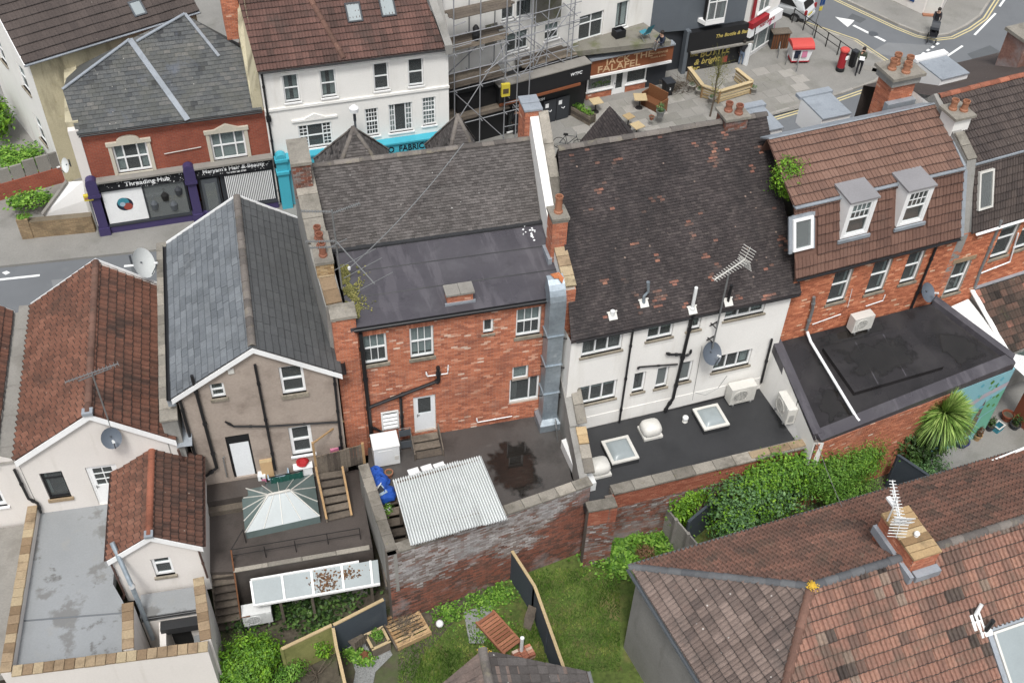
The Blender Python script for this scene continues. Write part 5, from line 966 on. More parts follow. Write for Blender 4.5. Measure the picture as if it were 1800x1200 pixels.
def run(parent,pa,pb,w,wall,L=.32,mat='stone_buff',zt=cz,zb=.4,seed=1,h=.07):
    a,b_=V((*pa,0)),V((*pb,0)); u=(b_-a).normalized(); s=V((-u.y,u.x,0))*(w*.42)
    MB().prism([((a-s).x,(a-s).y),((b_-s).x,(b_-s).y),((b_+s).x,(b_+s).y),((a+s).x,(a+s).y)],zb,zt-.005).build('parapet',wall,parent); coping(parent,(*pa,zt),(*pb,zt),w,h,L,mat,seed=seed)
lf,lb=g1(10,1182,cz),g1(58,890,cz); fl,frt=g1(22,1180,cz),g1(366,1136,cz); mf,mb_=g1(225,1150,cz),g1(225,1060,cz); rf_,rb_=g1(362,1134,cz),g1(349,1016,cz)
run(Y1,lf,lb,.32,'cream_render',seed=41); run(Y1,fl,frt,.34,'cream_render',.3,seed=42); run(Y1,(mf[0],mf[1]+.18),mb_,.34,'cream_render',.3,seed=43); run(Y1,(rf_[0],rf_[1]+.18),rb_,.34,'cream_render',.3,seed=44)
MB().box(lf[0]-3,lf[0]-.2,-5.6,-.1,3.0,3.25).build('neighbour_flat_roof','concrete',Y1)
ld=[g1(232,1058,3.0),g1(345,1036,3.0),g1(345,1018,3.0),g1(240,1035,3.0)]
MB().box(mb_[0]+.15,rb_[0]-.15,rb_[1]-.45,-3.35,2.7,3.0).build('ledge','felt_pale',Y1); gutter(Y1,(mb_[0]+.2,rb_[1]-.5,2.95),(rb_[0]-.2,rb_[1]-.5,2.95),.05)
xa,xb,ya,yb_=mb_[0]+.15,rb_[0]-.15,rf_[1]+.3,rb_[1]-.45
MB().add([(xa,ya,.7),(xb,ya,.7),(xb,yb_,.7),(xa,yb_,.7),(xa,yb_,2.7),(xb,yb_,2.7)],[(0,1,2,3),(3,2,5,4)]).build('sunken_yard','cream_render',Y1)
MB().box(xa+.75,xa+1.35,yb_-.03,yb_-.004,.72,2.3).build('doorway','black',Y1); MB().box(xa+.55,xa+1.75,yb_-.34,yb_-.005,2.32,2.62).build('porch_lintel','felt_dark',Y1); MB().box(xa+1.4,xb-.01,ya,yb_-.01,.75,1.5).build('store','felt_pale',Y1)
MB().add([(xa+.45,ya+.1,.75),(xa+.6,ya+.1,.75),(xa+.72,yb_-.02,.75),(xa+.5,yb_-.02,.75),(xa+.45,ya+.1,1.7),(xa+.6,ya+.1,1.7),(xa+.72,yb_-.02,2.6),(xa+.5,yb_-.02,2.6)],[(4,5,6,7),(0,4,7,3),(1,2,6,5),(0,1,5,4)]).build('yard_wall','cream_render',Y1)
t=thing('leaning_pipe','long white gutter pipe leaning from the outrigger eave into the sunken yard','pipe',loc=(0,0,0)); MB().tube([at(197,953,5.6),at(232,1030,4.4),at(269,1122,2.0)],.075,10).build('pipe','galvanised',t); a=at(232,1030,4.4); MB().tube([a-V((0,.05,-.05)),a+V((0,.05,-.06))],.09,10).build('collar','grey_metal',t)
# ================================================================ deck behind the tan house
DK=thing('deck','dark wet flat deck with railing behind the tan house','deck',fA); ga=lambda px,py,z=3.0:fA.g(px,py,z)
MB().prism([(-1.2,-.02),(4.2,-.02),ga(655,962),ga(408,1004),ga(362,1006),ga(352,880)],.4,3.0).build('slab','deck_wet',DK)
MB().box(-1.1,1.0,-.75,-.03,3.0,3.5).build('landing','deck_wet',DK); MB().box(-1.1,.95,-1.0,-.76,3.0,3.22).build('step','wood_grey',DK)
a,b_=ga(410,1003),ga(650,962); coping(DK,(*a,3.0),(*b_,3.0),.16,.05,1.2,'stone_coping',seed=51)
pts=[ga(411,985),ga(468,979),ga(521,969),ga(577,956),ga(634,947)]
RL=thing('railing','thin black iron railing along the front of the dark deck','railing',fA); H_=.62
for p in pts:MB().bar((*p,3.0),(*p,3.0+H_),.03).build('post','black_iron',RL)
for h in (.3,H_):MB().bar((*pts[0],3.0+h),(*pts[-1],3.0+h),.022).build('rail','black_iron',RL)
q0=V((*pts[0],3.0+H_)); q1=fA.loc(at(427,930,3.75)); MB().bar(q0,q1,.025).bar((q1.x,q1.y,3.0),q1,.03).build('side_rail','black_iron',RL)
s0=q0; s1=fA.loc(at(423,1085,1.75)); MB().tube([s0,s0.lerp(s1,.5),s1,s1+V((.3,0,0))],.025,8).build('stair_rail','wood_brown',RL); MB().bar((s1.x,s1.y,.7),s1,.03).build('post','black_iron',RL)
ST=thing('garden_stairs','wide dark timber stairs descending from the deck beside the lean-to','stairs',fA)
n=8; a0,a1=V((*ga(372,1016,2.85),2.85)),V((*ga(412,1010,2.85),2.85)); b0,b1=V((*ga(383,1108,.8),.8)),V((*ga(424,1100,.8),.8))
for k in range(n):
    f=k/(n-1); p,q=a0.lerp(b0,f),a1.lerp(b1,f); MB().prism([(p.x,p.y),(q.x,q.y),(q.x,q.y+.24),(p.x,p.y+.24)],p.z-.05,p.z,t=rnd(0,1)).build('tread','wood_grey',ST)
for p,q in ((a0,b0),(a1,b1)):MB().bar(p+V((0,.1,-.15)),q+V((0,.1,-.15)),.05,.2).build('stringer','wood_grey',ST)
LN=thing('roof_lantern','hipped glass roof lantern with grey frame on the dark deck','roof lantern',fA)
cs=[V((*ga(431,936,3.35),3.35)),V((*ga(562,907,3.35),3.35)),V((*ga(551,832,3.35),3.35)),V((*ga(423,856,3.35),3.35))]
mb=MB(); mb.prism([(c.x,c.y) for c in cs],3.0,3.33); mb.build('upstand','glass_green',LN)
ra,rb2=V((*ga(472,870,3.95),3.95)),V((*ga(510,862,3.95),3.95))
for k,(quad,m_) in enumerate((((cs[0],cs[1],rb2,ra),'polycarbonate'),((cs[1],cs[2],rb2),'glass_green'),((cs[2],cs[3],ra,rb2),'glass_green'),((cs[3],cs[0],ra),'glass_green'))):
    n=[4,3,4,4][k]
    for i in range(n):
        A_,B_=quad[0].lerp(quad[1],i/n),quad[0].lerp(quad[1],(i+1)/n)
        if len(quad) == 4:C_,D_=quad[3].lerp(quad[2],(i+1)/n),quad[3].lerp(quad[2],i/n); MB().poly([A_,B_,C_,D_]).build('pane',m_,LN); tp=D_
        else:MB().poly([A_,B_,quad[2]]).build('pane',m_,LN); tp=quad[2]
        MB().bar(A_+V((0,0,.02)),(tp if len(quad) == 4 or i == 0 else A_.lerp(quad[2],1.0))+V((0,0,.02)),.035 if i == 0 else .022,.03).build('glazing_bar','offwhite_metal',LN)
MB().bar(ra+V((0,0,.03)),rb2+V((0,0,.03)),.07,.05).build('ridge_bar','offwhite_metal',LN)
LE=thing('glazed_lean_to','lean-to roof of pale plastic sheets with white bars below the deck','lean-to',fA)
t0,t1,u0,u1=V((*ga(441,1021,2.55),2.55)),V((*ga(664,983,2.55),2.55)),V((*ga(447,1064,2.25),2.25)),V((*ga(668,1026,2.25),2.25)); fr_=[0,.24,.47,.71,.94,1.0]
for a,b_ in zip(fr_,fr_[1:]):MB().poly([u0.lerp(u1,a),u0.lerp(u1,b_),t0.lerp(t1,b_),t0.lerp(t1,a)]).build('sheet','polycarbonate',LE)
for a in fr_[:5]:MB().bar(u0.lerp(u1,a)+V((0,0,.02)),t0.lerp(t1,a)+V((0,0,.02)),.07,.05).build('glazing_bar','white_paint',LE)
MB().bar(u0,u1,.06,.09).build('eaves_beam','white_paint',LE); MB().bar(t0+V((0,.03,.03)),t0.lerp(t1,.85)+V((0,.03,.03)),.06,.06).build('top_rail','white_paint',LE)
m=MB()
for x in (.2,.45,.93):p=u0.lerp(u1,x); MB().bar((p.x,p.y+.1,.6),(p.x,p.y+.1,p.z),.09).build('post','wood_grey',LE)
for a,b_ in ((.28,.42),(.5,.68),(.72,.9)):p,q=u0.lerp(u1,a),u0.lerp(u1,b_); MB().poly([(p.x,p.y+.7,.65),(q.x,q.y+.7,.65),(q.x,q.y+.7,2.1),(p.x,p.y+.7,2.1)]).build('panel','concrete',LE)
rgd=random.Random(4); m=MB()
for k in range(330):
    a,b_=rgd.gauss(.56,.05),rgd.gauss(.45,.25)
    if rgd.random()<.35:a,b_=rgd.gauss(.74,.06),rgd.gauss(.62,.12)
    if not 0<b_<1:continue
    p=u0.lerp(u1,a).lerp(t0.lerp(t1,a),b_)+V((0,0,.015)); s=rgd.uniform(.015,.045); th=rgd.uniform(0,6); m.add([p+V((math.cos(th)*s,math.sin(th)*s,0)),p+V((-math.sin(th)*s,math.cos(th)*s,.01)),p-V((math.cos(th)*s,math.sin(th)*s,0)),p-V((-math.sin(th)*s,math.cos(th)*s,.01))],[(0,1,2,3)],rgd.random())
o=m.build('fallen_leaves','leaf_dry',None,kind='stuff',label='dead brown leaves lying on the pale lean-to sheets',cat='leaves'); o.location=fA.o; o.rotation_euler.z=fA.a
p=at(455,1092,1.2); aircon(V((p.x,p.y+.2,1.0)),-4,'white boxed unit at the foot of the lean-to by the stairs',.95,.45,.62,'white_metal')
# ================================================================ walled roof terrace behind the red brick building
TR=thing('roof_terrace','walled terrace of wet concrete behind the red brick building','terrace',fB); gb=lambda px,py,z=3.6:fB.g(px,py,z)
sx0,sx1=-.3,.62
MB().prism([(sx1,-.01),(6.72,-.01),(6.85,-3.75),(sx1,-4.85)],3.2,3.6).build('floor','concrete_wet',TR)
MB().prism([(-.12,-.12),(sx1-.002,-.12),(sx1-.002,-2.15),(-.4,-2.15)],3.2,3.598).build('floor','concrete_wet',TR)
MB().box(-.4,sx1-.003,-4.95,-2.16,2.0,2.1).build('stair_well','concrete_wet',TR)
WL=[(-.62,-1.6),(-.28,-5.35),(6.72,-4.12),(6.98,-1.5),(7.05,-.05)]
def wall_run(parent,p,q,z0,z1,wmat,bmat,th=.3,seed=1,brick=True,z1b=None,inner=None):
    Mw,L_=facing(p,q); z1b=z1b or z1; m=MB(); m.add([(0,0,z0),(L_,0,z0),(L_,0,z1b),(0,0,z1),(0,th,z0),(L_,th,z0),(L_,th,z1b),(0,th,z1)],[(0,1,2,3),(5,4,7,6),(3,2,6,7),(4,0,3,7),(1,5,6,2)],M=Mw); m.build('wall',inner or wmat,parent)
    if brick:b=MB(); lay_bricks(b,0,L_,z0,max(z1,z1b),(),0,Mw,seed=seed,top=lambda x:z1+(z1b-z1)*x/L_+.01,tint=brick if callable(brick) else None); b.build('brickwork',bmat,parent,kind='stuff')
def wtint(x,z,rg):
    f=noise.noise(V((x*.6,z*1.0,9.)))+.5*noise.noise(V((x*1.6,z*2.2,1.)))
    w=(z-2.35+f*1.3-max(0,x-5.2)*1.2+rg.uniform(-.5,.5))
    if w>0:return rg.uniform(.5,1) if w>.4 else rg.uniform(.35,.85)
    return rg.uniform(.12,.48) if x>1.5+f else rg.uniform(0,.5)
wall_run(TR,WL[1],(6.78,-4.1),.5,4.52,'mortar_dark','brick_weathered',seed=131,brick=wtint)
wall_run(TR,(6.78,-4.1),(8.0,-3.85),.5,3.0,'mortar_dark','brick_weathered',seed=132)
wall_run(TR,WL[0],WL[1],2.4,4.52,'grey_render','',brick=False)
wall_run(TR,(6.72,-4.05),(6.95,-1.9),3.0,4.55,'grey_render','',.28,brick=False,z1b=4.9); wall_run(TR,(6.95,-1.9),(7.0,-.1),3.0,5.0,'grey_render','',.28,brick=False,z1b=6.1)
for p,q,z,z2,w_,sd in (((-.46,-1.6),(-.12,-5.2),4.53,4.53,.36,61),((.05,-5.16),(6.8,-3.98),4.53,4.53,.38,62),((6.86,-3.7),(6.98,-2.6),4.58,4.75,.36,63),((7.1,-1.9),(7.15,-.2),5.03,6.1,.36,65)):
    coping(TR,(*p,z),(*q,z2),w_,.08,.62,seed=sd)
coping(TR,(6.98,-2.6,4.78),(7.05,-1.95,4.9),.36,.1,.34,'brick_buff',seed=64)
pud=[(3.6,-1.6),(4.4,-.8),(5.4,-.9),(5.6,-2.2),(5.6,-3.2),(4.6,-3.6),(3.8,-2.8)]
puddle(fB,pud,lambda x,y:3.605,'large dark brown puddle on the walled terrace',.1,seed=9)
CN=thing('corrugated_canopy','pale corrugated sheet canopy sloping over the walled terrace','canopy',fB)
cq=[V((.28,-3.4,5.8)),V((3.24,-3.08,5.8)),V((3.63,-5.17,5.0)),V((.45,-5.44,5.0))]
ns=4
for k in range(ns):
    m=MB(); nc=72
    for i in range(nc+1):
        f=(k+i/nc)/ns; a,b_=cq[0].lerp(cq[1],f),cq[3].lerp(cq[2],f); h=.04*math.sin(i/nc*2*math.pi*9)+.008*k; j=V((0,.02*((k*7) % 3-1),h)); m.v += [tuple(a+j),tuple(b_+j)]
    for i in range(nc):m.f.append((2*i,2*i+1,2*i+3,2*i+2)); m.t.append(.5+.5*math.sin((i+.5)/nc*2*math.pi*9))
    m.build('sheet','corrugated',CN)
for i,(x,y) in enumerate(((.45,-3.5),(3.1,-3.2),(.62,-4.75),(3.4,-4.45))):MB().bar((x,y,3.5),(x,y,5.0+(.72 if i<2 else .12)),.08).build('post','wood_grey',CN)
MB().bar((.4,-3.5,5.72),(3.15,-3.2,5.72),.06,.1).build('beam','wood_grey',CN); MB().bar((.55,-5.0,5.08),(3.5,-4.75,5.1),.06,.1).build('beam','wood_grey',CN)
ST2=thing('terrace_stairs','grey timber steps between terrace wall and corrugated canopy','stairs',fB)
for k in range(8):y=-2.3-k*.33; MB().box(-.32+k*.02,sx1-.05,y-.3,y,3.4-k*.15,3.45-k*.15,t=rnd(0,1)).build('tread','wood_grey',ST2)
for x in (-.36,sx1-.03):MB().bar((x,-2.2,3.25),(x,-4.9,2.1),.05,.2).build('stringer','wood_grey',ST2)
DS=thing('door_steps','small timber steps with handrails below the white back door','steps',fB); x0,x1=1.42,2.36
for k in range(3):MB().box(x0,x1,-.42-k*.3+.0,-.12-k*.3,3.78-k*.09*1.0,3.82-k*.09,t=rnd(0,1)).build('tread','wood_grey',DS)
for x in (x0-.03,x1+.03):MB().bar((x,-.15,4.3),(x,-1.1,3.95),.04).bar((x,-.2,3.6),(x,-.2,4.28),.05).bar((x,-1.05,3.6),(x,-1.05,3.97),.05).build('handrail','wood_grey',DS)
t=thing('white_cabinet','white metal appliance cabinet against the terrace back wall','cabinet',loc=fB.wld((.42,-.75,3.6)),ang=-3)
MB().box(-.44,.44,-.34,.34,.06,.98).build('body','white_metal',t); MB().box(-.46,.46,-.36,.36,.985,1.02).build('lid','white_metal',t); MB().box(-.3,.2,-.35,-.342,.12,.86).build('door_panel','white_metal',t); MB().box(.26,.4,-.352,-.343,.3,.5).build('handle_recess','offwhite_metal',t)
for sx in (-.36,.36):MB().box(sx-.04,sx+.04,-.3,-.22,0,.06).box(sx-.04,sx+.04,.22,.3,0,.06).build('feet','grey_metal',t)
t=thing('folding_chair','grey metal folding chair propped beside the timber door steps','chair',loc=fB.wld((1.18,-.42,3.6)),ang=-3)
MB().tube([(-.2,-.12,0),(-.2,.1,.95),(.2,.1,.95),(.2,-.12,0)],.015,8).build('frame','grey_metal',t); MB().box(-.19,.19,.035,.055,.6,.92).build('backrest','dark_metal',t); MB().box(-.19,.19,-.1,-.08,.12,.48).build('seat','dark_metal',t)
t=thing('metal_frame','bent metal frame propped in the terrace corner by the duct','frame',loc=fB.wld((6.52,-1.15,3.6)),ang=75); MB().tube([(-.22,0,0),(-.22,.1,.75),(.22,.1,.75),(.22,0,0),(-.22,0,.0)],.018,8).build('tube_frame','grey_metal',t); MB().box(-.2,.2,.05,.06,.35,.7).build('mesh_panel','dark_metal',t)
for k,(px,py) in enumerate(((727,825),(750,819),(772,815))):
    q=gb(px,py,4.15); t=thing('white_stool',['leftmost of three white seats showing behind the corrugated canopy','middle of three white seats showing behind the corrugated canopy','rightmost of three white seats showing behind the corrugated canopy'][k],'stool',loc=fB.wld((q[0],q[1]-.12,3.6)),ang=6,group='white seats under the canopy')
    MB().box(-.19,.19,-.19,.19,.5,.54).build('seat','white_plastic',t);
    for a,b_ in ((-1,-1),(1,-1),(1,1),(-1,1)):MB().bar((a*.16,b_*.16,0),(a*.15,b_*.15,.5),.03).build('leg','grey_metal',t)
def sack(loc,lab,r=.35,mat='blue_bag',seed=1,sq=.75,name='rubbish_bag',cat='bag',group=None):
    rg=random.Random(seed); m=MB(); n,k=14,9
    for i in range(k+1):
        th=math.pi*i/k
        for j in range(n):
            ph=2*math.pi*j/n; d=V((math.sin(th)*math.cos(ph),math.sin(th)*math.sin(ph),math.cos(th))); q=r*(1+.28*noise.noise(d*2.1+V((seed*5.,0,0)))+.12*noise.noise(d*5+V((0,seed*3.,0)))); m.v.append((d.x*q,d.y*q,max(0,d.z*q*sq+r*sq*.8)))
    for i in range(k):
        for j in range(n):m.f.append((i*n+j,(i+1)*n+j,(i+1)*n+(j+1) % n,i*n+(j+1) % n)); m.t.append(.5)
    t=thing(name,lab,cat,loc=loc,group=group); m.build('bag_body',mat,t); MB().tube([(0,0,r*sq*1.7),(.02,.01,r*sq*1.9),(.05,.03,r*sq*2.05)],[.05,.02,.06],8).build('knot',mat,t); return t
for px,py,r_,lab in ((659,832,.3,'blue rubbish bag squeezed behind the white cabinet'),(668,845,.32,'crumpled blue rubbish bag in front of the white cabinet'),(677,868,.36,'largest blue rubbish bag beside the corner of the corrugated canopy')):
    q=at(px,py,3.8); sack(V((q.x,q.y,3.6)),lab,r_,seed=px,group='blue rubbish bags on the terrace')
q=at(657,873,3.75); sack(V((q.x,q.y,3.6)),'small yellow bag on a stick beside the terrace wall',.16,'yellow_plastic',seed=5)
q=at(684,834,3.7); t=thing('clay_pot','small orange clay pot near the blue bags','pot',loc=V((q.x,q.y,3.6))); MB().lathe([(.09,0),(.13,.2),(.15,.2),(.15,.26),(.12,.26),(.1,.1)],n=14).build('pot','orange_clay',t); MB().lathe([(.11,.2),(.0,.21)],n=12).build('soil','garden_soil',t)
q=at(652,842,4.6); t=thing('broken_chair','broken white folding seat dumped by the terrace wall','chair',loc=V((q.x+.05,q.y-.1,3.75)),ang=20); MB().tube([(-.3,.1,.7),(.1,-.05,.5),(.3,.2,.2)],.015,8).tube([(-.25,-.2,.3),(.3,.0,.55)],.015,8).build('frame','white_metal',t); MB().box(-.05,.35,-.3,.1,.3,.33).build('seat','clear_plastic',t); MB().box(0,.3,-.2,.05,.335,.345).build('cushion','charcoal_paint',t)
q=at(675,898,3.3); t=thing('potted_flowers','small white-flowered plant on the timber steps','plant',loc=V((q.x+.12,q.y,3.05)));
def leaves(n,c,rad,size=(.04,.09),seed=1,shell=.45,mb=None,tlo=0.,thi=1.,flat=.0,zmin=None):
    """leaf-sized faces through an uneven ellipsoid"""
    rg=random.Random(seed); mb=mb or MB(); c=V(c); off=V((rg.uniform(0,50),)*3)
    for _ in range(n):
        while True:
            d=V((rg.gauss(0,1),rg.gauss(0,1),rg.gauss(0,1)))
            if d.length>.01:break
        d.normalize(); lump=1+.5*noise.noise(d*1.9+off)+.42*noise.noise(d*5.1+off); r_=(shell+(1-shell)*rg.random() ** .6)*lump*(1.25 if rg.random()<.06 else 1)
        p=c+V((d.x*rad[0]*r_,d.y*rad[1]*r_,d.z*rad[2]*r_))
        if zmin is not None and p.z<zmin:p.z=zmin+rg.random()*.1
        s=rg.uniform(*size); nrm=(d+V((rg.uniform(-.7,.7),rg.uniform(-.7,.7),rg.uniform(0,.9)))).normalized(); a=nrm.orthogonal().normalized(); a=(a*math.cos(rg.uniform(0,6.28))+nrm.cross(a)*math.sin(rg.uniform(0,6.28))); a=(a-nrm*a.dot(nrm)).normalized(); b_=nrm.cross(a)
        tt=min(1,max(0,tlo+(thi-tlo)*(.25+.55*rg.random()+.35*noise.noise(p*2.2+off))))
        mb.add([p-a*s,p+b_*s*.5+nrm*s*.12,p+a*s,p-b_*s*.5+nrm*s*.12],[(0,1,2,3)],tt)
    return mb
leaves(260,(0,0,.3),(.22,.22,.3),(.03,.06),3).build('foliage','leaf_mid',t); leaves(16,(0,0,.45),(.2,.2,.15),(.03,.045),5).build('flowers','white_plastic',t)
WS=thing('side_steps','weathered timber steps with slanting rails right of the glass lantern','stairs',fA)
a0,a1=fA.loc(at(560,842,3.9)),fA.loc(at(606,835,3.9)); b0,b1=fA.loc(at(577,916,3.05)),fA.loc(at(620,906,3.05)); b0.z=b1.z=3.1; a0.z=a1.z=3.9
for k in range(6):f=k/5; p,q=a0.lerp(b0,f),a1.lerp(b1,f); MB().prism([(p.x,p.y),(q.x,q.y),(q.x,q.y+.24),(p.x,p.y+.24)],p.z-.05,p.z,t=rnd(.1,.9)).build('tread','wood_grey',WS)
for p,q,h in ((a0,b0,.45),(a1,b1,.25)):MB().bar(p+V((-.04,.2,h)),q+V((-.04,-.1,h*.5)),.07,.09).build('handrail','wood_tan',WS); MB().bar(p+V((-.04,.1,-.12)),q+V((-.04,0,-.1)),.05,.18).build('stringer','wood_grey',WS)
SCR=thing('timber_screen','weathered boarded timber screen at the head of the side steps','screen',fA); a,b_=fA.loc(at(560,830,3.9)),fA.loc(at(640,808,3.9)); n=14
for k in range(n):p,q=a.lerp(b_,k/n),a.lerp(b_,(k+.93)/n); MB().prism([(p.x,p.y),(q.x,q.y),(q.x,q.y+.025),(p.x,p.y+.025)],3.75,4.72+rnd(-.02,.02),t=rnd(0,.9)).build('board','wood_grey',SCR)
MB().bar((a.x,a.y+.06,4.6),(b_.x,b_.y+.06,4.6),.05,.09).build('rail','wood_tan',SCR); MB().bar((a.x-.05,a.y,3.2),(a.x-.05,a.y,5.5),.08).build('post','wood_tan',SCR); p=fA.loc(at(608,764,5.2)); MB().bar((a.x-.05,a.y,5.45),(p.x,a.y+.9,5.3),.04,.06).build('top_rail','wood_tan',SCR); MB().bar((b_.x,b_.y,3.2),(b_.x,b_.y,4.8),.09).build('post','wood_tan',SCR)
def loose(name,lab,cat,px,py,z,parts,ang=0):
    q=at(px,py,z); t=thing(name,lab,cat,loc=V((q.x,q.y,z)),ang=ang)
    for nme,mt,b_ in parts:MB().box(*b_).build(nme,mt,t)
    return t
t=loose('cardboard_box','tall tan cardboard box standing beneath the tan house wall','box',472,835,3.5,[('carton','cardboard',(-.2,.2,-.12,.12,0,.85))],-4); MB().box(-.205,.205,-.125,.0,.851,.858).build('flap','wood_pale',t); MB().box(-.205,.205,.004,.125,.851,.856).build('flap','cardboard',t)
t=loose('print_box','small white and pink carton at the back corner of the glass lantern','box',462,843,3.4,[('carton','white_plastic',(-.13,.13,-.12,.12,0,.35)),('pink_panel','pink',(-.02,.131,-.122,-.05,.02,.2)),('dark_print','black_paint',(-.04,.02,-.123,-.121,.2,.28))],-10)
t=loose('plastic_tub','clear bluish plastic tub behind the glass lantern','tub',490,838,3.4,[]); m=MB(); m.add([(-.28,-.18,0),(.28,-.18,0),(.28,.18,0),(-.28,.18,0),(-.34,-.23,.26),(.34,-.23,.26),(.34,.23,.26),(-.34,.23,.26)],[(0,3,2,1),(0,1,5,4),(1,2,6,5),(2,3,7,6),(3,0,4,7)]); m.build('tub_body','clear_plastic',t); m=MB(); [m.box(*q) for q in ((-.37,.37,-.26,-.22,.26,.29),(-.37,.37,.22,.26,.26,.29),(-.37,-.33,-.22,.22,.26,.29),(.33,.37,-.22,.22,.26,.29))]; m.build('rim','clear_plastic',t)
t=loose('white_crate','white lidded crate holding a red cloth below the tan house window','crate',534,828,3.4,[('crate_body','white_plastic',(-.3,.3,-.2,.2,0,.4)),('rim','white_plastic',(-.33,.33,-.23,.23,.4,.44))],-4)
t2=sack(t.location+V((.02,.0,.44)),'bright red crumpled cloth heaped on the white crate',.22,'red_cloth',8,.7,'red_cloth','cloth')
t=loose('white_board','small pale board leaning behind the plastic tub','board',504,826,3.5,[('panel','clear_plastic',(-.18,.18,-.02,.02,.15,.5)),('batten','white_plastic',(-.18,.18,-.03,.03,.5,.53))],-4)
t=thing('dark_tarpaulin','dark green tarpaulin hung behind the lantern under the window','tarpaulin',loc=fA.wld((1.75,-.35,3.0))); m=MB(); n=14
for i in range(n+1):x=-.55+1.1*i/n; m.v += [(x,.02*math.sin(i*1.9),.75+.03*math.sin(i)),(x,-.05+.05*math.sin(i*2.3),.0)]
for i in range(n):m.f.append((2*i,2*i+1,2*i+3,2*i+2)); m.t.append(.5)
m.build('sheet','green_cloth',t); MB().bar((-.57,.02,.78),(.57,.02,.78),.03).build('top_bar','black_iron',t)
t=loose('pink_box','pink carton with dark lid lodged behind the timber screen','box',588,795,4.0,[('carton','pink',(-.16,.12,-.14,.14,0,.34)),('lid','navy',(.121,.19,-.16,.16,0,.4))],12)
# ================================================================ gardens
gd=MB(); gd.add([(-70,-40,.55),(90,-40,.55),(90,24.5,.55),(-70,24.5,.55)],[(0,1,2,3)]); gd.build('garden_ground','garden_soil',None,kind='structure')
ZG=.6
def sheet(name,mat,pix,z,kind='structure',**k):return MB().poly([at(px,py,z) for px,py in pix]).build(name,mat,None,kind=kind,**k)
sheet('lawn','lawn',[(800,1090),(905,1000),(1085,925),(1200,905),(1330,900),(1330,1260),(700,1260),(745,1150)],ZG)
sheet('gravel_path','gravel_grey',[(610,1135),(640,1125),(680,1130),(690,1150),(660,1180),(650,1230),(615,1230),(625,1180)],ZG+.006)
sheet('gravel_bed','gravel_grey',[(815,1075),(862,1060),(870,1090),(850,1130),(825,1130)],ZG+.01)
rg=random.Random(21); m=MB()
def blade(p,h,w,lean,t):m.add([p-V((w,0,0)),p+V((w,0,0)),p+V((lean[0],lean[1],h))],[(0,1,2)],t)
lawnpx=[((930,1000),(1200,1180),15000),((700,1100),(960,1210),7000)]
for (ax,ay),(bx,by),n in lawnpx:
    for _ in range(n):
        px,py=rg.uniform(ax,bx),rg.uniform(ay,by)
        if ax>900 and (py<1000-(px-930)*.36+10 or px>1090+max(0,(1000-py))*1.2):continue
        p=at(px,py,ZG); d=noise.noise(p*.9) ; h=rg.uniform(.06,.17)*(1+d); blade(p,h,rg.uniform(.008,.02),(rg.uniform(-.07,.07),rg.uniform(-.07,.07)),min(1,max(0,.45+.5*noise.noise(p*1.7)+rg.uniform(-.3,.3))))
m.build('grass','grass_blade',None,kind='stuff',label='rough green grass of the back lawns',cat='grass')
def weeds(n,pix,seed,mat,size,h,lab,name='ground_cover'):
    rg=random.Random(seed); m=MB(); (ax,ay),(bx,by)=pix[0],pix[1]; cnt=len(pix)-2
    for _ in range(n):
        if cnt:cx,cy,rr=pix[2+rg.randrange(cnt)]; px,py=rg.gauss(cx,rr),rg.gauss(cy,rr*.7)
        else:px,py=rg.uniform(ax,bx),rg.uniform(ay,by)
        p=at(px,py,ZG)+V((0,0,rg.uniform(.02,h))); s=rg.uniform(*size); th=rg.uniform(0,6.28); a=V((math.cos(th),math.sin(th),rg.uniform(-.3,.5))).normalized(); b_=V((-a.y,a.x,rg.uniform(-.2,.4))).normalized()
        m.add([p-a*s,p+b_*s*.6,p+a*s,p-b_*s*.6],[(0,1,2,3)],rg.random())
    return m.build(name,mat,None,kind='stuff',label=lab,cat='weeds')
weeds(5200,[(0,0),(0,0),(1110,935,28),(1150,950,25),(1180,935,18),(1060,965,22),(1130,920,25),(1090,990,20)],31,'weed_green',(.04,.10),.35,'tangled leafy weeds along the back of the lawn')
weeds(2600,[(0,0),(0,0),(790,1080,14),(850,1060,16),(880,1045,14),(870,1110,18),(640,1160,8),(620,1150,8)],32,'weed_green',(.03,.07),.2,'low weeds around the gravel and pallet')
weeds(2600,[(0,0),(0,0),(560,1040,22),(600,1050,20),(640,1030,12),(540,1080,25),(500,1075,22),(430,1095,15),(575,1110,20)],33,'leaf_dark',(.04,.1),.5,'dark weeds in the shade below the lean-to')
def panel_fence(name,lab,pix,ztop,mats,post_mat,zb=ZG,capm='wood_pale',th=.05,n=None,group=None,boards=False):
    t=thing(name,lab,'fence',loc=(0,0,0),group=group); P_=[at(px,py,ztop) for px,py in pix]
    for a,b_ in zip(P_,P_[1:]):
        L_=(b_-a).length; k=n or max(1,round(L_/1.7)); u=(b_-a).normalized(); s=V((-u.y,u.x,0))*th/2
        for i in range(k):
            p,q=a+u*(L_*i/k+.03),a+u*(L_*(i+1)/k-.03)
            MB().prism([((p-s).x,(p-s).y),((q-s).x,(q-s).y),((q+s).x,(q+s).y),((p+s).x,(p+s).y)],zb,ztop-.05).build('panel',mats,t)
            e=a+u*(L_*i/k); MB().box(e.x-.05,e.x+.05,e.y-.05,e.y+.05,zb,ztop).build('post',post_mat,t)
        MB().bar(a+V((0,0,.0)),b_+V((0,0,.0)),th+.05,.05).build('capping',capm,t)
        MB().box(b_.x-.05,b_.x+.05,b_.y-.05,b_.y+.05,zb,ztop).build('post',post_mat,t)
    return t
panel_fence('painted_fence','slate-blue fence with pale capping right of the deck lean-to',[(586,1098),(674,1053)],2.3,'fence_blue','fence_blue')
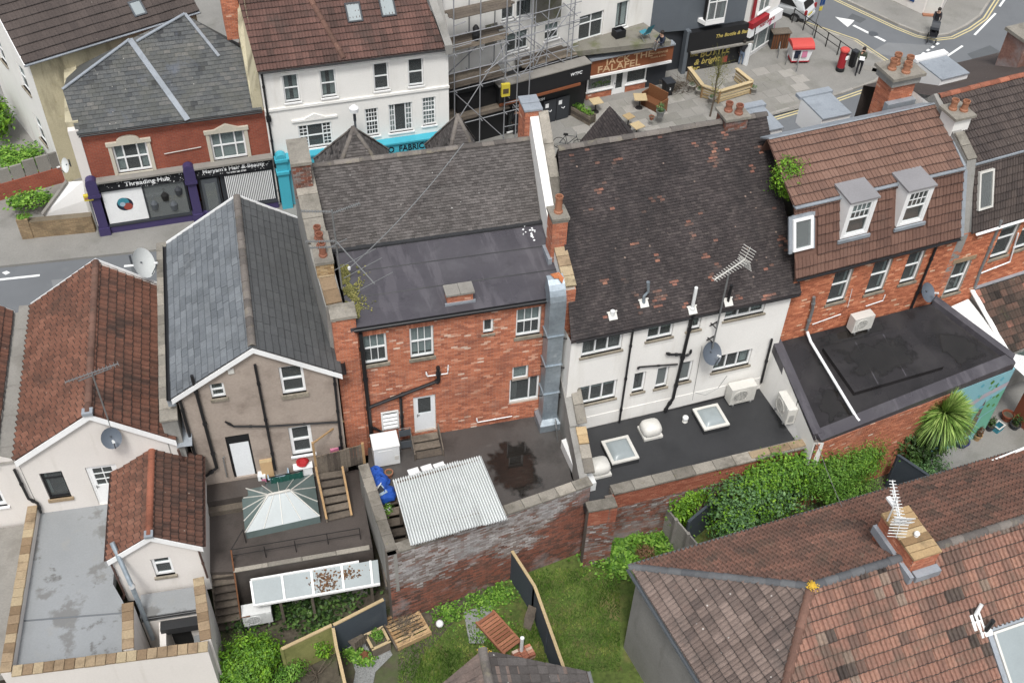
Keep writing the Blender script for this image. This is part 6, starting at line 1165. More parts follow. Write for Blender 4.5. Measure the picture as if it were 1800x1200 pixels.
panel_fence('mossy_fence','mossy yellow-green fence running down from the blue fence',[(495,1140),(583,1098)],2.3,'fence_green','fence_green')
panel_fence('side_fence','pale-topped timber fence descending toward the bottom edge',[(585,1100),(592,1140),(612,1225)],2.2,'fence_green','wood_pale')
panel_fence('lawn_fence','slate-blue fence with pale capping between the two lawns',[(893,957),(940,1030),(990,1170),(1000,1230)],2.3,'fence_blue','fence_blue')
fc=thing('concrete_fence','grey concrete panel fence beside the overgrown corner','fence',loc=(0,0,0)); a,b_=at(1168,888,2.2),at(1232,962,2.2); L_=(b_-a).length; u=(b_-a).normalized(); s=V((-u.y,u.x,0))*.03
for i in range(3):
    p,q=a+u*(L_*i/3+.06),a+u*(L_*(i+1)/3-.06)
    for j in range(4):MB().prism([((p-s).x,(p-s).y),((q-s).x,(q-s).y),((q+s).x,(q+s).y),((p+s).x,(p+s).y)],ZG+j*.4,ZG+j*.4+.39,t=rnd(0,1)).build('panel','fence_concrete',fc)
    MB().box(p.x-.12,p.x,p.y-.06,p.y+.06,ZG,2.3).build('post','fence_concrete',fc)
panel_fence('back_fence','dark grey fence half hidden behind the laurel bushes',[(1212,915),(1275,862)],2.2,'fence_blue','fence_blue',capm='fence_blue')
panel_fence('corner_fence','dark teal boarded fence behind the right-hand shrubs',[(1580,800),(1632,835)],2.4,'fence_blue','fence_blue',capm='fence_blue')
t=thing('pallet','weathered timber pallet tipped against the terrace wall','pallet',loc=at(716,1105,ZG),ang=12)
for k in range(8):y=-.52+k*.15; MB().box(-.6,.6,y,y+.1,.16,.185,t=rnd(0,1)).build('slat','wood_tan',t)
for x in (-.58,0,.58):MB().box(x-.05,x+.05,-.52,.64,.03,.158,t=rnd(0,1)).build('runner','wood_tan',t)
MB().box(-.62,.62,-.6,-.55,.0,.22,t=.8).build('front_board','wood_tan',t); MB().box(-.68,-.63,-.6,.65,.0,.22,t=.5).build('side_board','wood_grey',t)
m=MB(); rg=random.Random(6)
for _ in range(420):p=V((rg.gauss(-.02,.25),rg.gauss(.15,.28),.2)); th=rg.uniform(0,6.3); s=rg.uniform(.06,.2); m.bar(p,p+V((math.cos(th)*s,math.sin(th)*s,rg.uniform(0,.12))),.008,.006,rg.random())
o=m.build('dead_twigs','wood_grey',None,kind='stuff',label='heap of dead twigs on the timber pallet',cat='twigs'); o.location=t.location; o.rotation_euler.z=t.rotation_euler.z
m=MB(); rg=random.Random(61)
t=thing('slatted_lounger','orange-brown slatted timber lounger on the small lawn','lounger',loc=at(876,1118,ZG),ang=-68)
for k in range(11):x=-.72+k*.135; MB().box(x,x+.11,-.34,.34,.3,.325,t=rnd(0,1)).build('slat','wood_orange',t)
for y in (-.36,.36):MB().box(-.76,.78,y-.03,y+.03,.22,.33,t=.6).build('side_rail','wood_orange',t)
for x in (-.7,.7):
    for y in (-.34,.34):MB().box(x-.03,x+.03,y-.03,y+.03,0,.22,t=.3).build('leg','wood_orange',t)
t=thing('log_planter','square timber planter with small shrub before the blue fence','planter',loc=at(665,1135,ZG),ang=12)
for a in ((-.32,.32,-.32,-.27),(-.32,.32,.27,.32),(-.32,-.27,-.27,.27),(.27,.32,-.27,.27)):MB().box(*a,0,.5,t=rnd(.2,.8)).build('side','wood_grey',t); MB().box(a[0]-.02,a[1]+.02,a[2]-.02,a[3]+.02,.5,.53,t=rnd(.5,1)).build('rim','wood_pale',t)
MB().box(-.26,.26,-.26,.26,.3,.44).build('soil','garden_soil',t); leaves(240,(.05,.05,.62),(.22,.22,.22),(.03,.06),9).build('foliage','leaf_mid',t); MB().tube([(.05,.05,.4),(.06,.05,.7)],.015,6).build('stem','bark',t)
t=thing('garden_chair','grey slatted garden chair beside the square planter','chair',loc=at(634,1140,ZG),ang=25)
for k in range(5):MB().box(-.24+k*.1,-.16+k*.1,-.1,-.07,.38,.8).build('back_slat','wood_grey',t)
MB().box(-.26,.26,-.08,.38,.36,.39).build('seat','wood_grey',t)
for x in (-.22,.22):
    for y in (-.05,.34):MB().bar((x,y,0),(x,y,.36),.04).build('leg','wood_grey',t)
t=thing('fire_star','rusty star-shaped metal stand on the gravel','stand',loc=at(642,1155,ZG));
for k in range(5):a=.3+k*2*math.pi/5; MB().add([(0,0,.25),(math.cos(a-.35)*.1,math.sin(a-.35)*.1,.24),(math.cos(a)*.36,math.sin(a)*.36,.0),(math.cos(a+.35)*.1,math.sin(a+.35)*.1,.24),(math.cos(a)*.34,math.sin(a)*.34,-.02+.03)],[(0,1,2,3),(1,4,3)]).build('arm','wood_brown',t)
MB().lathe([(.11,.23),(.09,.27)],n=10).build('hub','wood_brown',t)
q=at(773,1097,ZG+.1); t=thing('garden_globe','small white globe lamp in the weeds by the pallet','lamp',loc=V((q.x,q.y,ZG))); MB().lathe([(.02,.02),(.09,.05),(.13,.13),(.13,.19),(.09,.27),(.02,.3)],n=16).build('globe','white_plastic',t,smooth=True); MB().lathe([(.05,0),(.05,.03)],n=10).build('base','dark_metal',t)
t=thing('white_post','white plastic pipe stub standing before the small tiled roof','pipe',loc=at(916,1150,ZG)); MB().lathe([(.06,0),(.06,1.0),(.07,1.0),(.07,1.08),(.05,1.08)],n=12).build('pipe','white_plastic',t); MB().lathe([(.09,.0),(.09,.04)],n=12).build('collar','grey_metal',t)
t=thing('brick_stack','stack of old red bricks by the lawn fence','bricks',loc=at(918,1150,ZG),ang=10); rg=random.Random(2)
for i in range(3):
    for j in range(4):
        for k in range(4):MB().box(-.34+i*.23,-.125+i*.23,-.3+j*.11,-.2+j*.11,k*.07,k*.07+.065,t=rg.random()).build('brick','brick_red',t)
t=thing('loose_board','weathered board leaning on the lawn fence','board',loc=at(926,1105,ZG),ang=30); MB().bar((0,0,0),(.35,.1,.9),.3,.03).build('plank','wood_grey',t); MB().bar((.1,.03,.3),(.25,.07,.62),.34,.02).build('batten','wood_grey',t)
# ================================================================ foreground roofs
fF=Fr(9.93,16.91,2.3); ZF,RZF=5.2,7.6
Fh=thing('near_house','large house with mixed red and grey tiled hipped roof in the lower right foreground','house',fF)
e,apx=V((0,0,ZF)),V((3.66,-3.57,RZF)); re=V((15,-3.57,RZF)); fe=V((15,0,ZF)); he=V((.68,-7.6,ZF)); ne=V((15,-7.15,ZF)); nl=V((.63,-7.15,ZF))
mb=MB(); mb.add([e,apx,re,fe,nl,ne],[(0,1,2,3),(0,4,1),(4,5,2,1)]); mb.v=[(a,b,c-.04) for a,b,c in mb.v]; rF=mb.build('roof','tile_pink',Fh)
M_=slopeM(fe,e,re); cover(rF,M_,[uv(M_,q) for q in (fe,e,apx,re)],.30,.32,'roman','tile_pink',fF,th=.03,nmax=200,tint=coat(.15,.6,.5),seed=141,amp=2.8)
M_=slopeM(e,nl,apx); cover(rF,M_,[uv(M_,q) for q in (e,nl,apx)],.30,.32,'roman','tile_greybrown',fF,th=.035,nmax=150,tint=coat(.1,.9,.4),seed=142,amp=2.0)
M_=slopeM(nl,ne,apx)
def ftint(u,v,rg):
    k=rg.random(); f=noise.noise(V((u*.5,v*.5,4.)))
    if k<.03:return rg.uniform(.97,1)
    return .16+.5*rg.random()+.4*f
fo=uv(M_,fF.on(1742,1110,M_))
cover(rF,M_,[uv(M_,q) for q in (nl,ne,re,apx)],.30,.34,'roman','tile_pink',fF,th=.04,nmax=300,tint=ftint,seed=143,amp=2.6,missing=lambda u,v:fo[0]-.3<u and fo[1]-2.0<v<fo[1]-.1)
ridge(rF,e+V((0,0,.05)),apx+V((0,0,.05)),.13,.42,'ridge_slate','hip_tile',seed=17); ridge(rF,nl+V((0,0,.05)),apx+V((0,0,.05)),.14,.4,'ridge_brown','hip_tile',seed=18)
ridge(rF,apx+V((0,0,.05)),V((6.6,-3.57,RZF+.05)),.14,.42,'ridge_slate',seed=19); ridge(rF,V((7.4,-3.57,RZF+.05)),re+V((0,0,.05)),.14,.42,'ridge_grey',seed=20)
m=MB(); rg=random.Random(9)
for _ in range(160):d=V((rg.gauss(0,.07),rg.gauss(0,.07),0)); m.lathe([(rg.uniform(.012,.028),0),(.004,.02)],apx+d+V((-.02,-.05,.19-d.length*.5)),6)
m.build('lichen_patch','lichen_yellow',rF,kind='stuff',label='bright orange lichen where hip and ridge meet')
gutter(Fh,V((0,.08,ZF-.05)),V((15,.08,ZF-.05)),.06,'grey_metal'); gutter(Fh,V((-.08,0,ZF-.05)),V((.55,-7.15,ZF-.05)),.06,'dark_metal')
MB().add([(.2,-.2,.3),(.85,-7.2,.3),(.85,-7.2,ZF-.02),(.2,-.2,ZF-.02),(15,-.2,.3),(15,-.2,ZF-.02)],[(0,1,2,3),(4,0,3,5)]).build('wall','grey_render',Fh)
q=fF.loc(at(1640,985,7.5)); cx,cy=7.0,-3.25
ck=brick_block(Fh,cx-.42,cx+.42,cy-.75,cy+.85,6.6,8.1,'brick_red','chimney',151,sides='fL'); rg=random.Random(3)
for k in range(7):MB().box(cx-.46,cx+.46,cy-.78+k*.24,cy-.56+k*.24,8.1,8.17+rg.uniform(0,.03),t=rg.random()).build('cap_stone','brick_buff',ck)
MB().lathe([(.07,0),(.07,.1),(.09,.11),(.06,.16)],(cx+.05,cy-.1,8.18),12).build('vent_cap','white_metal',ck); MB().box(cx-.56,cx-.43,cy-1.0,cy+.9,7.3,7.62).box(cx-.33,cx+.5,cy-1.02,cy-.78,7.3,7.55).build('flashing','lead',ck)
t=thing('chimney_antenna','white television aerial beside the chimney of the near house','antenna',fF); b0=V((cx-.45,cy+.6,8.2)); MB().tube([b0,b0+V((0,0,1.1))],.025,8).build('mast','white_metal',t); yagi(t,b0+V((0,0,.95)),(-.4,-1,-.1),1.3,13,.34,'white_metal'); yagi(t,b0+V((.1,0,.6)),(-.4,-1,-.1),1.1,10,.3,'white_metal'); MB().box(b0.x-.08,b0.x+.05,b0.y-.02,b0.y+.3,b0.z+.7,b0.z+.78).build('clamp_box','white_plastic',t)
Mr=M_; q=[fF.on(*p,Mr) for p in ((1742,1110),(1870,1070),(1790,1215))]; o=uv(Mr,q[0]);
w_=roofwin(Fh,Mr,o[0],o[1]-1.9,2.4,1.9,'polycarbonate','offwhite_metal'); MB().box(o[0]-.16,o[0]-.01,o[1]-2.0,o[1]+.1,.0,.06,M=Mr).box(o[0]-.16,o[0]+2.4,o[1]+.01,o[1]+.12,.0,.06,M=Mr).build('flashing','lead',w_)
p=fF.on(1716,1100,Mr); n=V((Mr[0][2],Mr[1][2],Mr[2][2])); u_,v_=uv(Mr,p); fl=MB().box(u_-.15,u_+.2,v_-.1,v_+.35,.03,.09,M=Mr).box(u_+.02,u_+.4,v_-.35,v_-.05,.03,.08,M=Mr).build('flue_flashing','white_metal',Fh); a=Mr @ V((u_+.05,v_+.3,.05)); MB().tube([a,a+V((.15,.1,.35))],.06,10).build('flue','white_metal',fl); a=Mr @ V((u_+.22,v_-.18,.05)); MB().tube([a,a+V((.05,0,.5))],.07,10).build('flue','black_plastic',fl)
OB=thing('rear_wing','low rear wing with ridge and lead flashing at the right edge','wing',fF)
a,b_,c,d=[fF.loc(at(*p)) for p in ((1700,828,5.25),(1820,860,5.25),(1820,780,5.6),(1740,812,5.3))]
mb=MB(); mb.add([a,b_,c,d],[(0,1,2,3)]); rw=mb.build('roof','tile_clay',OB); MB().bar(a+V((0,0,.06)),b_+V((0,0,.06)),.3,.06).build('coping','concrete',rw); MB().bar(d,c,.1,.06).build('verge','white_metal',rw)
MB().prism([(a.x,a.y),(b_.x,b_.y),(c.x,c.y),(d.x,d.y)],.5,5.15).build('wall','grey_render',OB)
pA,pR,pL=at(848,1140,5.4),at(1032,1178,4.4),at(770,1205,4.4); fG=Fr(pA.x,pA.y,-6)
Gh=thing('small_roof_house','small gabled roof with mossy ridge at the bottom edge','house',fG); a=V((0,0,5.4));
xr,xl=fG.loc(pR),fG.loc(pL); back=V((0,-5,0)); R_,L2_=V((2.3,-.1,4.0)),V((-1.35,-.1,4.4))
R_=V((max(1.6,xr.x),xr.y,4.4)); L2_=V((xl.x,xl.y,4.4))
mb=MB(); mb.add([a,R_,R_+back,a+back,L2_,L2_+back],[(0,3,2,1),(0,4,5,3)]); mb.v=[(x,y,z-.03) for x,y,z in mb.v]; rG=mb.build('roof','tile_greybrown',Gh)
M_=slopeM(L2_+back*0,L2_+back,a); M_=slopeM(L2_+back,L2_,a); cover(rG,M_,[uv(M_,q) for q in (L2_+back,L2_,a,a+back)],.26,.3,'roman','tile_greybrown',fG,nmax=60,tint=coat(0,1,.4),seed=161)
M_=slopeM(R_,R_+back,a); cover(rG,M_,[uv(M_,q) for q in (R_,R_+back,a+back,a)],.26,.3,'flat','tile_plain_grey',fG,nmax=60,tint=coat(0,.8,.4),seed=162)
ridge(rG,a+V((0,0,.05)),a+back+V((0,0,.05)),.14,.42,'ridge_grey',seed=23); MB().prism([(L2_.x+.1,L2_.y-.1),(R_.x-.1,R_.y-.1),(R_.x-.1,R_.y-5),(L2_.x+.1,L2_.y-5)],.5,4.35).build('wall','grey_render',Gh)
m=MB(); rg=random.Random(10)
for _ in range(70):d=V((rg.gauss(0,.09),rg.gauss(-.06,.05),0)); m.lathe([(rg.uniform(.012,.03),0),(.004,.015)],a+d+V((0,0,.1-abs(d.x)*.7)),6)
m.build('lichen_patch','lichen_yellow',rG,kind='stuff',label='yellow lichen on the ridge end')
gutter(Gh,R_+V((.05,0,-.03)),R_+back+V((.05,0,-.03)),.05,'grey_metal')
# ================================================================ shrubs
def shrub(name,lab,px,py,z,blobs,mat,n=900,size=(.04,.09),seed=1,stem=True,group=None,lift=(0,0,0),mix=None):
    n=int(n*.8); c=at(px,py,z); base=V((c.x,c.y,ZG if z<6 else z-.5)); t=thing(name,lab,'shrub',loc=base,group=group); m=MB()
    for k,(dx,dy,dz,rx,ry,rz) in enumerate((b[0]+lift[0],b[1]+lift[1],b[2]+lift[2],*b[3:]) for b in blobs):leaves(int(n*rx*ry*4),V((dx,dy,dz)),(rx,ry,rz),size,seed+k,.5,m,zmin=.02)
    m.build('foliage',mat,t)
    if mix:m=MB(); [leaves(int(n*b[3]*b[4]*1.6),V((b[0]+lift[0],b[1]+lift[1],b[2]+lift[2]+.1)),(b[3]*1.05,b[4]*1.05,b[5]*1.1),(size[0]*.7,size[1]*.8),seed+70+k,.6,m,zmin=.02) for k,b in enumerate(blobs)]; m.build('new_growth',mix,t)
    if stem:
        for k,b in enumerate(blobs[:4]):MB().tube([(b[0]*.4,b[1]*.4,0),(b[0]*.7,b[1]*.7,b[2]*.5),(b[0],b[1],b[2])],[.05,.035,.015],6).build('stem','bark',t)
    return t
shrub('bright_shrub','bright green shrub spilling up from the bottom edge left of the mossy fence',428,1165,1.6,[(0,0,.9,1.0,.9,.8),(.5,.3,.8,.7,.7,.6),(-.5,-.4,.7,.8,.8,.6),(-.2,-.9,.6,.9,.7,.5)],'leaf_bright',1500,(.03,.075),201,mix='leaf_mid')
shrub('lime_shrub','lime green bushy shrub topping the brick extension wall',1202,868,2.4,[(0,0,1.9,.75,.7,.7),(.3,.2,1.7,.6,.6,.6),(-.15,-.2,1.2,.6,.6,.7)],'leaf_bright',1700,(.035,.07),211)
shrub('laurel_bush','grey-green laurel mass between the concrete fence and near house roof',1300,885,2.2,[(0,0,1.7,1.4,1.1,1.0),(.9,.6,1.6,1.1,.9,.9),(-.4,-.9,1.2,1.1,.8,.8),(1.5,-.2,1.5,1.1,.9,.8)],'leaf_laurel',700,(.04,.09),221,lift=(.1,.1,.1),mix='leaf_bright')
shrub('ivy_bank','fresh green ivy bank under the flat roof corner',1372,850,2.2,[(0,0,2.0,1.0,.7,1.0),(1.1,.2,1.9,1.0,.7,.9),(-.8,-.1,1.9,.8,.6,.9)],'leaf_mid',950,(.05,.1),231,lift=(-.2,-.1,.4),mix='leaf_bright')
shrub('bramble_bank','loose bright green brambles below the far brick wall',1440,840,2.2,[(0,0,1.8,1.0,.6,.9),(1.0,.1,1.8,1.0,.6,.8),(1.9,.2,1.6,.9,.6,.8)],'leaf_bright',800,(.03,.07),236)
shrub('feathery_bush','fine-leaved dark green bush right of the laurel mass',1480,850,2.0,[(0,0,1.6,1.3,.9,.9),(1.1,.5,1.6,1.0,.8,.8),(-.9,-.2,1.7,.9,.8,.8),(.2,-.8,1.0,1.2,.7,.7)],'leaf_mid',1400,(.025,.055),241,lift=(0,.3,.3),mix='weed_green')
shrub('shade_bush','dark shrub at the foot of the palm',1590,790,1.5,[(0,0,1.3,1.0,.8,.8),(.7,-.5,.9,.9,.6,.6),(-.7,.2,1.3,.9,.7,.8)],'leaf_dark',900,(.04,.09),251,lift=(0,.2,.3))
shrub('low_bush','low grey-green bush behind the near roof aerial',1640,830,1.2,[(0,0,.6,.8,.7,.5),(-.6,.3,.6,.6,.5,.45)],'leaf_laurel',900,(.035,.07),256)
shrub('fence_plant','leafy green plant against the mossy fence',560,1135,1.2,[(0,0,.9,.32,.3,.5),(.1,-.1,.5,.35,.3,.4)],'leaf_bright',1700,(.03,.06),261)
shrub('corner_plant','small green shrub below the mossy fence at the bottom',515,1178,1.0,[(0,0,.5,.5,.4,.4),(-.4,-.2,.4,.5,.4,.35)],'leaf_mid',1200,(.03,.06),266)
shrub('dry_shrub','rusty brown dried shrub in the weeds at the lawn corner',1133,972,.9,[(0,0,.35,.33,.3,.35)],'leaf_dry',2600,(.02,.045),271,False)
shrub('wild_clump','broad-leaved green clump at the back of the lawn',1115,935,.9,[(0,0,.35,.6,.4,.35),(.6,.2,.4,.5,.4,.4),(-.6,-.1,.3,.5,.4,.3)],'weed_green',1500,(.04,.09),276,False)
t=shrub('roof_buddleia','leafy self-sown bush growing from the gutter between dark and brown roofs',1378,322,11.3,[(.1,0,.7,.6,.5,.65),(.3,-.1,.3,.45,.4,.45),(0,.05,1.1,.4,.4,.4)],'leaf_bright',1500,(.03,.06),281)
t=thing('bare_bush','bare twiggy bush on dark soil at the bottom edge','shrub',loc=at(555,1185,ZG)); rg=random.Random(4)
for k in range(9):
    m=MB(); p=V((0,0,0)); d=V((rg.uniform(-.8,.8),rg.uniform(-.8,.8),.5)).normalized(); path=[p]
    for j in range(6):d=(d+V((rg.uniform(-.5,.5),rg.uniform(-.5,.5),rg.uniform(-.3,.3)))).normalized(); p=p+d*.2; path.append(p)
    m.tube(path,[.022-.003*j for j in range(7)],5); m.build('branch','bark',t)
q=at(1655,770,ZG); t=thing('cabbage_palm','spiky cabbage palm with drooping sword leaves before the mural wall','palm',loc=V((*at(1656,735,3.3)[:2],ZG))); MB().tube([(0,0,0),(.03,0,1.5),(0,.02,3.0)],[.14,.11,.1],10).build('trunk','bark',t); m=MB(); rg=random.Random(12)
for k in range(1500):
    ph=rg.uniform(0,6.283); el=math.asin(rg.uniform(-.85,1)); L_=rg.uniform(1.05,1.35); c=V((0,0,3.0)); d=V((math.cos(ph)*math.cos(el),math.sin(ph)*math.cos(el),math.sin(el))); s=d.cross(V((0,0,1)))
    s=s.normalized() if s.length>.05 else V((1,0,0)); w=rg.uniform(.02,.034); tt=min(1,max(0,.45+.3*math.sin(el)+rg.uniform(-.35,.35))); P_=[]
    for i in range(5):
        f=i/4; p=c+d*L_*f+V((0,0,-.32*L_*f*f*max(.1,math.cos(el)))); wd=w*(1.0 if i in (1,2) else .7 if i in (0,3) else .1); P_ += [p-s*wd,p+s*wd]
    m.add(P_,[(2*i,2*i+1,2*i+3,2*i+2) for i in range(4)],tt)
m.build('crown','leaf_palm',t)
sheet('patio','pavement',[(1560,800),(1700,690),(1830,640),(1830,830),(1700,860)],ZG+.01)
def garden_pot(px,py,r,h,mat,lab,name='plant_pot',plant=None):
    t=thing(name,lab,'pot',loc=at(px,py,ZG)); MB().lathe([(r*.7,0),(r*.95,h*.85),(r*1.08,h*.85),(r*1.08,h),(r*.92,h),(r*.8,h*.6)],n=16).build('pot',mat,t); MB().lathe([(r*.85,h*.75),(.0,h*.78)],n=14).build('soil','garden_soil',t)
    if plant:leaves(160,(0,0,h+.2),(r,r,.25),(.03,.06),px).build('foliage',plant,t)
    return t
garden_pot(1688,782,.28,.3,'blue_pot','low deep-blue glazed bowl by the palm'); garden_pot(1768,737,.24,.35,'terracotta_wall','dark terracotta pot near the mural'); garden_pot(1716,772,.16,.3,'wood_tan','tan urn-shaped pot on the patio',plant='leaf_dry'); garden_pot(1782,752,.2,.25,'charcoal_paint','black pot at the patio edge',plant='leaf_dark'); garden_pot(1738,755,.17,.3,'charcoal_paint','small dark pot beside the teal crate',plant='leaf_dark')
t=loose('teal_crate','teal plastic crate on the patio','crate',1752,755,ZG,[],20); m=MB(); [m.box(*q) for q in ((-.2,.2,-.15,-.12,0,.28),(-.2,.2,.12,.15,0,.28),(-.2,-.17,-.12,.12,0,.28),(.17,.2,-.12,.12,0,.28),(-.17,.17,-.12,.12,0,.03))]; m.build('crate_body','teal',t); m=MB(); [m.box(*q) for q in ((-.22,.22,-.17,-.12,.281,.3),(-.22,.22,.12,.17,.281,.3),(-.22,-.17,-.12,.12,.281,.3),(.17,.22,-.12,.12,.281,.3))]; m.build('rim','offwhite_metal',t)
t=thing('leaning_pole','thin timber pole leaning over the patio pots','pole',loc=(0,0,0)); MB().tube([at(1712,762,ZG+.1),at(1750,690,2.2)],.025,8).build('shaft','wood_tan',t); q=at(1750,690,2.2); MB().tube([q-V((0,0,.04)),q+V((0,.02,.06))],.035,8).build('tip','wood_brown',t)
wt=thing('terracotta_wall','rust-red side wall at the right edge of the patio','wall',loc=(0,0,0)); a,b_=at(1776,735,ZG),at(1850,800,ZG); Mw,L_=facing((a.x,a.y),(b_.x,b_.y)); MB().box(0,L_,0,.2,.5,2.9,M=Mw).build('wall','terracotta_wall',wt); MB().box(-.05,L_,-.04,.24,2.9,2.98,M=Mw).build('coping','wood_brown',wt)
# ================================================================ the street
def zat(x,y,py):
    lo,hi=-2.,25.
    for _ in range(40):
        z=(lo+hi)/2; c=R.transposed() @ (V((x,y,z))-CAM); q=PY+FOC*c.y/c.z
        if q>py:lo=z
        else:hi=z
    return z
MB().poly([(-90,25,-.02),(120,25,-.02),(120,160,-.02),(-90,160,-.02)]).build('ground','pavement',None,kind='structure')
MB().poly([(-60,34.5,.0),(33,34.5,.0),(70,50,0),(75,85,0),(28,85,0),(33,50,.0),(-60,50,0)]).build('road','asphalt',None,kind='structure')
def slab(name,mat,pts,z,kind='structure'):return MB().prism(pts,-.02,z).build(name,mat,None,kind=kind)
K1=[(-40,45.9),(-3,42.2),(10,42.3),(20,43.4),(29.4,44.9),(34,45.7),(37.4,46.5),(38.7,47.3),(38.95,48.4),(38.4,50.8),(36.3,53.6),(33.2,57.6),(29,63)]
K2=[(36,66),(40.48,55.65),(42.2,51.9),(42.9,50.7),(43.6,50.15),(44.6,50.1),(46.2,50.7),(47.8,51.55),(50.5,53.9),(60,62)]
sl=slab('pavement','pavement',K1+[(29,75),(-40,75)],.12); slab('far_pavement','pavement',K2+[(60,90),(36,90)],.12); slab('near_pavement','pavement',[(-60,30),(19,30),(40,33),(70,46),(70,50),(36,36.5),(20,35.2),(-60,38)],.12)
def kerbline(K,par,sd):
    for a,b in zip(K,K[1:]):coping(par,(*a,.0),(*b,.0),.16,.135,.9,'kerb','kerb_stone',sd)
kerbline(K1[1:],sl,71); kerbline(K2,bpy.data.objects['far_pavement'],72)
def strip(name,mat,pts,w,z,lab=None):
    m=MB(); pts=[V((*p,z)) for p in pts]; L_=[]
    for i,p in enumerate(pts):
        d=(pts[min(i+1,len(pts)-1)]-pts[max(i-1,0)]).normalized(); s=V((-d.y,d.x,0))*w/2; L_ += [p-s,p+s]
    return m.add(L_,[(2*i,2*i+2,2*i+3,2*i+1) for i in range(len(pts)-1)]).build(name,mat,None,kind='structure')
def off(K,d):
    r=[]
    for i in range(len(K)):
        a,b=V((*K[max(0,i-1)],0)),V((*K[min(len(K)-1,i+1)],0)); u=(b-a).normalized(); r.append((K[i][0]+u.y*d,K[i][1]-u.x*d))
    return r
for d in (.28,.48):strip('yellow_line','road_yellow',off(K1[1:],d),.09,.008); strip('yellow_line','road_yellow',off(K2,d),.09,.008)
G2=lambda px,py:tuple(at(px,py,0)[:2])
for p,q in (((-60,498),(70,484)),((218,468),(300,460)),((1713,62),(1750,24)),((1640,116),(1692,81)),((1757,12),(1768,-4)),((1773,103),(1785,93)),((1530,172),(1552,162))):strip('lane_mark','road_white',[G2(*p),G2(*q)],.14,.008)
for k in range(6):a,b=V((*G2(1650,76),0)),V((*G2(1600,110),0)); p=a.lerp(b,k/6); q=a.lerp(b,k/6+.09); strip('give_way_mark','road_white',[p[:2],q[:2]],.16,.008)
a,b=V((*G2(1556,73),0)),V((*G2(1500,45),0)); strip('arrow_stem','road_white',[a[:2],b[:2]],.2,.008); MB().poly([at(*p,.009) for p in ((1468,30),(1502,36),(1497,42),(1490,48))]).build('arrow_head','road_white',None,kind='structure')
sheet('bike_symbol','road_white',[(3,479),(12,476),(18,479),(10,483)],.008); nmat('tarmac_patch',c8(96,100,103),.85,var=.12,fine=.2,fs=40,bump=.25); nmat('tarmac_pale',c8(134,137,139),.85,var=.12,fine=.2,fs=40,bump=.25)
for mt,P_ in (('tarmac_patch',[(1498,24),(1523,34),(1512,41),(1490,32)]),('tarmac_pale',[(1560,75),(1640,80),(1600,105),(1530,92)]),('tarmac_patch',[(1700,95),(1740,80),(1760,92),(1715,110)]),('tarmac_pale',[(90,492),(210,480),(215,500),(95,512)]),('tarmac_patch',[(230,468),(275,464),(276,476),(232,481)]),('tarmac_patch',[(1450,60),(1480,70),(1470,78),(1440,66)])):sheet('road_patch',mt,P_,.004)
for px,py in ((1625,102),(1535,60),(140,495)):MB().lathe([(.3,0),(.3,.012)],at(px,py,.0),16).build('manhole_cover','dark_metal',None,kind='structure')
for px,py in ((1530,121),(1545,126)):MB().box(-.4,.4,-.25,.25,.12,.132,M=Matrix.Translation((*at(px,py,.12)[:2],0)) @ Matrix.Rotation(-.7,4,'Z')).build('pavement_cover','concrete',None,kind='structure')
fl=bpy.data.objects['pavement']; rg=random.Random(3)
for i in range(16):
    for j in range(6):
        p=V((18.6+i*.92+(j % 2)*.4,43.6+i*.1+j*.75,.121));
        if not (18<p.x<33):continue
        MB().prism([(p.x,p.y),(p.x+.9,p.y+.08),(p.x+.82,p.y+.81),(p.x-.08,p.y+.73)],.1,.126+rg.random()*.005,t=rg.random()).build('flagstone','flagstone',fl)
# ================================================================ brick shop pair across the street
fS=Fr(-5.14,44.2,-1)
brickmat('brick_far',c8(176,84,58),c8(158,70,50),c8(150,110,92),stain=[(c8(140,70,54),.8,.55,.75,.4)])
brickmat('brick_far_buff',c8(176,148,108),c8(150,122,88),c8(128,116,96),stain=[(c8(100,88,68),1.6,.5,.7,.6)])
S1=thing('brick_shops','red brick shop pair with mossy slate roof across the street','building',fS); hol=[]
sw=lambda px,py,y=0:fS.w(px,py,y)
for x0,x1,z0,z1,b in ((1.15,2.65,3.2,4.72,None),(5.4,6.95,3.15,4.65,'net_curtain')):
    rc=(x0,x1,z0,z1); hol.append(rc); window(S1,rc,0,cols=(.7,1.2,.7),rows=(1,1),fw=.08,sill='stone_dressing',blind=(b,1) if b else None)
    o=MB().box(x0-.16,x0-.002,-.07,-.002,z0-.1,z1+.02).box(x1+.002,x1+.16,-.07,-.002,z0-.1,z1+.02).box(x0-.22,x1+.22,-.12,-.002,z1+.02,z1+.2).build('surround','stone_dressing',S1)
    c=(x0+x1)/2; m=MB(); P_=[(c-.5*math.cos(math.pi*k/8),z1+.2+.26*math.sin(math.pi*k/8)) for k in range(9)] if not b else [(c-.55,z1+.2),(c,z1+.45),(c+.55,z1+.2)]; n=len(P_)
    m.add([(x,-.12,z) for x,z in P_]+[(x,-.002,z) for x,z in P_],[tuple(range(n))]+[(i,i+n,i+1+n,i+1) for i in range(n-1)]); m.build('pediment','stone_dressing',o)
mb=MB(); grid_wall(mb,.0,8.0,3.0,5.66,hol,0.,.12); mb.box(0,8,1.2,6,0,5.6); mb.build('wall','brick_far',S1)
MB().box(-.45,-.01,-.02,5,0,5.75).build('side_wall','cream_render',S1); MB().box(-.5,.05,.3,5.2,5.76,6.0).build('side_parapet','cream_old',S1)
MB().bar((3.3,-.06,3.95),(4.95,-.06,4.05),.03).build('conduit','offwhite_metal',S1)
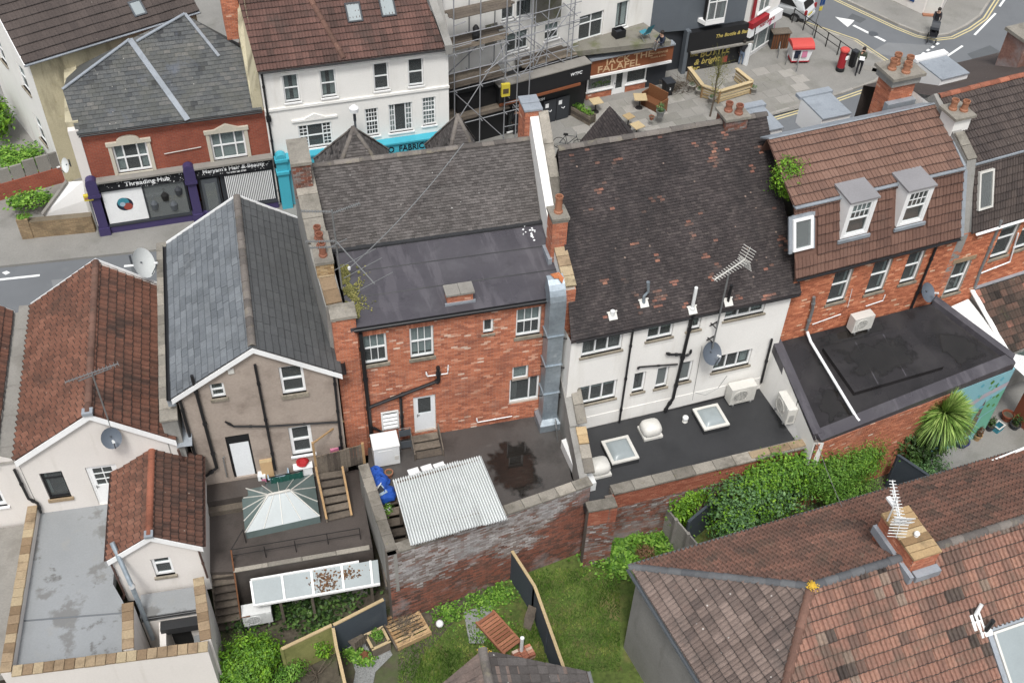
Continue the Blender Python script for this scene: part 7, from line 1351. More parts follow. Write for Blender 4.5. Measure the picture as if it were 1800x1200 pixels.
e0=V((-.1,-.12,5.6)); e1=V((7.9,-.12,5.6)); Ms=slopeM(e0,e1,(0,3.5,5.6+3.62*.7)); PP=[fS.on(*q,Ms) for q in ((110,158),(228,70),(325,25))]
poly=[e0,e1,V((7.7,2.2,5.6+2.32*.7)),PP[2],PP[1],PP[0]]; mb=MB(); mb.poly([p-V((0,0,.03)) for p in poly]); mb.poly([PP[0],PP[1],PP[2],(5.3,5.5,5.5),(-.4,5.5,5.5)]); mb.poly([PP[2],poly[2],(8,5.5,5.5),(5.3,5.5,5.5)]); mb.v=[(a,b,c-.02) for a,b,c in mb.v]; r1=mb.build('roof','slate_mossy',S1)
cover(r1,Ms,[uv(Ms,p) for p in poly],.3,.2,'flat','slate_mossy',fS,th=.014,nmax=0,stag=.5,tint=coat(0,.95,.5),name='slate',seed=171,gap=.008)
nrm=V((Ms[0][2],Ms[1][2],Ms[2][2]))*.06; a=fS.on(330,212,Ms)
for p,q,w_ in ((PP[1],a,.26),(PP[0],PP[1],.14),(fS.on(240,74,Ms),PP[2],.14),(PP[2],fS.on(385,100,Ms),.14)):MB().bar(p+nrm,q+nrm,w_,.05).build('lead_capping','lead',r1)
gutter(S1,(-.05,-.2,5.55),(7.9,-.2,5.55),.06);
MB().box(-.1,8.0,-.3,-.01,2.52,3.05).build('fascia_core','sign_black',S1); MB().box(-.1,8.0,-.42,-.01,3.06,3.16).build('fascia_lead','concrete',S1)
for x in (-.35,3.95):m=MB().box(x,x+.5,-.4,-.02,0,.55).box(x+.05,x+.45,-.34,-.02,.55,2.35).box(x-.03,x+.53,-.46,-.02,2.35,2.5).box(x,x+.5,-.44,-.02,2.5,3.1); m.lathe([(.25,-.2),(.25,.2)],n=16,M=Matrix.Translation((x+.25,-.23,3.1)) @ Matrix.Rotation(math.pi/2,4,'X')); m.build('pilaster','purple_paint',S1)
MB().box(.16,3.94,-.26,-.02,.0,.5).box(4.47,8.0,-.26,-.02,.0,.5).build('stall_riser','purple_paint',S1); MB().box(.16,3.94,-.3,-.02,.5,.58).box(5.5,8.0,-.3,-.02,.5,.58).build('sill','charcoal_paint',S1)
MB().box(.16,3.94,-.08,-.02,.58,2.5).build('shop_interior','charcoal_paint',S1); MB().box(.2,1.98,-.2,-.16,.62,2.46).build('window_poster','sign_white',S1); MB().box(2.05,3.85,-.2,-.17,.62,2.46).build('pane','glass_pale',S1); MB().box(1.98,2.05,-.23,-.12,.58,2.5).build('mullion','charcoal_paint',S1)
Mp=Matrix.Translation((1.08,-.205,1.62)) @ Matrix.Rotation(math.pi/2,4,'X')
for k,(mt,r_,dx,dy) in enumerate((('navy',.36,0,0),('teal',.26,-.05,.12),('poster_red',.2,.12,-.14),('clear_plastic',.12,-.1,.02))):MB().lathe([(r_,.004*k),(r_,.004*k+.003)],(dx,dy,0),20,M=Mp).build('poster_image',mt,S1)
for x,z,mt in ((2.35,1.1,'dark_metal'),(2.9,1.5,'black'),(3.2,.9,'dark_metal'),(3.55,1.7,'charcoal_paint')):MB().lathe([(.16,0),(.2,.3),(.05,.5),(.05,.7)],(x,-.14,z),8).build('salon_chair',mt,S1)
MB().box(4.5,5.45,-.1,-.02,0,2.5).build('shop_door_recess','charcoal_paint',S1); MB().box(4.62,5.35,-.2,-.16,.1,2.35).build('shop_door','dark_metal',S1); MB().box(4.75,5.25,-.215,-.202,.5,2.1).build('pane','glass_pale',S1)
MB().box(5.5,8,-.06,-.02,.58,2.5).build('shop_interior','charcoal_paint',S1); m=MB()
for k in range(27):MB().box(5.72+k*.082,5.765+k*.082,-.2,-.185,.66,2.35).build('blind_slat','sign_white',S1)
text_mesh('Threading Hub',.33,'sign_white',S1,wallM(2.3,-.31,2.78),bold=.004); text_mesh("Maryam's Hair & Beauty",.29,'sign_white',S1,wallM(6.2,-.31,2.84),bold=.004); text_mesh('Tel 0789 283 6789',.12,'sign_white',S1,wallM(6.3,-.31,2.6))
rg=random.Random(2); m=MB()
for k in range(130):x,z=rg.choice([rg.uniform(0,3.9),rg.uniform(4.5,8)]),rg.uniform(2.54,3.03); s=rg.uniform(.008,.02); m.box(x-s,x+s,-.304,-.301,z-s,z+s)
m.build('sparkle_print','sign_white',S1,kind='stuff')
f0=Fr(-6.9,48.5,20); H0=thing('white_corner_house','tall white house with dark brown tiled roof in the top left corner','house',f0)
MB().add([(0,0,0),(8.2,0,0),(8.2,0,7),(0,0,7)],[(0,1,2,3)]).build('facade','cream_old',H0)
Mx=Matrix.Rotation(-math.pi/2,4,'Z'); hol=[(-2.6,-1.5,4.3,5.7),(-2.5,-1.5,1.4,2.9),(-5.6,-4.6,4.3,5.7)]; mb=MB(); grid_wall(mb,-8,0,0,7,hol,0,.1,Mx); mb.poly([(-8,0,7),(0,0,7),(-4,0,9.9)],M=Mx); mb.build('gable_wall','white_render',H0)
for h in hol:window(H0,h,0,rows=(1,1),M=Mx,blind=('net_curtain',.6))
p0,p1,q0,q1=V((-.25,-.25,6.95)),V((8.3,-.25,6.95)),V((-.25,4,9.95)),V((8.3,4,9.95)); mb=MB(); mb.add([p0,p1,q1,q0,(8.3,8.2,6.95),(-.25,8.2,6.95)],[(0,1,2,3),(3,2,4,5)]); mb.v=[(a,b,c-.03) for a,b,c in mb.v]; r0=mb.build('roof','tile_chocolate',H0)
Mt=slopeM(p0,p1,q0); cover(r0,Mt,[uv(Mt,q) for q in (p0,p1,q1,q0)],.33,.42,'ribs','tile_chocolate',f0,th=.04,tint=coat(.3,.7,.5),seed=181,amp=.6)
gutter(H0,p0+V((0,-.07,-.02)),p1+V((0,-.07,-.02)),.09,'lead'); roofwin(H0,Mt,*[q-d for q,d in zip(uv(Mt,f0.on(240,18,Mt)),(.25,.35))],.62,.8,'polycarbonate','dark_metal'); MB().bar(p0+V((0,0,-.1)),q0+V((0,0,-.1)),.06,.2).build('barge_board','white_paint',H0)
dish(V((-6.35,45.9,2.9)),-60,'pale satellite dish on the pink-white side wall at far left',.32,'dish_white')
FG=thing('garden_wall','low red brick wall topped with grey concrete panels, far left','wall',loc=(0,0,0)); a,b=at(-60,370,.12),at(122,318,.12); Mw,L_=facing((a.x,a.y),(b.x,b.y)); MB().box(0,L_,0,.2,.1,1.0,M=Mw).build('base_wall','brick_far',FG)
for k in range(8):MB().box(L_*k/8+.03,L_*(k+1)/8-.03,.04,.14,1.0,1.75+.12*(k>4),t=rnd(0,1),M=Mw).build('panel','fence_concrete',FG)
BW=thing('buff_wall','crumbling buff brick wall with grass tufts at the pavement, far left','wall',loc=(0,0,0)); a,b=at(42,420,.12),at(168,408,.12); Mw,L_=facing((a.x,a.y),(b.x,b.y)); MB().box(0,L_,0,.35,.1,1.05,M=Mw).box(-.05,.45,-.04,.4,.1,1.25,M=Mw).build('wall','brick_far_buff',BW); leaves(300,Mw @ V((.25,.2,1.28)),(.35,.22,.07),(.03,.07),5).build('grass_tuft','weed_green',BW)
RP=thing('white_ramp_wall','sloping white painted wall beside the purple shopfront','wall',loc=(0,0,0)); q=[at(75,378,.7),at(150,352,1.0),at(146,318,2.0),at(118,320,2.0)]; b=[V((p.x,p.y,.1)) for p in q]; MB().add(q+b,[(0,1,2,3),(0,4,5,1),(3,7,4,0),(1,5,6,2)]).build('wall_face','white_paint',RP); MB().bar(q[0]+V((0,0,.05)),q[3]+V((0,0,.05)),.2,.08).build('coping','concrete',RP)
weeds(900,[(0,0),(0,0),(50,355,10),(30,360,8),(75,350,8)],41,'weed_green',(.05,.12),.3,'grass tufts among rubble in the front garden')
shrub('hedge','bright green hedge at the left edge beside the white house',-5,215,1.2,[(0,0,1.0,.8,1.2,1.0),(-.5,.8,1.0,.9,1.0,1.0)],'leaf_bright',700,(.06,.12),291); weeds(1500,[(0,0),(0,0),(30,285,16),(55,275,12),(10,275,12)],42,'weed_green',(.05,.12),.3,'rough grass strip behind the concrete panels')
t=thing('bus_stop_sign','slim pole with yellow sign box in front of the purple shopfront','sign',loc=at(176,415,.12)); h=zat(t.location.x,t.location.y,352); MB().tube([(0,0,0),(0,0,h)],.04,8).build('pole','grey_metal',t); MB().box(-.2,.2,-.08,.08,h-.1,h+.2).build('sign_box','yellow_plastic',t); MB().box(-.16,.16,-.085,-.081,h-.02,h+.1).build('sign_panel','orange_clay',t)
# ================================================================ white stuccoed shop house
S2=thing('white_shop_house','white stuccoed house with red-brown tiled roof above a turquoise shopfront','building',fS); hol=[]
for x0,x1 in ((8.98,9.68),(10.65,11.36),(13.08,13.78),(14.69,15.41)):z0=5.72; rc=(x0,x1,z0,z0+1.42); hol.append(rc); window(S2,rc,0,rows=(1,1),blind=('net_curtain',.7,1) if x0<12 else None,sill='white_paint'); MB().box(x0-.1,x0-.003,-.04,-.002,z0,z0+1.42).box(x1+.003,x1+.1,-.04,-.002,z0,z0+1.42).box(x0-.1,x1+.1,-.04,-.002,z0+1.423,z0+1.54).build('surround','white_render',S2)
for x0,x1,z0,z1,kw in ((9.4,10.95,3.1,4.4,dict(cols=(.6,1.2,.6),rows=(1,1),bars=(1,2),barpanes=[(0,0),(0,1),(2,0),(2,1)])),(12.55,13.18,3.3,4.82,dict(rows=(1,1),bars=(3,2))),(13.68,14.82,3.3,4.88,dict(cols=(.5,1.2,.6),bars=(1,4),rows=(1,),barpanes=[(0,0),(2,0)],blind=('shade_cloth',.5,1))),(15.3,15.95,3.45,5.0,dict(rows=(1,1),bars=(3,2),blind=('net_curtain',1)))):rc=(x0,x1,z0,z1); hol.append(rc); window(S2,rc,0,sill='white_paint',**kw)
mb=MB(); grid_wall(mb,8.0,16.6,0,7.65,hol,0.,.12); mb.poly([(16.6,0,0),(16.6,6,0),(16.6,6,7.65),(16.6,0,7.65)]); mb.poly([(8,6,0),(8,0,0),(8,0,7.65),(8,6,7.65)]); mb.build('wall','white_render',S2); MB().box(8.02,16.62,-.07,-.002,5.4,5.52).build('string_course','white_render',S2)
m=MB(); c=10.2; m.box(c-1.05,c+1.05,-.08,-.002,4.66,4.76); m.add([(c-.5,-.07,4.77),(c,-.07,5.0),(c+.5,-.07,4.77),(c-.5,-.002,4.77),(c,-.002,5.0),(c+.5,-.002,4.77)],[(0,1,2),(0,3,4,1),(1,4,5,2)]); m.build('pediment','white_render',S2)
e0,e1=V((7.95,-.2,7.6)),V((16.4,-.2,7.6)); r0,r1=V((7.6,4.2,10.7)),V((15.6,4.2,10.7)); mb=MB(); mb.add([e0,e1,r1,r0,(16,8,7.6),(8,8,7.6)],[(0,1,2,3),(3,2,4,5)]); mb.v=[(a,b,c-.03) for a,b,c in mb.v]; ro=mb.build('roof','tile_rust',S2)
Mt=slopeM(e0,e1,r0); cover(ro,Mt,[uv(Mt,q) for q in (e0,e1,r1,r0)],.3,.32,'ribs','tile_rust',fS,th=.04,amp=1.7,tint=coat(.1,.9,.7),seed=191)
nn=V((Mt[0][2],Mt[1][2],Mt[2][2]))*.05; ridge(ro,fS.on(605,103,Mt)+nn,fS.on(530,-30,Mt)+nn,.14,.4,'ridge_brown','party_tile',seed=31)
for px,py in ((622,26),(681,16)):u,v=uv(Mt,fS.on(px,py,Mt)); roofwin(S2,Mt,u-.34,v-.4,.7,.95,'polycarbonate','charcoal_paint')
gutter(S2,(8,-.27,7.56),(16.4,-.27,7.56),.06); MB().add([(16.4,-.25,7.3),(16.75,-.25,7.3),(16.75,4,11.0),(16.4,4,11.0),(16.4,-.25,7.75),(16.75,-.25,7.75),(15.95,4,11.3),(15.6,4,11.3)],[(0,1,5,4),(4,5,6,7),(1,2,6,5)]).build('verge_parapet','grey_render',S2)
pipe(S2,[(8.12,-.1,7.45),(8.12,-.1,.3)],.05); MB().box(8.02,8.24,-.18,-.02,4.95,5.2).build('hopper','black_plastic',S2)
mb=MB(); mb.add([(7.5,-.02,5.5),(7.98,-.02,5.5),(7.98,5,5.5),(7.5,5,5.5),(7.5,-.02,6.0),(7.98,-.02,7.7),(7.98,4.2,10.9),(7.5,2.2,8.3)],[(0,1,5,4),(3,0,4,7),(4,5,6,7)]); mb.build('party_wall','cream_old',S2); ck=brick_block(S2,7.0,7.7,2.8,4.4,7.6,10.6,'brick_red','chimney',195); MB().box(6.9,7.8,2.7,4.5,10.6,10.75).build('cap','stone_coping',ck)
MB().box(8.2,16.5,-.4,-.01,2.28,2.95).build('fascia','cyan_paint',S2); MB().box(8.2,16.5,-.5,-.01,2.96,3.04).build('cornice','cyan_paint',S2); MB().box(8.3,16.4,-.2,-.02,.1,2.2).build('shopfront','turquoise',S2)
for x in (8.15,16.05):m=MB().box(x,x+.5,-.45,-.02,0,2.9).box(x-.05,x+.55,-.55,-.02,2.2,2.35).box(x-.05,x+.55,-.55,-.02,2.9,3.05); m.lathe([(.25,-.2),(.25,.2)],n=16,M=Matrix.Translation((x+.25,-.3,3.05)) @ Matrix.Rotation(math.pi/2,4,'X')); m.build('pilaster','cyan_paint',S2)
xa,xb=fS.w(650,268,-.41)[0],fS.w(751,241,-.41)[0]; text_mesh('FLO-JO  FABRICS',.46,'sign_ink',S2,wallM((xa+xb)/2,-.41,2.62),bold=.008,fit=xb-xa)
t=thing('street_lamp','white-headed street lamp standing before the white shop house','street lamp',loc=V((6.75,42.9,.12))); h=zat(6.75,42.9,200); MB().tube([(0,0,0),(0,0,h)],[.08,.05],10).build('column','dark_metal',t); MB().tube([(0,0,h-.5),(0,0,h-.1)],.07,10).build('collar','charcoal_paint',t); MB().lathe([(.06,-.1),(.2,.0),(.22,.2),(.1,.3)],(0,0,h),14).build('lantern','white_plastic',t)
# ================================================================ scaffolded house, black shop, cafe
fU=Fr(20.06,49.28,14); U=thing('scaffolded_house','white terraced house with sash and casement windows behind the scaffolding','building',fU); hol=[]; uw=fU.w
for tl,br,kw in (((1019,30),(1058,62),dict(cols=(1,1),rows=(2,1),blind=('grey_curtain',.4))),((1085,6),(1102,46),dict(blind=('shade_cloth',.8,1))),((882,8),(904,32),dict(cols=(1,),rows=(1,))),((908,3),(935,26),{}),((888,62),(928,84),dict(cols=(1,1),rows=(1,),blind=('net_curtain',.4))),((958,44),(982,66),dict(rows=(1,1)))):
    rc=fU.rect(tl,br); rc=(rc[0],max(rc[1],rc[0]+.4),min(rc[2],rc[3]-.5),rc[3]); hol.append(rc); window(U,rc,0,sill='white_paint',**kw)
mb=MB(); grid_wall(mb,-9.2,4.9,0,10,hol,0.,.1); mb.build('wall','white_render',U); rc=[uw(940,-5),uw(985,30)]; MB().box(rc[0][0],rc[1][0],-.03,-.003,rc[1][1],9).build('green_panel','mossy_concrete',U); rc=[uw(853,45),uw(873,75)]; MB().box(rc[0][0],rc[1][0],-.03,-.003,rc[1][1],rc[0][1]).build('green_panel','mossy_concrete',U)
fK=Fr(15.3,46.86,10.4); K=thing('black_shop','black painted shop with flat roof and copper strip below the scaffold','shop',fK); kw_=fK.w
zt=kw_(1000,122,-.35)[1]; zb=kw_(1000,150,-.35)[1]; XL,XR=-.6,kw_(1030,150)[0]
MB().box(-2.8,XR,.05,3.6,0,zt-.35).build('body','black_paint',K); MB().box(-2.8,XR-.1,.4,3.5,zt-.34,zt-.3).build('flat_roof','felt_dark',K); MB().box(XL,XR,-.35,.3,zb,zt).build('fascia','black_paint',K); MB().box(XL,XR-.6,-.4,-.3,zb-.16,zb-.02).build('copper_strip','sign_brown',K); MB().box(XL-.05,XR,-.4,.35,zt+.003,zt+.06).build('fascia_lead','concrete',K)
zl=kw_(940,178)[1]; text_mesh('LAHMACUN & TURKISH',.2,'sign_white',K,wallM(kw_(935,178)[0]-.2,-.02,zl),squash=.9,bold=.004)
x0,x1=kw_(893,190)[0],kw_(948,190)[0]; za,zc=kw_(925,225)[1],kw_(925,187)[1]; wd=window(K,(x0,x1,za+.1,zc-.02),-.02,cols=(1,1),mat='black_paint',sill='white_paint',inset=.0,deep=.2)
for k,(mt,fx) in enumerate((('poster_red',.1),('sign_white',.3),('sign_brown',.6),('poster_red',.8))):MB().box(x0+(x1-x0)*fx,x0+(x1-x0)*(fx+.13),.06,.07,za+.3,zc-.3).build('window_poster',mt,wd)
xd0,xd1=kw_(955,190)[0],kw_(1000,180)[0]
for a,b in ((xd0,(xd0+xd1)/2-.02),((xd0+xd1)/2+.02,xd1)):d=MB().box(a,b,-.05,.0,.12,za+1.35).build('door','charcoal_paint',K); MB().tube([((a+b)/2+.1,-.06,.9),((a+b)/2,-.12,.85),((a+b)/2-.1,-.06,.9)],.02,6).build('handle','sign_white',d); MB().box(a+.1,a+.3,-.056,-.052,1.1,1.35).build('notice','sign_white',d)
text_mesh('WTPC',.25,'sign_white',K,wallM(XR-.9,-.36,(zt+zb)/2+.1),shear=.2)
fX=Fr(20.5,48.9,5); X=thing('falafel_cafe','small cafe with brown fascia and white-framed windows','cafe',fX); xw=fX.w; XW=4.95
zt,zb=xw(1033,108,-.42)[1],xw(1032,135,-.42)[1]; MB().box(0,XW,.1,2.0,0,zt-.25).build('body','black',X); MB().box(-.05,XW,-.1,1.6,zt-.24,zt-.18).build('flat_roof','deck_wet',X); MB().box(-.1,XW+.05,-.42,-.2,zb,zt).build('fascia','sign_brown',X); MB().box(-.12,XW+.07,-.55,-.1,zt+.003,zt+.1).build('fascia_lead','lead',X); MB().box(-.1,XW,-.5,-.2,zb-.14,zb-.01).build('cornice','white_paint',X)
h=zt-zb; text_mesh('JACK THE',.52,'sign_cream',X,wallM(2.3,-.43,zt-h*.32),bold=.004,squash=1.25); text_mesh('FALAFEL',.56,'sign_cream',X,wallM(1.7,-.43,zb+h*.27),bold=.006,squash=1.25); text_mesh('HOMEMADE',.18,'sign_cream',X,wallM(4.15,-.43,zt-h*.35)); text_mesh('FALAFEL & GRILL',.13,'sign_cream',X,wallM(4.1,-.43,zb+h*.4))
zc=zb-.16; xd=xw(1075,150)[0]; xe=xw(1098,150)[0]; window(X,(.05,xd,.62,zc),-.05,inset=0,mat='white_paint',sill='white_paint',fw=.09,deep=.1,glass='glass_pale'); window(X,(xe,3.7,.6,zc),-.05,inset=0,mat='white_paint',sill='white_paint',fw=.07,deep=.1,glass='glass'); door(X,(xd+.01,xe-.01,.12,zc),-.06,mat='white_paint',fmat='white_paint',light=(.2,.8,.22,.95),inset=0,glass='glass')
brick_block(X,.05,xd-.02,-.05,.08,.1,.45,'brick_red','stall_riser',197,sides='f'); brick_block(X,xe+.02,3.7,-.05,.08,.1,.5,'brick_red','stall_riser',198,sides='f')
MB().box(3.75,XW,-.04,.09,.1,zc).build('side_door','charcoal_paint',X); leaves(260,(1.0,-.0,1.0),(.8,.06,.2),(.03,.07),8).build('window_plants','leaf_mid',X)
RFz=3.55; MB().prism([fU.g(1000,92,RFz),fU.g(1180,72,RFz),fU.g(1128,38,RFz),fU.g(1010,72,RFz)],RFz-.3,RFz,M=Matrix.Translation(fU.o) @ Matrix.Rotation(fU.a,4,'Z')).build('mossy_roof','mossy_concrete',None,label='mossy flat roof above the cafe with a chair on it',cat='roof')
def plastic_chair(loc,ang,lab,mat='teal'):
    t=thing('deck_chair',lab,'chair',loc=loc,ang=ang); MB().add([(-.25,-.22,.4),(.25,-.22,.4),(.25,.22,.36),(-.25,.22,.36)],[(0,1,2,3)]).build('seat',mat,t); MB().add([(-.25,.2,.38),(.25,.2,.38),(.25,.45,.95),(-.25,.45,.95)],[(0,1,2,3)]).build('backrest',mat,t)
    for x in (-.24,.24):MB().bar((x,-.25,0),(x,.3,.55),.03).bar((x,.3,0),(x,-.2,.42),.03).build('leg','grey_metal',t)
plastic_chair(at(1132,68,RFz),200,'turquoise deck chair on the mossy flat roof'); t=loose('black_crate','black crate on the mossy roof by the white window','crate',1087,64,RFz,[],10); m=MB(); [m.box(*q) for q in ((-.3,.3,-.25,-.21,0,.42),(-.3,.3,.21,.25,0,.42),(-.3,-.26,-.21,.21,0,.42),(.26,.3,-.21,.21,0,.42),(-.26,.26,-.21,.21,0,.05))]; m.build('crate_body','black_paint',t); MB().box(-.2,.2,-.15,.15,.05,.3).build('contents','charcoal_paint',t)
SF=thing('scaffold','grey tube scaffold with timber boards on the white house','scaffold',loc=V((12.0,45.6,.12)),ang=10); rg=random.Random(5); XS=[.2,1.6,3.0,3.7,4.4,5.15,5.9,7.4]
for i,x in enumerate(XS):
    for y in (0,1.25):y2=y+(1.0 if i>4 else 0); MB().tube([(x,y2,0 if i<5 else 2.4),(x,y2,rg.uniform(8.2,9.2))],.03,6).build('standard','scaffold',SF)
for z in (1.9,3.9,5.9,6.4,6.9,4.4,4.9):
    for y in (0,1.25):
        if y and z not in (1.9,3.9,5.9):continue
        MB().tube([(-.2,y,z),(4.6,y+.03,z+rg.uniform(-.05,.05))],.025,6).build('ledger','scaffold',SF)
for z in (3.4,4.0,4.4,5.4,5.9,6.5,7.4):MB().tube([(4.3,.9,z),(7.8,1.05,z)],.025,6).build('ledger','scaffold',SF)
for i,x in enumerate(XS):
    for z in (1.9,3.9,5.9):y2=1.0 if i>3 else 0; MB().tube([(x,y2-.3,z+.06),(x,y2+1.6,z+.06)],.025,6).build('transom','scaffold',SF)
for z,x0,x1,y0 in ((1.95,-.2,3.2,.05),(3.95,-.2,3.2,.05),(6.0,-.2,3.2,.05),(3.45,4.4,7.6,1.0)):
    for k in range(5):y=y0+k*.235; MB().box(x0+rg.uniform(-.1,.2),x1+rg.uniform(-.2,.2),y,y+.22,z+.06,z+.1,t=rg.random()).build('board','wood_grey',SF)
for a,b in (((.2,-.04,2.0),(3.0,-.04,5.9)),((3.0,-.06,.4),(.2,-.06,3.8)),((4.4,.9,3.2),(7.4,.9,6.5)),((4.4,.93,5.6),(7.4,.93,2.9)),((3.0,0,1.0),(5.0,.8,.3)),((3.0,.1,3.0),(4.6,.9,1.0)),((3.0,0,4.4),(3.2,1.4,6.2)),((.2,1.2,4),(3,1.2,6)),((5.2,.95,3.4),(6.6,.95,6.6))):MB().tube([a,b],.025,6).build('brace','scaffold',SF)
for k in range(14):x,z=rg.uniform(-.2,7.2),rg.uniform(1.5,8); yo=.9 if x>4 else -.05; MB().tube([(x,yo,z),(x+rg.uniform(.6,2.0),yo+rg.uniform(-.02,.3),z+rg.choice([0,0,rg.uniform(-1.5,1.5)]))],.024,6).build('tie_tube','scaffold',SF)
for z,x0,x1,y0 in ((2.75,3.0,4.6,.6),(7.6,.2,3.4,.1),(7.2,4.4,7.0,1.1)):
    for k in range(4):y=y0+k*.235; MB().box(x0+rg.uniform(-.1,.2),x1+rg.uniform(-.2,.2),y,y+.22,z+.06,z+.1,t=rg.random()).build('board','wood_grey',SF)
m=MB(); [m.bar((7.1,.95+.0,3.5),(7.35,1.3,8),.03),m.bar((7.35,.95,3.5),(7.6,1.3,8),.03)]; m.build('ladder_stile','scaffold',SF)
for k in range(14):f=k/14; p=V((7.1,.95,3.5)).lerp(V((7.35,1.3,8)),f); MB().bar(p,p+V((.25,0,0)),.02).build('rung','scaffold',SF)
t=thing('alarm_box','yellow boxed hoist sign fixed on the scaffold','sign',loc=SF.matrix_basis @ V((2.9,-.25,2.9))); MB().box(-.22,.22,-.08,.08,.15,.85).build('box','yellow_plastic',t); MB().box(-.15,.15,-.09,-.082,.32,.6).build('panel','brown_glass',t)
t=thing('black_sack','black sack on the top scaffold boards','sack',loc=SF.matrix_basis @ V((1.6,.5,6.1))); leaves(0,(0,0,0),(1,1,1)); MB().lathe([(.16,0),(.2,.3),(.14,.5),(.17,.62),(.1,.74)],n=10).build('sack_body','black_paint',t); MB().lathe([(.1,.74),(.05,.8)],n=8).build('knot','black_paint',t)
# ================================================================ grey bar, post office, corner block
fG2=Fr(27.0,50.15,3); GB=thing('grey_bar','grey painted corner bar with black front and gold lettering','building',fG2); gw=fG2.w
z1,z0=2.72,1.55; MB().prism([(-.2,.1),(4.1,.1),(4.1,4),(-3.2,4),(-3.0,.5),(-.2,.1)],z1+.02,10).build('upper_wall','grey_paint',GB); MB().box(0,4.1,-.02,4,0,z0).build('lower_wall','black_paint',GB); MB().box(-3.0,-.01,.4,4,0,z1).build('side_wall','charcoal_paint',GB); MB().box(-.1,4.15,-.25,.1,z0,z1).build('fascia','black_paint',GB); MB().box(.1,4.1,-.4,-.2,z0-.1,z0).build('fascia_edge','concrete',GB); MB().box(-.25,.0,-.2,.2,0,z1+.1).build('pilaster','grey_paint',GB)
x0,x1=gw(1237,40,-.4)[0],gw(1280,10,-.4)[0]; zz=gw(1240,42,-.4)[1]; bw=MB().prism([(x0-.1,.1),(x0+.1,-.45),(x1-.1,-.45),(x1+.15,.1)],zz-.1,zz+.12).build('bay_base','white_paint',GB); window(GB,(x0+.1,x1-.1,zz+.14,zz+2.2),-.45,cols=(1,1.4),rows=(1.2,1),mat='white_paint',sill=None,inset=0,deep=.3,glass='glass_pale',name='bay_window')
text_mesh('The Bottle & Bar',.3,'sign_gold',GB,wallM(2.6,-.26,(z0+z1)/2+.1),shear=.2,bold=.005)
text_mesh('THE',.3,'sign_gold',GB,wallM(.5,-.03,1.15),bold=.006); text_mesh('BOTTLE',.62,'sign_gold',GB,wallM(1.85,-.03,1.1),bold=.01,shear=.1,squash=.85); text_mesh('& bright',.5,'sign_gold',GB,wallM(1.4,-.03,.62),bold=.008,shear=.25); text_mesh('Bar',.5,'sign_gold',GB,wallM(.6,-.03,.22),bold=.008,shear=.25); MB().box(2.4,2.75,-.03,-.022,.3,.7).build('painted_mark','poster_red',GB)
pA,pB=V((30.75,50.15,0)),V((33.5,51.75,0)); fO2=Fr(pA.x,pA.y,30); PO=thing('post_shop','white and red corner shop with large glazed front','shop',fO2); LW=(pB-pA).length; MB().box(-.1,LW,.15,5,0,2.6).build('wall','white_paint',PO); MB().box(-.1,LW,.1,5,2.62,10).build('upper_wall','white_render',PO); MB().box(-.12,LW+.02,-.2,.12,1.85,2.4).build('fascia','sign_white',PO); MB().box(-.12,LW*.5,-.25,.1,2.41,2.75).build('canopy','red_paint',PO)
text_mesh('POST OFFICE',.26,'red_paint',PO,wallM(1.55,-.21,2.22),bold=.005); text_mesh('6',.28,'sign_ink',PO,wallM(.35,-.21,2.05)); window(PO,(.85,LW-.15,.35,1.83),.1,cols=(.5,1.5,.8),mat='white_paint',inset=-.02,sill=None,deep=.04,glass='glass_pale',fw=.07); MB().box(.1,.75,.1,.145,.12,1.8).build('door','charcoal_paint',PO); MB().box(.1,.75,.02,.08,1.35,1.8).build('door_sign','poster_red',PO); MB().box(-.1,.08,-.3,.1,.12,1.5).build('banner','sign_white',PO); MB().box(LW-.14,LW-.02,.09,.148,1.1,1.45).build('wall_badge','pink',PO)
MB().lathe([(.14,0),(.14,.01)],(0,0,0),14,M=Matrix.Translation((1.9,-.205,2.05)) @ Matrix.Rotation(math.pi/2,4,'X')).build('round_badge','pink',PO); window(PO,(.7,1.9,2.95,4.3),.05,mat='white_paint',cols=(1,1),glass='glass_pale',sill='white_paint',inset=0,deep=.04)
m=MB().add([(-.1,-.02,2.9),(.3,-.02,2.9),(.25,-.02,4.4),(-.1,-.02,4.4)],[(0,1,2,3)]); m.build('red_sign','red_paint',PO)
CB=thing('blue_corner_shop','pale corner building with blue panel at the top edge','building',loc=(0,0,0)); cp=[(43.3,54.9),(44.3,52.6),(45.3,52.2),(47.1,54.0),(52,59),(44,64)]; MB().prism(cp,.12,9).build('wall','cream_render',CB); Mw,L_=facing(cp[0],cp[1]); Mw2,L3=facing((40,60.5),cp[0]); MB().prism([(40,60.5),(43.3,54.9),(44,58),(42,62)],.12,9).build('side_wing','cream_render',CB); MB().box(-.6,L_*.7,-.05,-.005,.6,3.0,M=Mw).build('blue_panel','blue_paint',CB); Mw3,L4=facing(cp[1],cp[2]); MB().box(.1,L4-.1,-.04,-.004,.15,2.3,M=Mw3).build('door','offwhite_metal',CB); MB().box(0,L4,-.3,-.003,.12,.2,M=Mw3).build('door_step','orange_clay',CB)
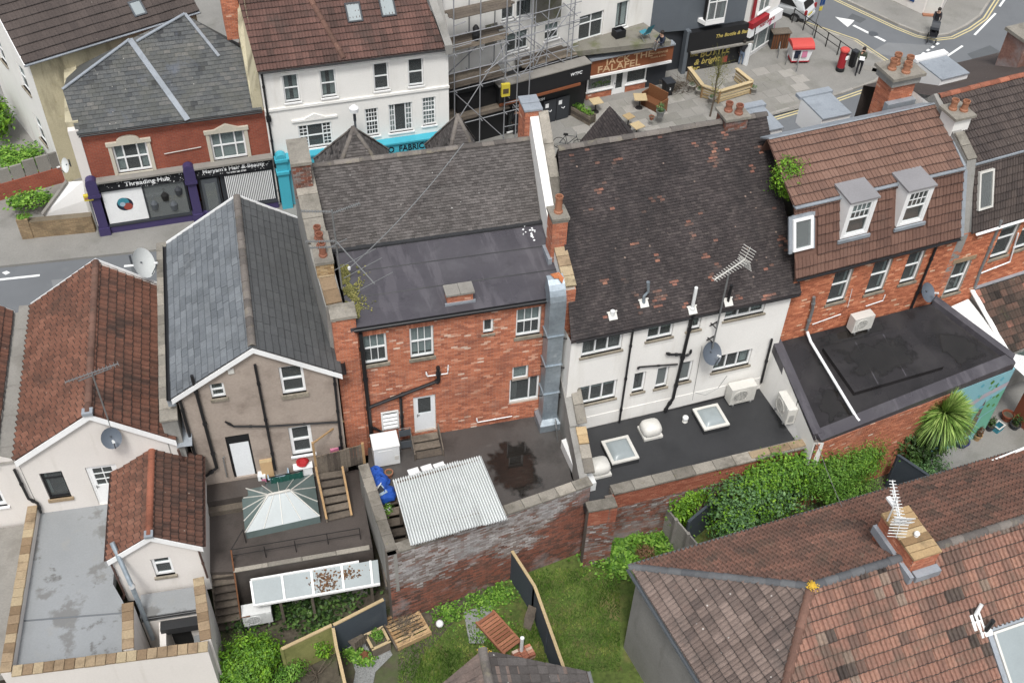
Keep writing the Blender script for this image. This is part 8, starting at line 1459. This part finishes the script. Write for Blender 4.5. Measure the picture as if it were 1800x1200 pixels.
# ================================================================ street furniture
t=thing('pillar_box','red cylindrical pillar box at the pavement corner','post box',loc=at(1476,124,.12)); MB().lathe([(.25,0),(.25,.22),(.235,.24)],n=20).build('plinth','black_paint',t); MB().lathe([(.225,.24),(.225,1.25)],n=20).build('body','red_paint',t); MB().lathe([(.225,1.25),(.27,1.28),(.27,1.36),(.24,1.42),(.1,1.48),(.0,1.49)],n=20).build('cap','red_lid',t); MB().box(.0,.2,-.235,-.16,1.1,1.16).build('slot','black',t); MB().box(.02,.18,-.24,-.16,.8,1.02).build('notice_plate','sign_white',t)
t=thing('wheeled_bin','large wheeled bin with red lid and printed white body','bin',loc=at(1402,106,.12),ang=-12); MB().add([(-.5,-.38,.18),(.5,-.38,.18),(.5,.38,.18),(-.5,.38,.18),(-.62,-.48,1.05),(.62,-.48,1.05),(.62,.48,1.05),(-.62,.48,1.05)],[(3,2,1,0),(0,1,5,4),(1,2,6,5),(2,3,7,6),(3,0,4,7)]).build('body','sign_white',t)
m=MB(); n=8
for i in range(n+1):th=math.pi*i/n; m.v += [(-.66,-.52*math.cos(th),1.06+.26*math.sin(th)),(.66,-.52*math.cos(th),1.06+.26*math.sin(th))]
for i in range(n):m.f.append((2*i,2*i+1,2*i+3,2*i+2)); m.t.append(.5)
m.f += [tuple(range(0,2*n+2,2)),tuple(range(1,2*n+2,2))]; m.t += [.5,.5]; m.build('lid','red_lid',t); MB().box(-.66,.66,-.57,-.5,1.0,1.07).build('lid_handle','red_paint',t); MB().box(-.45,-.1,-.47,-.43,.4,.9).build('print','navy',t); MB().box(.0,.3,-.475,-.43,.45,.85).build('print','pink',t); MB().box(-.55,.55,-.42,.42,.12,.18).build('base_frame','red_paint',t)
for x in (-.4,.4):
    for y in (-.3,.3):MB().lathe([(.08,-.03),(.08,.03)],n=12,M=Matrix.Translation((x,y,.08)) @ Matrix.Rotation(math.pi/2,4,'X')).build('wheel','rubber',t)
t=thing('litter_bin','black street litter bin next to the red pillar box','bin',loc=at(1497,117,.12),ang=20); MB().box(-.14,.14,-.14,.14,0,.95).build('body','black_paint',t); MB().box(-.17,.17,-.17,.17,.952,1.05).build('hood','charcoal_paint',t)
for k,(px,py) in enumerate(((1367,93),(1381,105),(1400,116))):
    t=thing('cycle_stand',['hooped cycle stand nearest the slatted bin store','middle hooped cycle stand on the pavement','hooped cycle stand nearest the wheeled bin'][k],'cycle stand',loc=at(px,py+4,.12),ang=60,group='cycle stands on the pavement'); MB().tube([(-.35,0,0),(-.35,0,.6),(-.25,0,.72),(.25,0,.72),(.35,0,.6),(.35,0,0)],.025,8).build('hoop','grey_metal',t); MB().lathe([(.05,0),(.05,.02)],(-.35,0,0),8).build('foot','grey_metal',t); MB().lathe([(.05,0),(.05,.02)],(.35,0,0),8).build('foot','grey_metal',t)
t=thing('guard_rail','black pedestrian guard rail along the side road kerb','railing',loc=(0,0,0)); A_,B_=at(1392,40,.12),at(1492,112,.12)
for k in range(6):p=A_.lerp(B_,k/5); MB().bar(p,p+V((0,0,.95)),.05).build('post','black_iron',t)
for h in (.5,.92):MB().bar(A_+V((0,0,h)),B_+V((0,0,h)),.035).build('rail','black_iron',t)
t=thing('bin_store','slatted timber bin store at the post shop corner','bin store',loc=at(1366,82,.12),ang=-8)
for k in range(7):MB().box(-.5+k*.15,-.39+k*.15,-.3,-.27,0,1.0,t=rnd(0,1)).build('slat','wood_brown',t)
MB().box(-.55,.6,-.36,.3,1.003,1.06).build('lid','wood_grey',t); MB().box(-.5,.55,-.26,.28,.05,1.0).build('core','charcoal_paint',t)
t=thing('sign_pole','leaning grey pole with blue parking plate by the kerb','sign',loc=at(1428,62,.12)); h=zat(t.location.x,t.location.y,-12); MB().tube([(0,0,0),(.15,0,h)],.035,8).build('pole','grey_metal',t); MB().box(0,.3,-.03,.0,h-.9,h-.45).build('plate','blue_paint',t); MB().box(.02,.22,-.035,-.004,h-1.25,h-1.0).build('plate','plate_yellow',t)
def cafe_table(px,py,lab,ang=10,w=.62):
    t=thing('cafe_table',lab,'table',loc=at(px,py,.12),ang=ang,group='cafe tables on the forecourt'); MB().box(-w/2,w/2,-w/2,w/2,.68,.72,t=rnd(0,1)).build('tabletop','wood_pale',t); MB().tube([(0,0,.03),(0,0,.68)],.035,8).build('pedestal','black_iron',t); MB().lathe([(.22,0),(.2,.03),(.05,.05)],n=14).build('base','black_iron',t)
cafe_table(1123,190,'square pale-topped cafe table beside the brown settle',-15,.7); cafe_table(1046,197,'square pale-topped cafe table half hidden behind the gable roof',5); cafe_table(1103,224,'small pale cafe table at the edge of the gable roof',20,.5); cafe_table(1118,240,'pale timber cafe table nearest the kerb',15,.6)
t=thing('settle','brown timber high-backed settle outside the cafe','bench',loc=at(1148,190,.12),ang=-62); MB().box(-.65,.65,-.25,.25,.38,.44,t=.5).build('seat','wood_brown',t); MB().box(-.65,.65,.25,.31,.1,1.15,t=.7).build('backrest','wood_brown',t); MB().box(-.71,-.65,-.25,.31,0,.8,t=.3).build('end_panel','wood_brown',t); MB().box(.65,.71,-.25,.31,0,.8,t=.9).build('end_panel','wood_brown',t); MB().box(-.65,.65,-.25,-.2,0,.37,t=.1).build('front_panel','wood_brown',t)
t=thing('wheelie_bin','black wheelie bin beside the cafe doorway','bin',loc=at(1172,166,.12),ang=5); MB().add([(-.2,-.22,.05),(.2,-.22,.05),(.2,.22,.05),(-.2,.22,.05),(-.26,-.3,.86),(.26,-.3,.86),(.26,.28,.86),(-.26,.28,.86)],[(3,2,1,0),(0,1,5,4),(1,2,6,5),(2,3,7,6),(3,0,4,7)]).build('body','black_paint',t); MB().box(-.28,.28,-.33,.3,.862,.92).build('lid','charcoal_paint',t); MB().lathe([(.1,-.26),(.1,.26)],n=12,M=Matrix.Translation((0,.24,.1)) @ Matrix.Rotation(math.pi/2,4,'Y')).build('axle_wheels','rubber',t); text_mesh('2',.2,'sign_white',t,wallM(0,-.28,.5))
garden_pot(1160,205,.24,.4,'grey_metal','grey planter with silvery shrub on the cafe forecourt','street_planter','leaf_laurel'); garden_pot(1145,210,.14,.2,'pot_clay','low clay pot beside the grey planter')
t=thing('trough_planter','timber trough planter dividing the two shop forecourts','planter',loc=at(1022,208,.12),ang=-62); [MB().box(-.8,.8,y,y+.04,k*.19,k*.19+.17,t=rnd(0,1)).build('board','wood_grey',t) for y in (-.25,.2) for k in range(3)]; MB().box(-.78,.78,-.2,.19,.1,.5).build('soil','garden_soil',t); leaves(420,(0,0,.65),(.75,.2,.2),(.03,.07),14).build('foliage','weed_green',t)
PL=thing('pallet_enclosure','pale pallet-wood enclosure around the bare street tree','planter',loc=(0,0,0)); c=[at(1208,140,.12),at(1232,172,.12),at(1262,182,.12),at(1318,165,.12),at(1290,142,.12)]
for a,b in zip(c,c[1:]):
    for k in range(4):MB().bar(a+V((0,0,.12+k*.17)),b+V((0,0,.12+k*.17+rnd(-.02,.02))),.03,.11,rnd(0,1)).build('slat','wood_pale',PL)
    MB().bar(a,a+V((0,0,.75)),.09,t=.4).build('post','wood_tan',PL); MB().bar(a+V((0,0,.8)),b+V((0,0,.8)),.22,.04,.9).build('top_board','wood_pale',PL)
t=thing('street_tree','bare thin street tree in the pallet enclosure','tree',loc=at(1248,205,.12)); rg=random.Random(8); MB().tube([(0,0,0),(.05,0,1.2),(.02,.05,2.4),(.1,.05,3.6)],[.05,.045,.035,.02],8).build('trunk','bark',t); m=MB()
for k in range(46):
    p=V((.05,.02,rg.uniform(1.2,3.5))); d=V((rg.uniform(-1,1),rg.uniform(-1,1),rg.uniform(.3,1.2))).normalized(); path=[p]
    for j in range(4):d=(d+V((rg.uniform(-.3,.3),rg.uniform(-.3,.3),rg.uniform(0,.3)))).normalized(); p=p+d*.24; path.append(p)
    m.tube(path,[.012,.01,.008,.006,.004],4)
leaves(900,(.05,.0,2.8),(.9,.9,1.1),(.015,.035),9,.15,m); m.build('crown','leaf_olive',t)
t=thing('brush_heap','tangle of dark branches left of the pallet enclosure','branches',loc=at(1190,158,.12)); m=MB(); rg=random.Random(9)
for k in range(150):p=V((rg.gauss(0,.45),rg.gauss(0,.3),rg.uniform(.0,.5))); d=V((rg.uniform(-1,1),rg.uniform(-1,1),rg.uniform(-.2,.6))).normalized(); m.tube([p,p+d*.25,p+d*.5+V((0,0,rg.uniform(-.1,.1)))],[.012,.009,.005],4)
m.build('twigs','bark',t,kind='stuff'); MB().tube([(-.5,0,.1),(.5,.2,.3)],.03,6).build('main_branch','bark',t)
for k,(px,py) in enumerate(((1215,160),(1228,168),(1250,182),(1323,165))):t=thing('grey_urn',['grey stone urn at the left corner of the pallet enclosure','grey stone urn second from the left by the pallet enclosure','grey stone urn before the street tree trunk','grey stone urn at the right end of the pallet enclosure'][k],'urn',loc=at(px,py,.12),group='grey urns round the pallet enclosure'); MB().lathe([(.12,0),(.16,.05),(.12,.1),(.2,.35),(.24,.4),(.2,.42)],n=12).build('bowl','concrete',t); leaves(60,(0,0,.48),(.18,.18,.1),(.03,.05),k).build('foliage','leaf_laurel',t)
t=thing('bicycle','dark bicycle leaning by the black shop forecourt','bicycle',loc=at(1000,262,.12),ang=-25); r_=.33
for x in (-.52,.52):w=MB().tube([(x+r_*math.cos(a),0,r_+r_*math.sin(a)) for a in [k*math.pi/10 for k in range(21)]],.018,6,caps=False).build('wheel','rubber',t); m=MB(); [m.bar((x,0,r_),(x+r_*math.cos(a),0,r_+r_*math.sin(a)),.006) for a in [k*math.pi/5 for k in range(10)]]; m.build('spokes','grey_metal',w)
m=MB(); bb,st,hd=V((-.1,0,.3)),V((-.22,0,.82)),V((.35,0,.82)); [m.tube([a,b],.018,6) for a,b in ((bb,st),(st,hd),(hd,bb),(bb,V((-.52,0,r_))),(st,V((-.52,0,r_))),(hd,V((.52,0,r_))),(hd,hd+V((-.02,0,.15))))]; m.build('frame','charcoal_paint',t); MB().box(-.34,-.1,-.07,.07,.86,.92).build('saddle','black',t); MB().tube([(.3,-.28,.95),(.34,0,.98),(.3,.28,.95)],.015,6).build('handlebar','grey_metal',t)
t=thing('parked_car','silver hatchback parked at the kerb at the top edge','car',loc=at(1376,22,0),ang=126); S_=[(-1.75,.35,.62),(-1.75,.7,.72),(-1.6,.95,.78),(-1.35,1.4,.68),(-.4,1.48,.66),(.35,1.38,.66),(.95,.95,.78),(1.6,.85,.74),(1.75,.6,.66),(1.75,.35,.6)]; m=MB()
for x,z,w in S_:m.v += [(x,-w,z),(x,w,z)]
n=len(S_); m.f += [(2*i,2*i+1,2*i+3,2*i+2) for i in range(n-1)]; m.f += [tuple(range(0,2*n,2)),tuple(range(1,2*n,2))]; m.t += [.5]*(n+1); m.build('body','silver_car',t); MB().box(-1.7,1.7,-.7,.7,.22,.36).build('sill','black_paint',t)
MB().add([(-1.625,-.6,.98),(-1.625,.6,.98),(-1.385,.55,1.36),(-1.385,-.55,1.36)],[(0,1,2,3)]).build('rear_window','black',t)
for s in (-1,1):MB().add([(-1.2,s*.745,1.0),(.75,s*.76,1.0),(.3,s*.68,1.33),(-.95,s*.69,1.36)],[(0,1,2,3)]).build('side_window','black',t); MB().box(-1.77,-1.66,s*.66-.1,s*.66+.1,.68,.95).build('tail_light','lamp_red',t)
for x in (-1.1,1.15):
    for s in (-1,1):w=MB().lathe([(.3,-.1),(.3,.1)],n=18,M=Matrix.Translation((x,s*.68,.3)) @ Matrix.Rotation(math.pi/2,4,'X')).build('wheel','rubber',t); MB().lathe([(.19,-.11),(.19,.11)],n=14,M=Matrix.Translation((x,s*.68,.3)) @ Matrix.Rotation(math.pi/2,4,'X')).build('rim','grey_metal',w)
MB().box(-1.775,-1.752,-.26,.26,.48,.6).build('number_plate','plate_yellow',t); MB().box(-1.8,-1.72,-.68,.68,.3,.46).build('bumper','silver_car',t)
# ================================================================ people
def person(lab,loc,ang,J,top,legs,hair='hair_dark',scale=1.0):
    """one continuous skinned body from joints; J overrides the standing pose"""
    P_=dict(pel=(0,0,.92),waist=(0,0,1.08),chest=(0,0,1.32),neck=(0,0,1.47),head=(0,-.02,1.58),crown=(0,-.01,1.7),ls=(-.18,0,1.4),le=(-.23,.02,1.13),lw=(-.23,-.06,.9),lf=(-.23,-.08,.8),rs=(.18,0,1.4),re=(.23,.02,1.13),rw=(.23,-.06,.9),rf=(.23,-.08,.8),lh=(-.09,0,.88),lk=(-.1,-.02,.5),la=(-.1,.02,.09),lt=(-.1,-.16,.04),rh=(.09,0,.88),rk=(.1,-.02,.5),ra=(.1,.02,.09),rt=(.1,-.16,.04)); P_.update(J)
    Rr=dict(pel=.14,waist=.13,chest=.16,neck=.06,head=.095,crown=.07,ls=.075,le=.05,lw=.035,lf=.04,rs=.075,re=.05,rw=.035,rf=.04,lh=.1,lk=.065,la=.045,lt=.04,rh=.1,rk=.065,ra=.045,rt=.04); ks=list(P_)
    E_=[('pel','waist'),('waist','chest'),('chest','neck'),('neck','head'),('head','crown'),('chest','ls'),('ls','le'),('le','lw'),('lw','lf'),('chest','rs'),('rs','re'),('re','rw'),('rw','rf'),('pel','lh'),('lh','lk'),('lk','la'),('la','lt'),('pel','rh'),('rh','rk'),('rk','ra'),('ra','rt')]
    me=bpy.data.meshes.new('p'); me.from_pydata([V(P_[k])*scale for k in ks],[(ks.index(a),ks.index(b)) for a,b in E_],[]); o=bpy.data.objects.new('p',me); COL.objects.link(o); md=o.modifiers.new('s','SKIN'); sv=me.skin_vertices[0].data
    for i,k in enumerate(ks):sv[i].radius=(Rr[k]*scale,Rr[k]*scale*(.8 if k in ('chest','waist','pel') else 1)); sv[i].use_root=k == 'pel'
    o.modifiers.new('b','SUBSURF').levels=1; dg=bpy.context.evaluated_depsgraph_get(); m2=bpy.data.meshes.new_from_object(o.evaluated_get(dg)); bpy.data.objects.remove(o); m2.name='body'; jt={k:V(q)*scale for k,q in P_.items()}
    sk={'head','crown','neck','lf','rf'}; lg={'lh','lk','la','rh','rk','ra','pel'}; sh={'lt','rt'}; m2.materials.clear(); [m2.materials.append(MATS[q]) for q in (top,legs,'skin','rubber')]
    for f in m2.polygons:k=min(jt,key=lambda q:(jt[q]-f.center).length); f.material_index=2 if k in sk else 3 if k in sh else 1 if k in lg else 0; f.use_smooth=True
    t=thing('person',lab,'person',loc=loc,ang=ang); link(m2,'body',t); h=jt['head']; c=jt['crown']; MB().lathe([(.105*scale,-.02),(.11*scale,.04),(.09*scale,.1),(.04*scale,.135)],(c.x*.5+h.x*.5,(c.y+h.y)/2+.015,(c.z+h.z)/2),12).build('hair',hair,t,smooth=True)
    nose=(h+c)/2+V((0,-.105*scale,-.03*scale)); MB().box(nose.x-.012,nose.x+.012,nose.y-.02,nose.y+.02,nose.z-.025,nose.z+.02).build('nose','skin',t); return t
person('man in dark green coat holding a white paper beside the pillar box',at(1507,131,.12),-35,dict(le=(-.22,-.12,1.15),lw=(-.1,-.32,1.2),lf=(-.04,-.36,1.22),re=(.22,-.1,1.14),rw=(.1,-.3,1.18),rf=(.05,-.36,1.2),lk=(-.1,-.14,.52),la=(-.1,-.1,.1),lt=(-.1,-.28,.05),ra=(.1,.16,.1),rt=(.1,.02,.04)),'coat_green','coat_black'); t=thing('paper_sheet','white paper held by the man in the green coat','paper',loc=at(1507,131,.12),ang=-35); MB().add([(-.14,-.44,1.16),(.14,-.44,1.16),(.14,-.36,1.36),(-.14,-.36,1.36)],[(0,1,2,3)]).build('sheet','sign_white',t); MB().add([(-.14,-.445,1.17),(.0,-.45,1.17),(.0,-.37,1.35),(-.14,-.365,1.35)],[(0,1,2,3)]).build('fold','sign_white',t)
person('person in dark jacket and pale jeans reaching toward the white shop door',at(1301,114,.12),150,dict(le=(-.3,-.12,1.35),lw=(-.34,-.34,1.3),lf=(-.35,-.42,1.3),rk=(.1,-.1,.5),lk=(-.1,.02,.5)),'coat_black','jeans',scale=.9)
person('person in black standing at the black shop window',at(906,236,.12),190,{},'coat_black','coat_black',scale=.92)
person('person in navy top sitting on the edge of the mossy roof',at(1163,82,RFz)+V((0,0,-.48)),-70,dict(lk=(-.1,-.42,.85),la=(-.1,-.5,.5),lt=(-.1,-.62,.47),rk=(.1,-.42,.85),ra=(.1,-.52,.5),rt=(.1,-.64,.47),lh=(-.1,-.06,.62),rh=(.1,-.06,.62),pel=(0,0,.6),waist=(0,.0,.76),chest=(0,-.05,1.0),neck=(0,-.08,1.15),head=(0,-.11,1.26),crown=(0,-.1,1.38),ls=(-.18,-.05,1.08),le=(-.22,-.2,.86),lw=(-.1,-.4,.9),lf=(-.06,-.46,.92),rs=(.18,-.05,1.08),re=(.22,-.2,.86),rw=(.1,-.4,.9),rf=(.06,-.46,.92)),'navy','grey_curtain')
pw_=at(1638,58,.12); person('woman in black pushing a pram across the corner',pw_,-35,dict(chest=(0,-.08,1.3),neck=(0,-.12,1.45),head=(0,-.16,1.56),crown=(0,-.15,1.68),ls=(-.17,-.08,1.38),rs=(.17,-.08,1.38),le=(-.22,-.25,1.15),lw=(-.16,-.5,1.05),lf=(-.15,-.58,1.03),re=(.22,-.25,1.15),rw=(.16,-.5,1.05),rf=(.15,-.58,1.03),lk=(-.1,-.2,.52),la=(-.1,-.16,.1),lt=(-.1,-.32,.05),ra=(.1,.22,.12),rt=(.1,.08,.04)),'coat_black','coat_black')
t=thing('pram','black hooded pram pushed by the woman in black','pram',loc=pw_+(Matrix.Rotation(math.radians(-35),3,'Z') @ V((0,-.95,0))),ang=-35); MB().add([(-.22,-.4,.45),(.22,-.4,.45),(.22,.3,.45),(-.22,.3,.45),(-.25,-.45,.75),(.25,-.45,.75),(.25,.32,.72),(-.25,.32,.72)],[(3,2,1,0),(0,1,5,4),(1,2,6,5),(2,3,7,6),(3,0,4,7)]).build('carrycot','coat_black',t)
m=MB()
for k in range(5):a=k*math.pi/8; m.v += [(-.25,.32-.5*math.sin(a)*.8,.72+.4*math.cos(a)),(.25,.32-.5*math.sin(a)*.8,.72+.4*math.cos(a))]
m.f=[(2*k,2*k+1,2*k+3,2*k+2) for k in range(4)]; m.t=[.5]*4; m.build('hood','charcoal_paint',t); MB().tube([(-.2,.3,.5),(-.17,.42,1.03),(.17,.42,1.03),(.2,.3,.5)],.015,6).build('handle','grey_metal',t); MB().bar((-.2,-.35,.2),(-.15,.25,.48),.025).bar((.2,-.35,.2),(.15,.25,.48),.025).bar((-.2,.35,.2),(-.15,-.25,.48),.025).bar((.2,.35,.2),(.15,-.25,.48),.025).build('chassis','grey_metal',t)
for x in (-.24,.24):
    for y in (-.37,.37):MB().lathe([(.14,-.025),(.14,.025)],n=14,M=Matrix.Translation((x,y,.14)) @ Matrix.Rotation(math.pi/2,4,'Y')).build('wheel','rubber',t)
# ================================================================ aerials and wires over the red brick building
t=thing('roof_antenna_mast','tall mast of tangled television aerials on the left party wall','antenna',fB); a,b=V((-.35,.9,10.3)),V((-.48,3.2,13.6)); b=V((-.4,.95,13.4)); MB().tube([a,b],.028,8).build('mast','grey_metal',t)
for f,d,L_,n in ((.98,(-1,.25,0),.9,12),(.96,(1,.35,0),.9,12),(.62,(-1,.2,0),.9,14),(.55,(-1,.15,.0),.8,12)):p=a.lerp(b,f); dd_=V(d).normalized(); yagi(t,p+dd_*L_*.5,d,L_,n,.16,back=False)
p=a.lerp(b,.62); q=p+V((.95,-1.05,-1.0)); MB().bar(p,q,.03).build('long_boom','grey_metal',t)
for f,l in ((.05,.6),(.45,1.5),(.65,1.4),(.97,1.3)):c=p.lerp(q,f); s=V((.9,.42,.05)).normalized(); MB().bar(c-s*l*.45,c+s*l*.55,.018).build('element','grey_metal',t)
def wire(lab,P_,r=.012,sag=.3):
    t=thing('overhead_wire',lab,'wire',loc=(0,0,0)); a,b=V(P_[0]),V(P_[1]); MB().tube([a.lerp(b,k/16)-V((0,0,sag*4*(k/16)*(1-k/16))) for k in range(17)],r,5).build('cable','grey_metal',t); MB().tube([a-V((0,0,.05)),a+V((0,0,.05))],r*3,6).build('insulator','white_plastic',t)
wire('pale drooping cable crossing the grey tiled roof',(fB.wld((.0,1.7,10.4)),at(815,252,12.3)),.016,.25)
wire('thin cable slanting over the laurel bushes',(fC.wld((7.5,-3.2,4.6)),at(1480,890,5.6)),.012,.1)
rg=random.Random(6)
o=MB()
for k in range(16):x,y=rg.uniform(5.9,6.5),rg.uniform(2.3,2.95); z=EB+.06+(y+.12)*(ZJ-EB-.06)/(YJ+.12); o.lathe([(rg.uniform(.02,.05),.0),(rg.uniform(.01,.03),rg.uniform(.02,.05))],(x,y,z),7)
o=o.build('rubble_bits','white_plastic',None,kind='stuff',label='white rubble bits in the upper right corner of the felt roof',cat='rubble'); o.location=fB.o; o.rotation_euler.z=fB.a
m=MB(); rg=random.Random(7)
for k in range(2600):
    x,y=-.28+abs(rg.gauss(0,.22))*(1+.5*rg.random()),rg.uniform(.2,2.4);
    if rg.random()>.4+.6*max(0,1-x*1.3) or noise.noise(V((x*3,y*2,1)))<-.15:continue
    z=EB+.075+(y+.12)*(ZJ-EB-.06)/(YJ+.12); s=rg.uniform(.015,.04); m.add([(x-s,y,z),(x,y-s,z+.01),(x+s,y,z),(x,y+s,z+.015)],[(0,1,2,3)],rg.random())
o=m.build('roof_moss','leaf_olive',None,kind='stuff',label='green-brown moss along the left edge of the felt roof',cat='moss'); o.location=fB.o; o.rotation_euler.z=fB.a
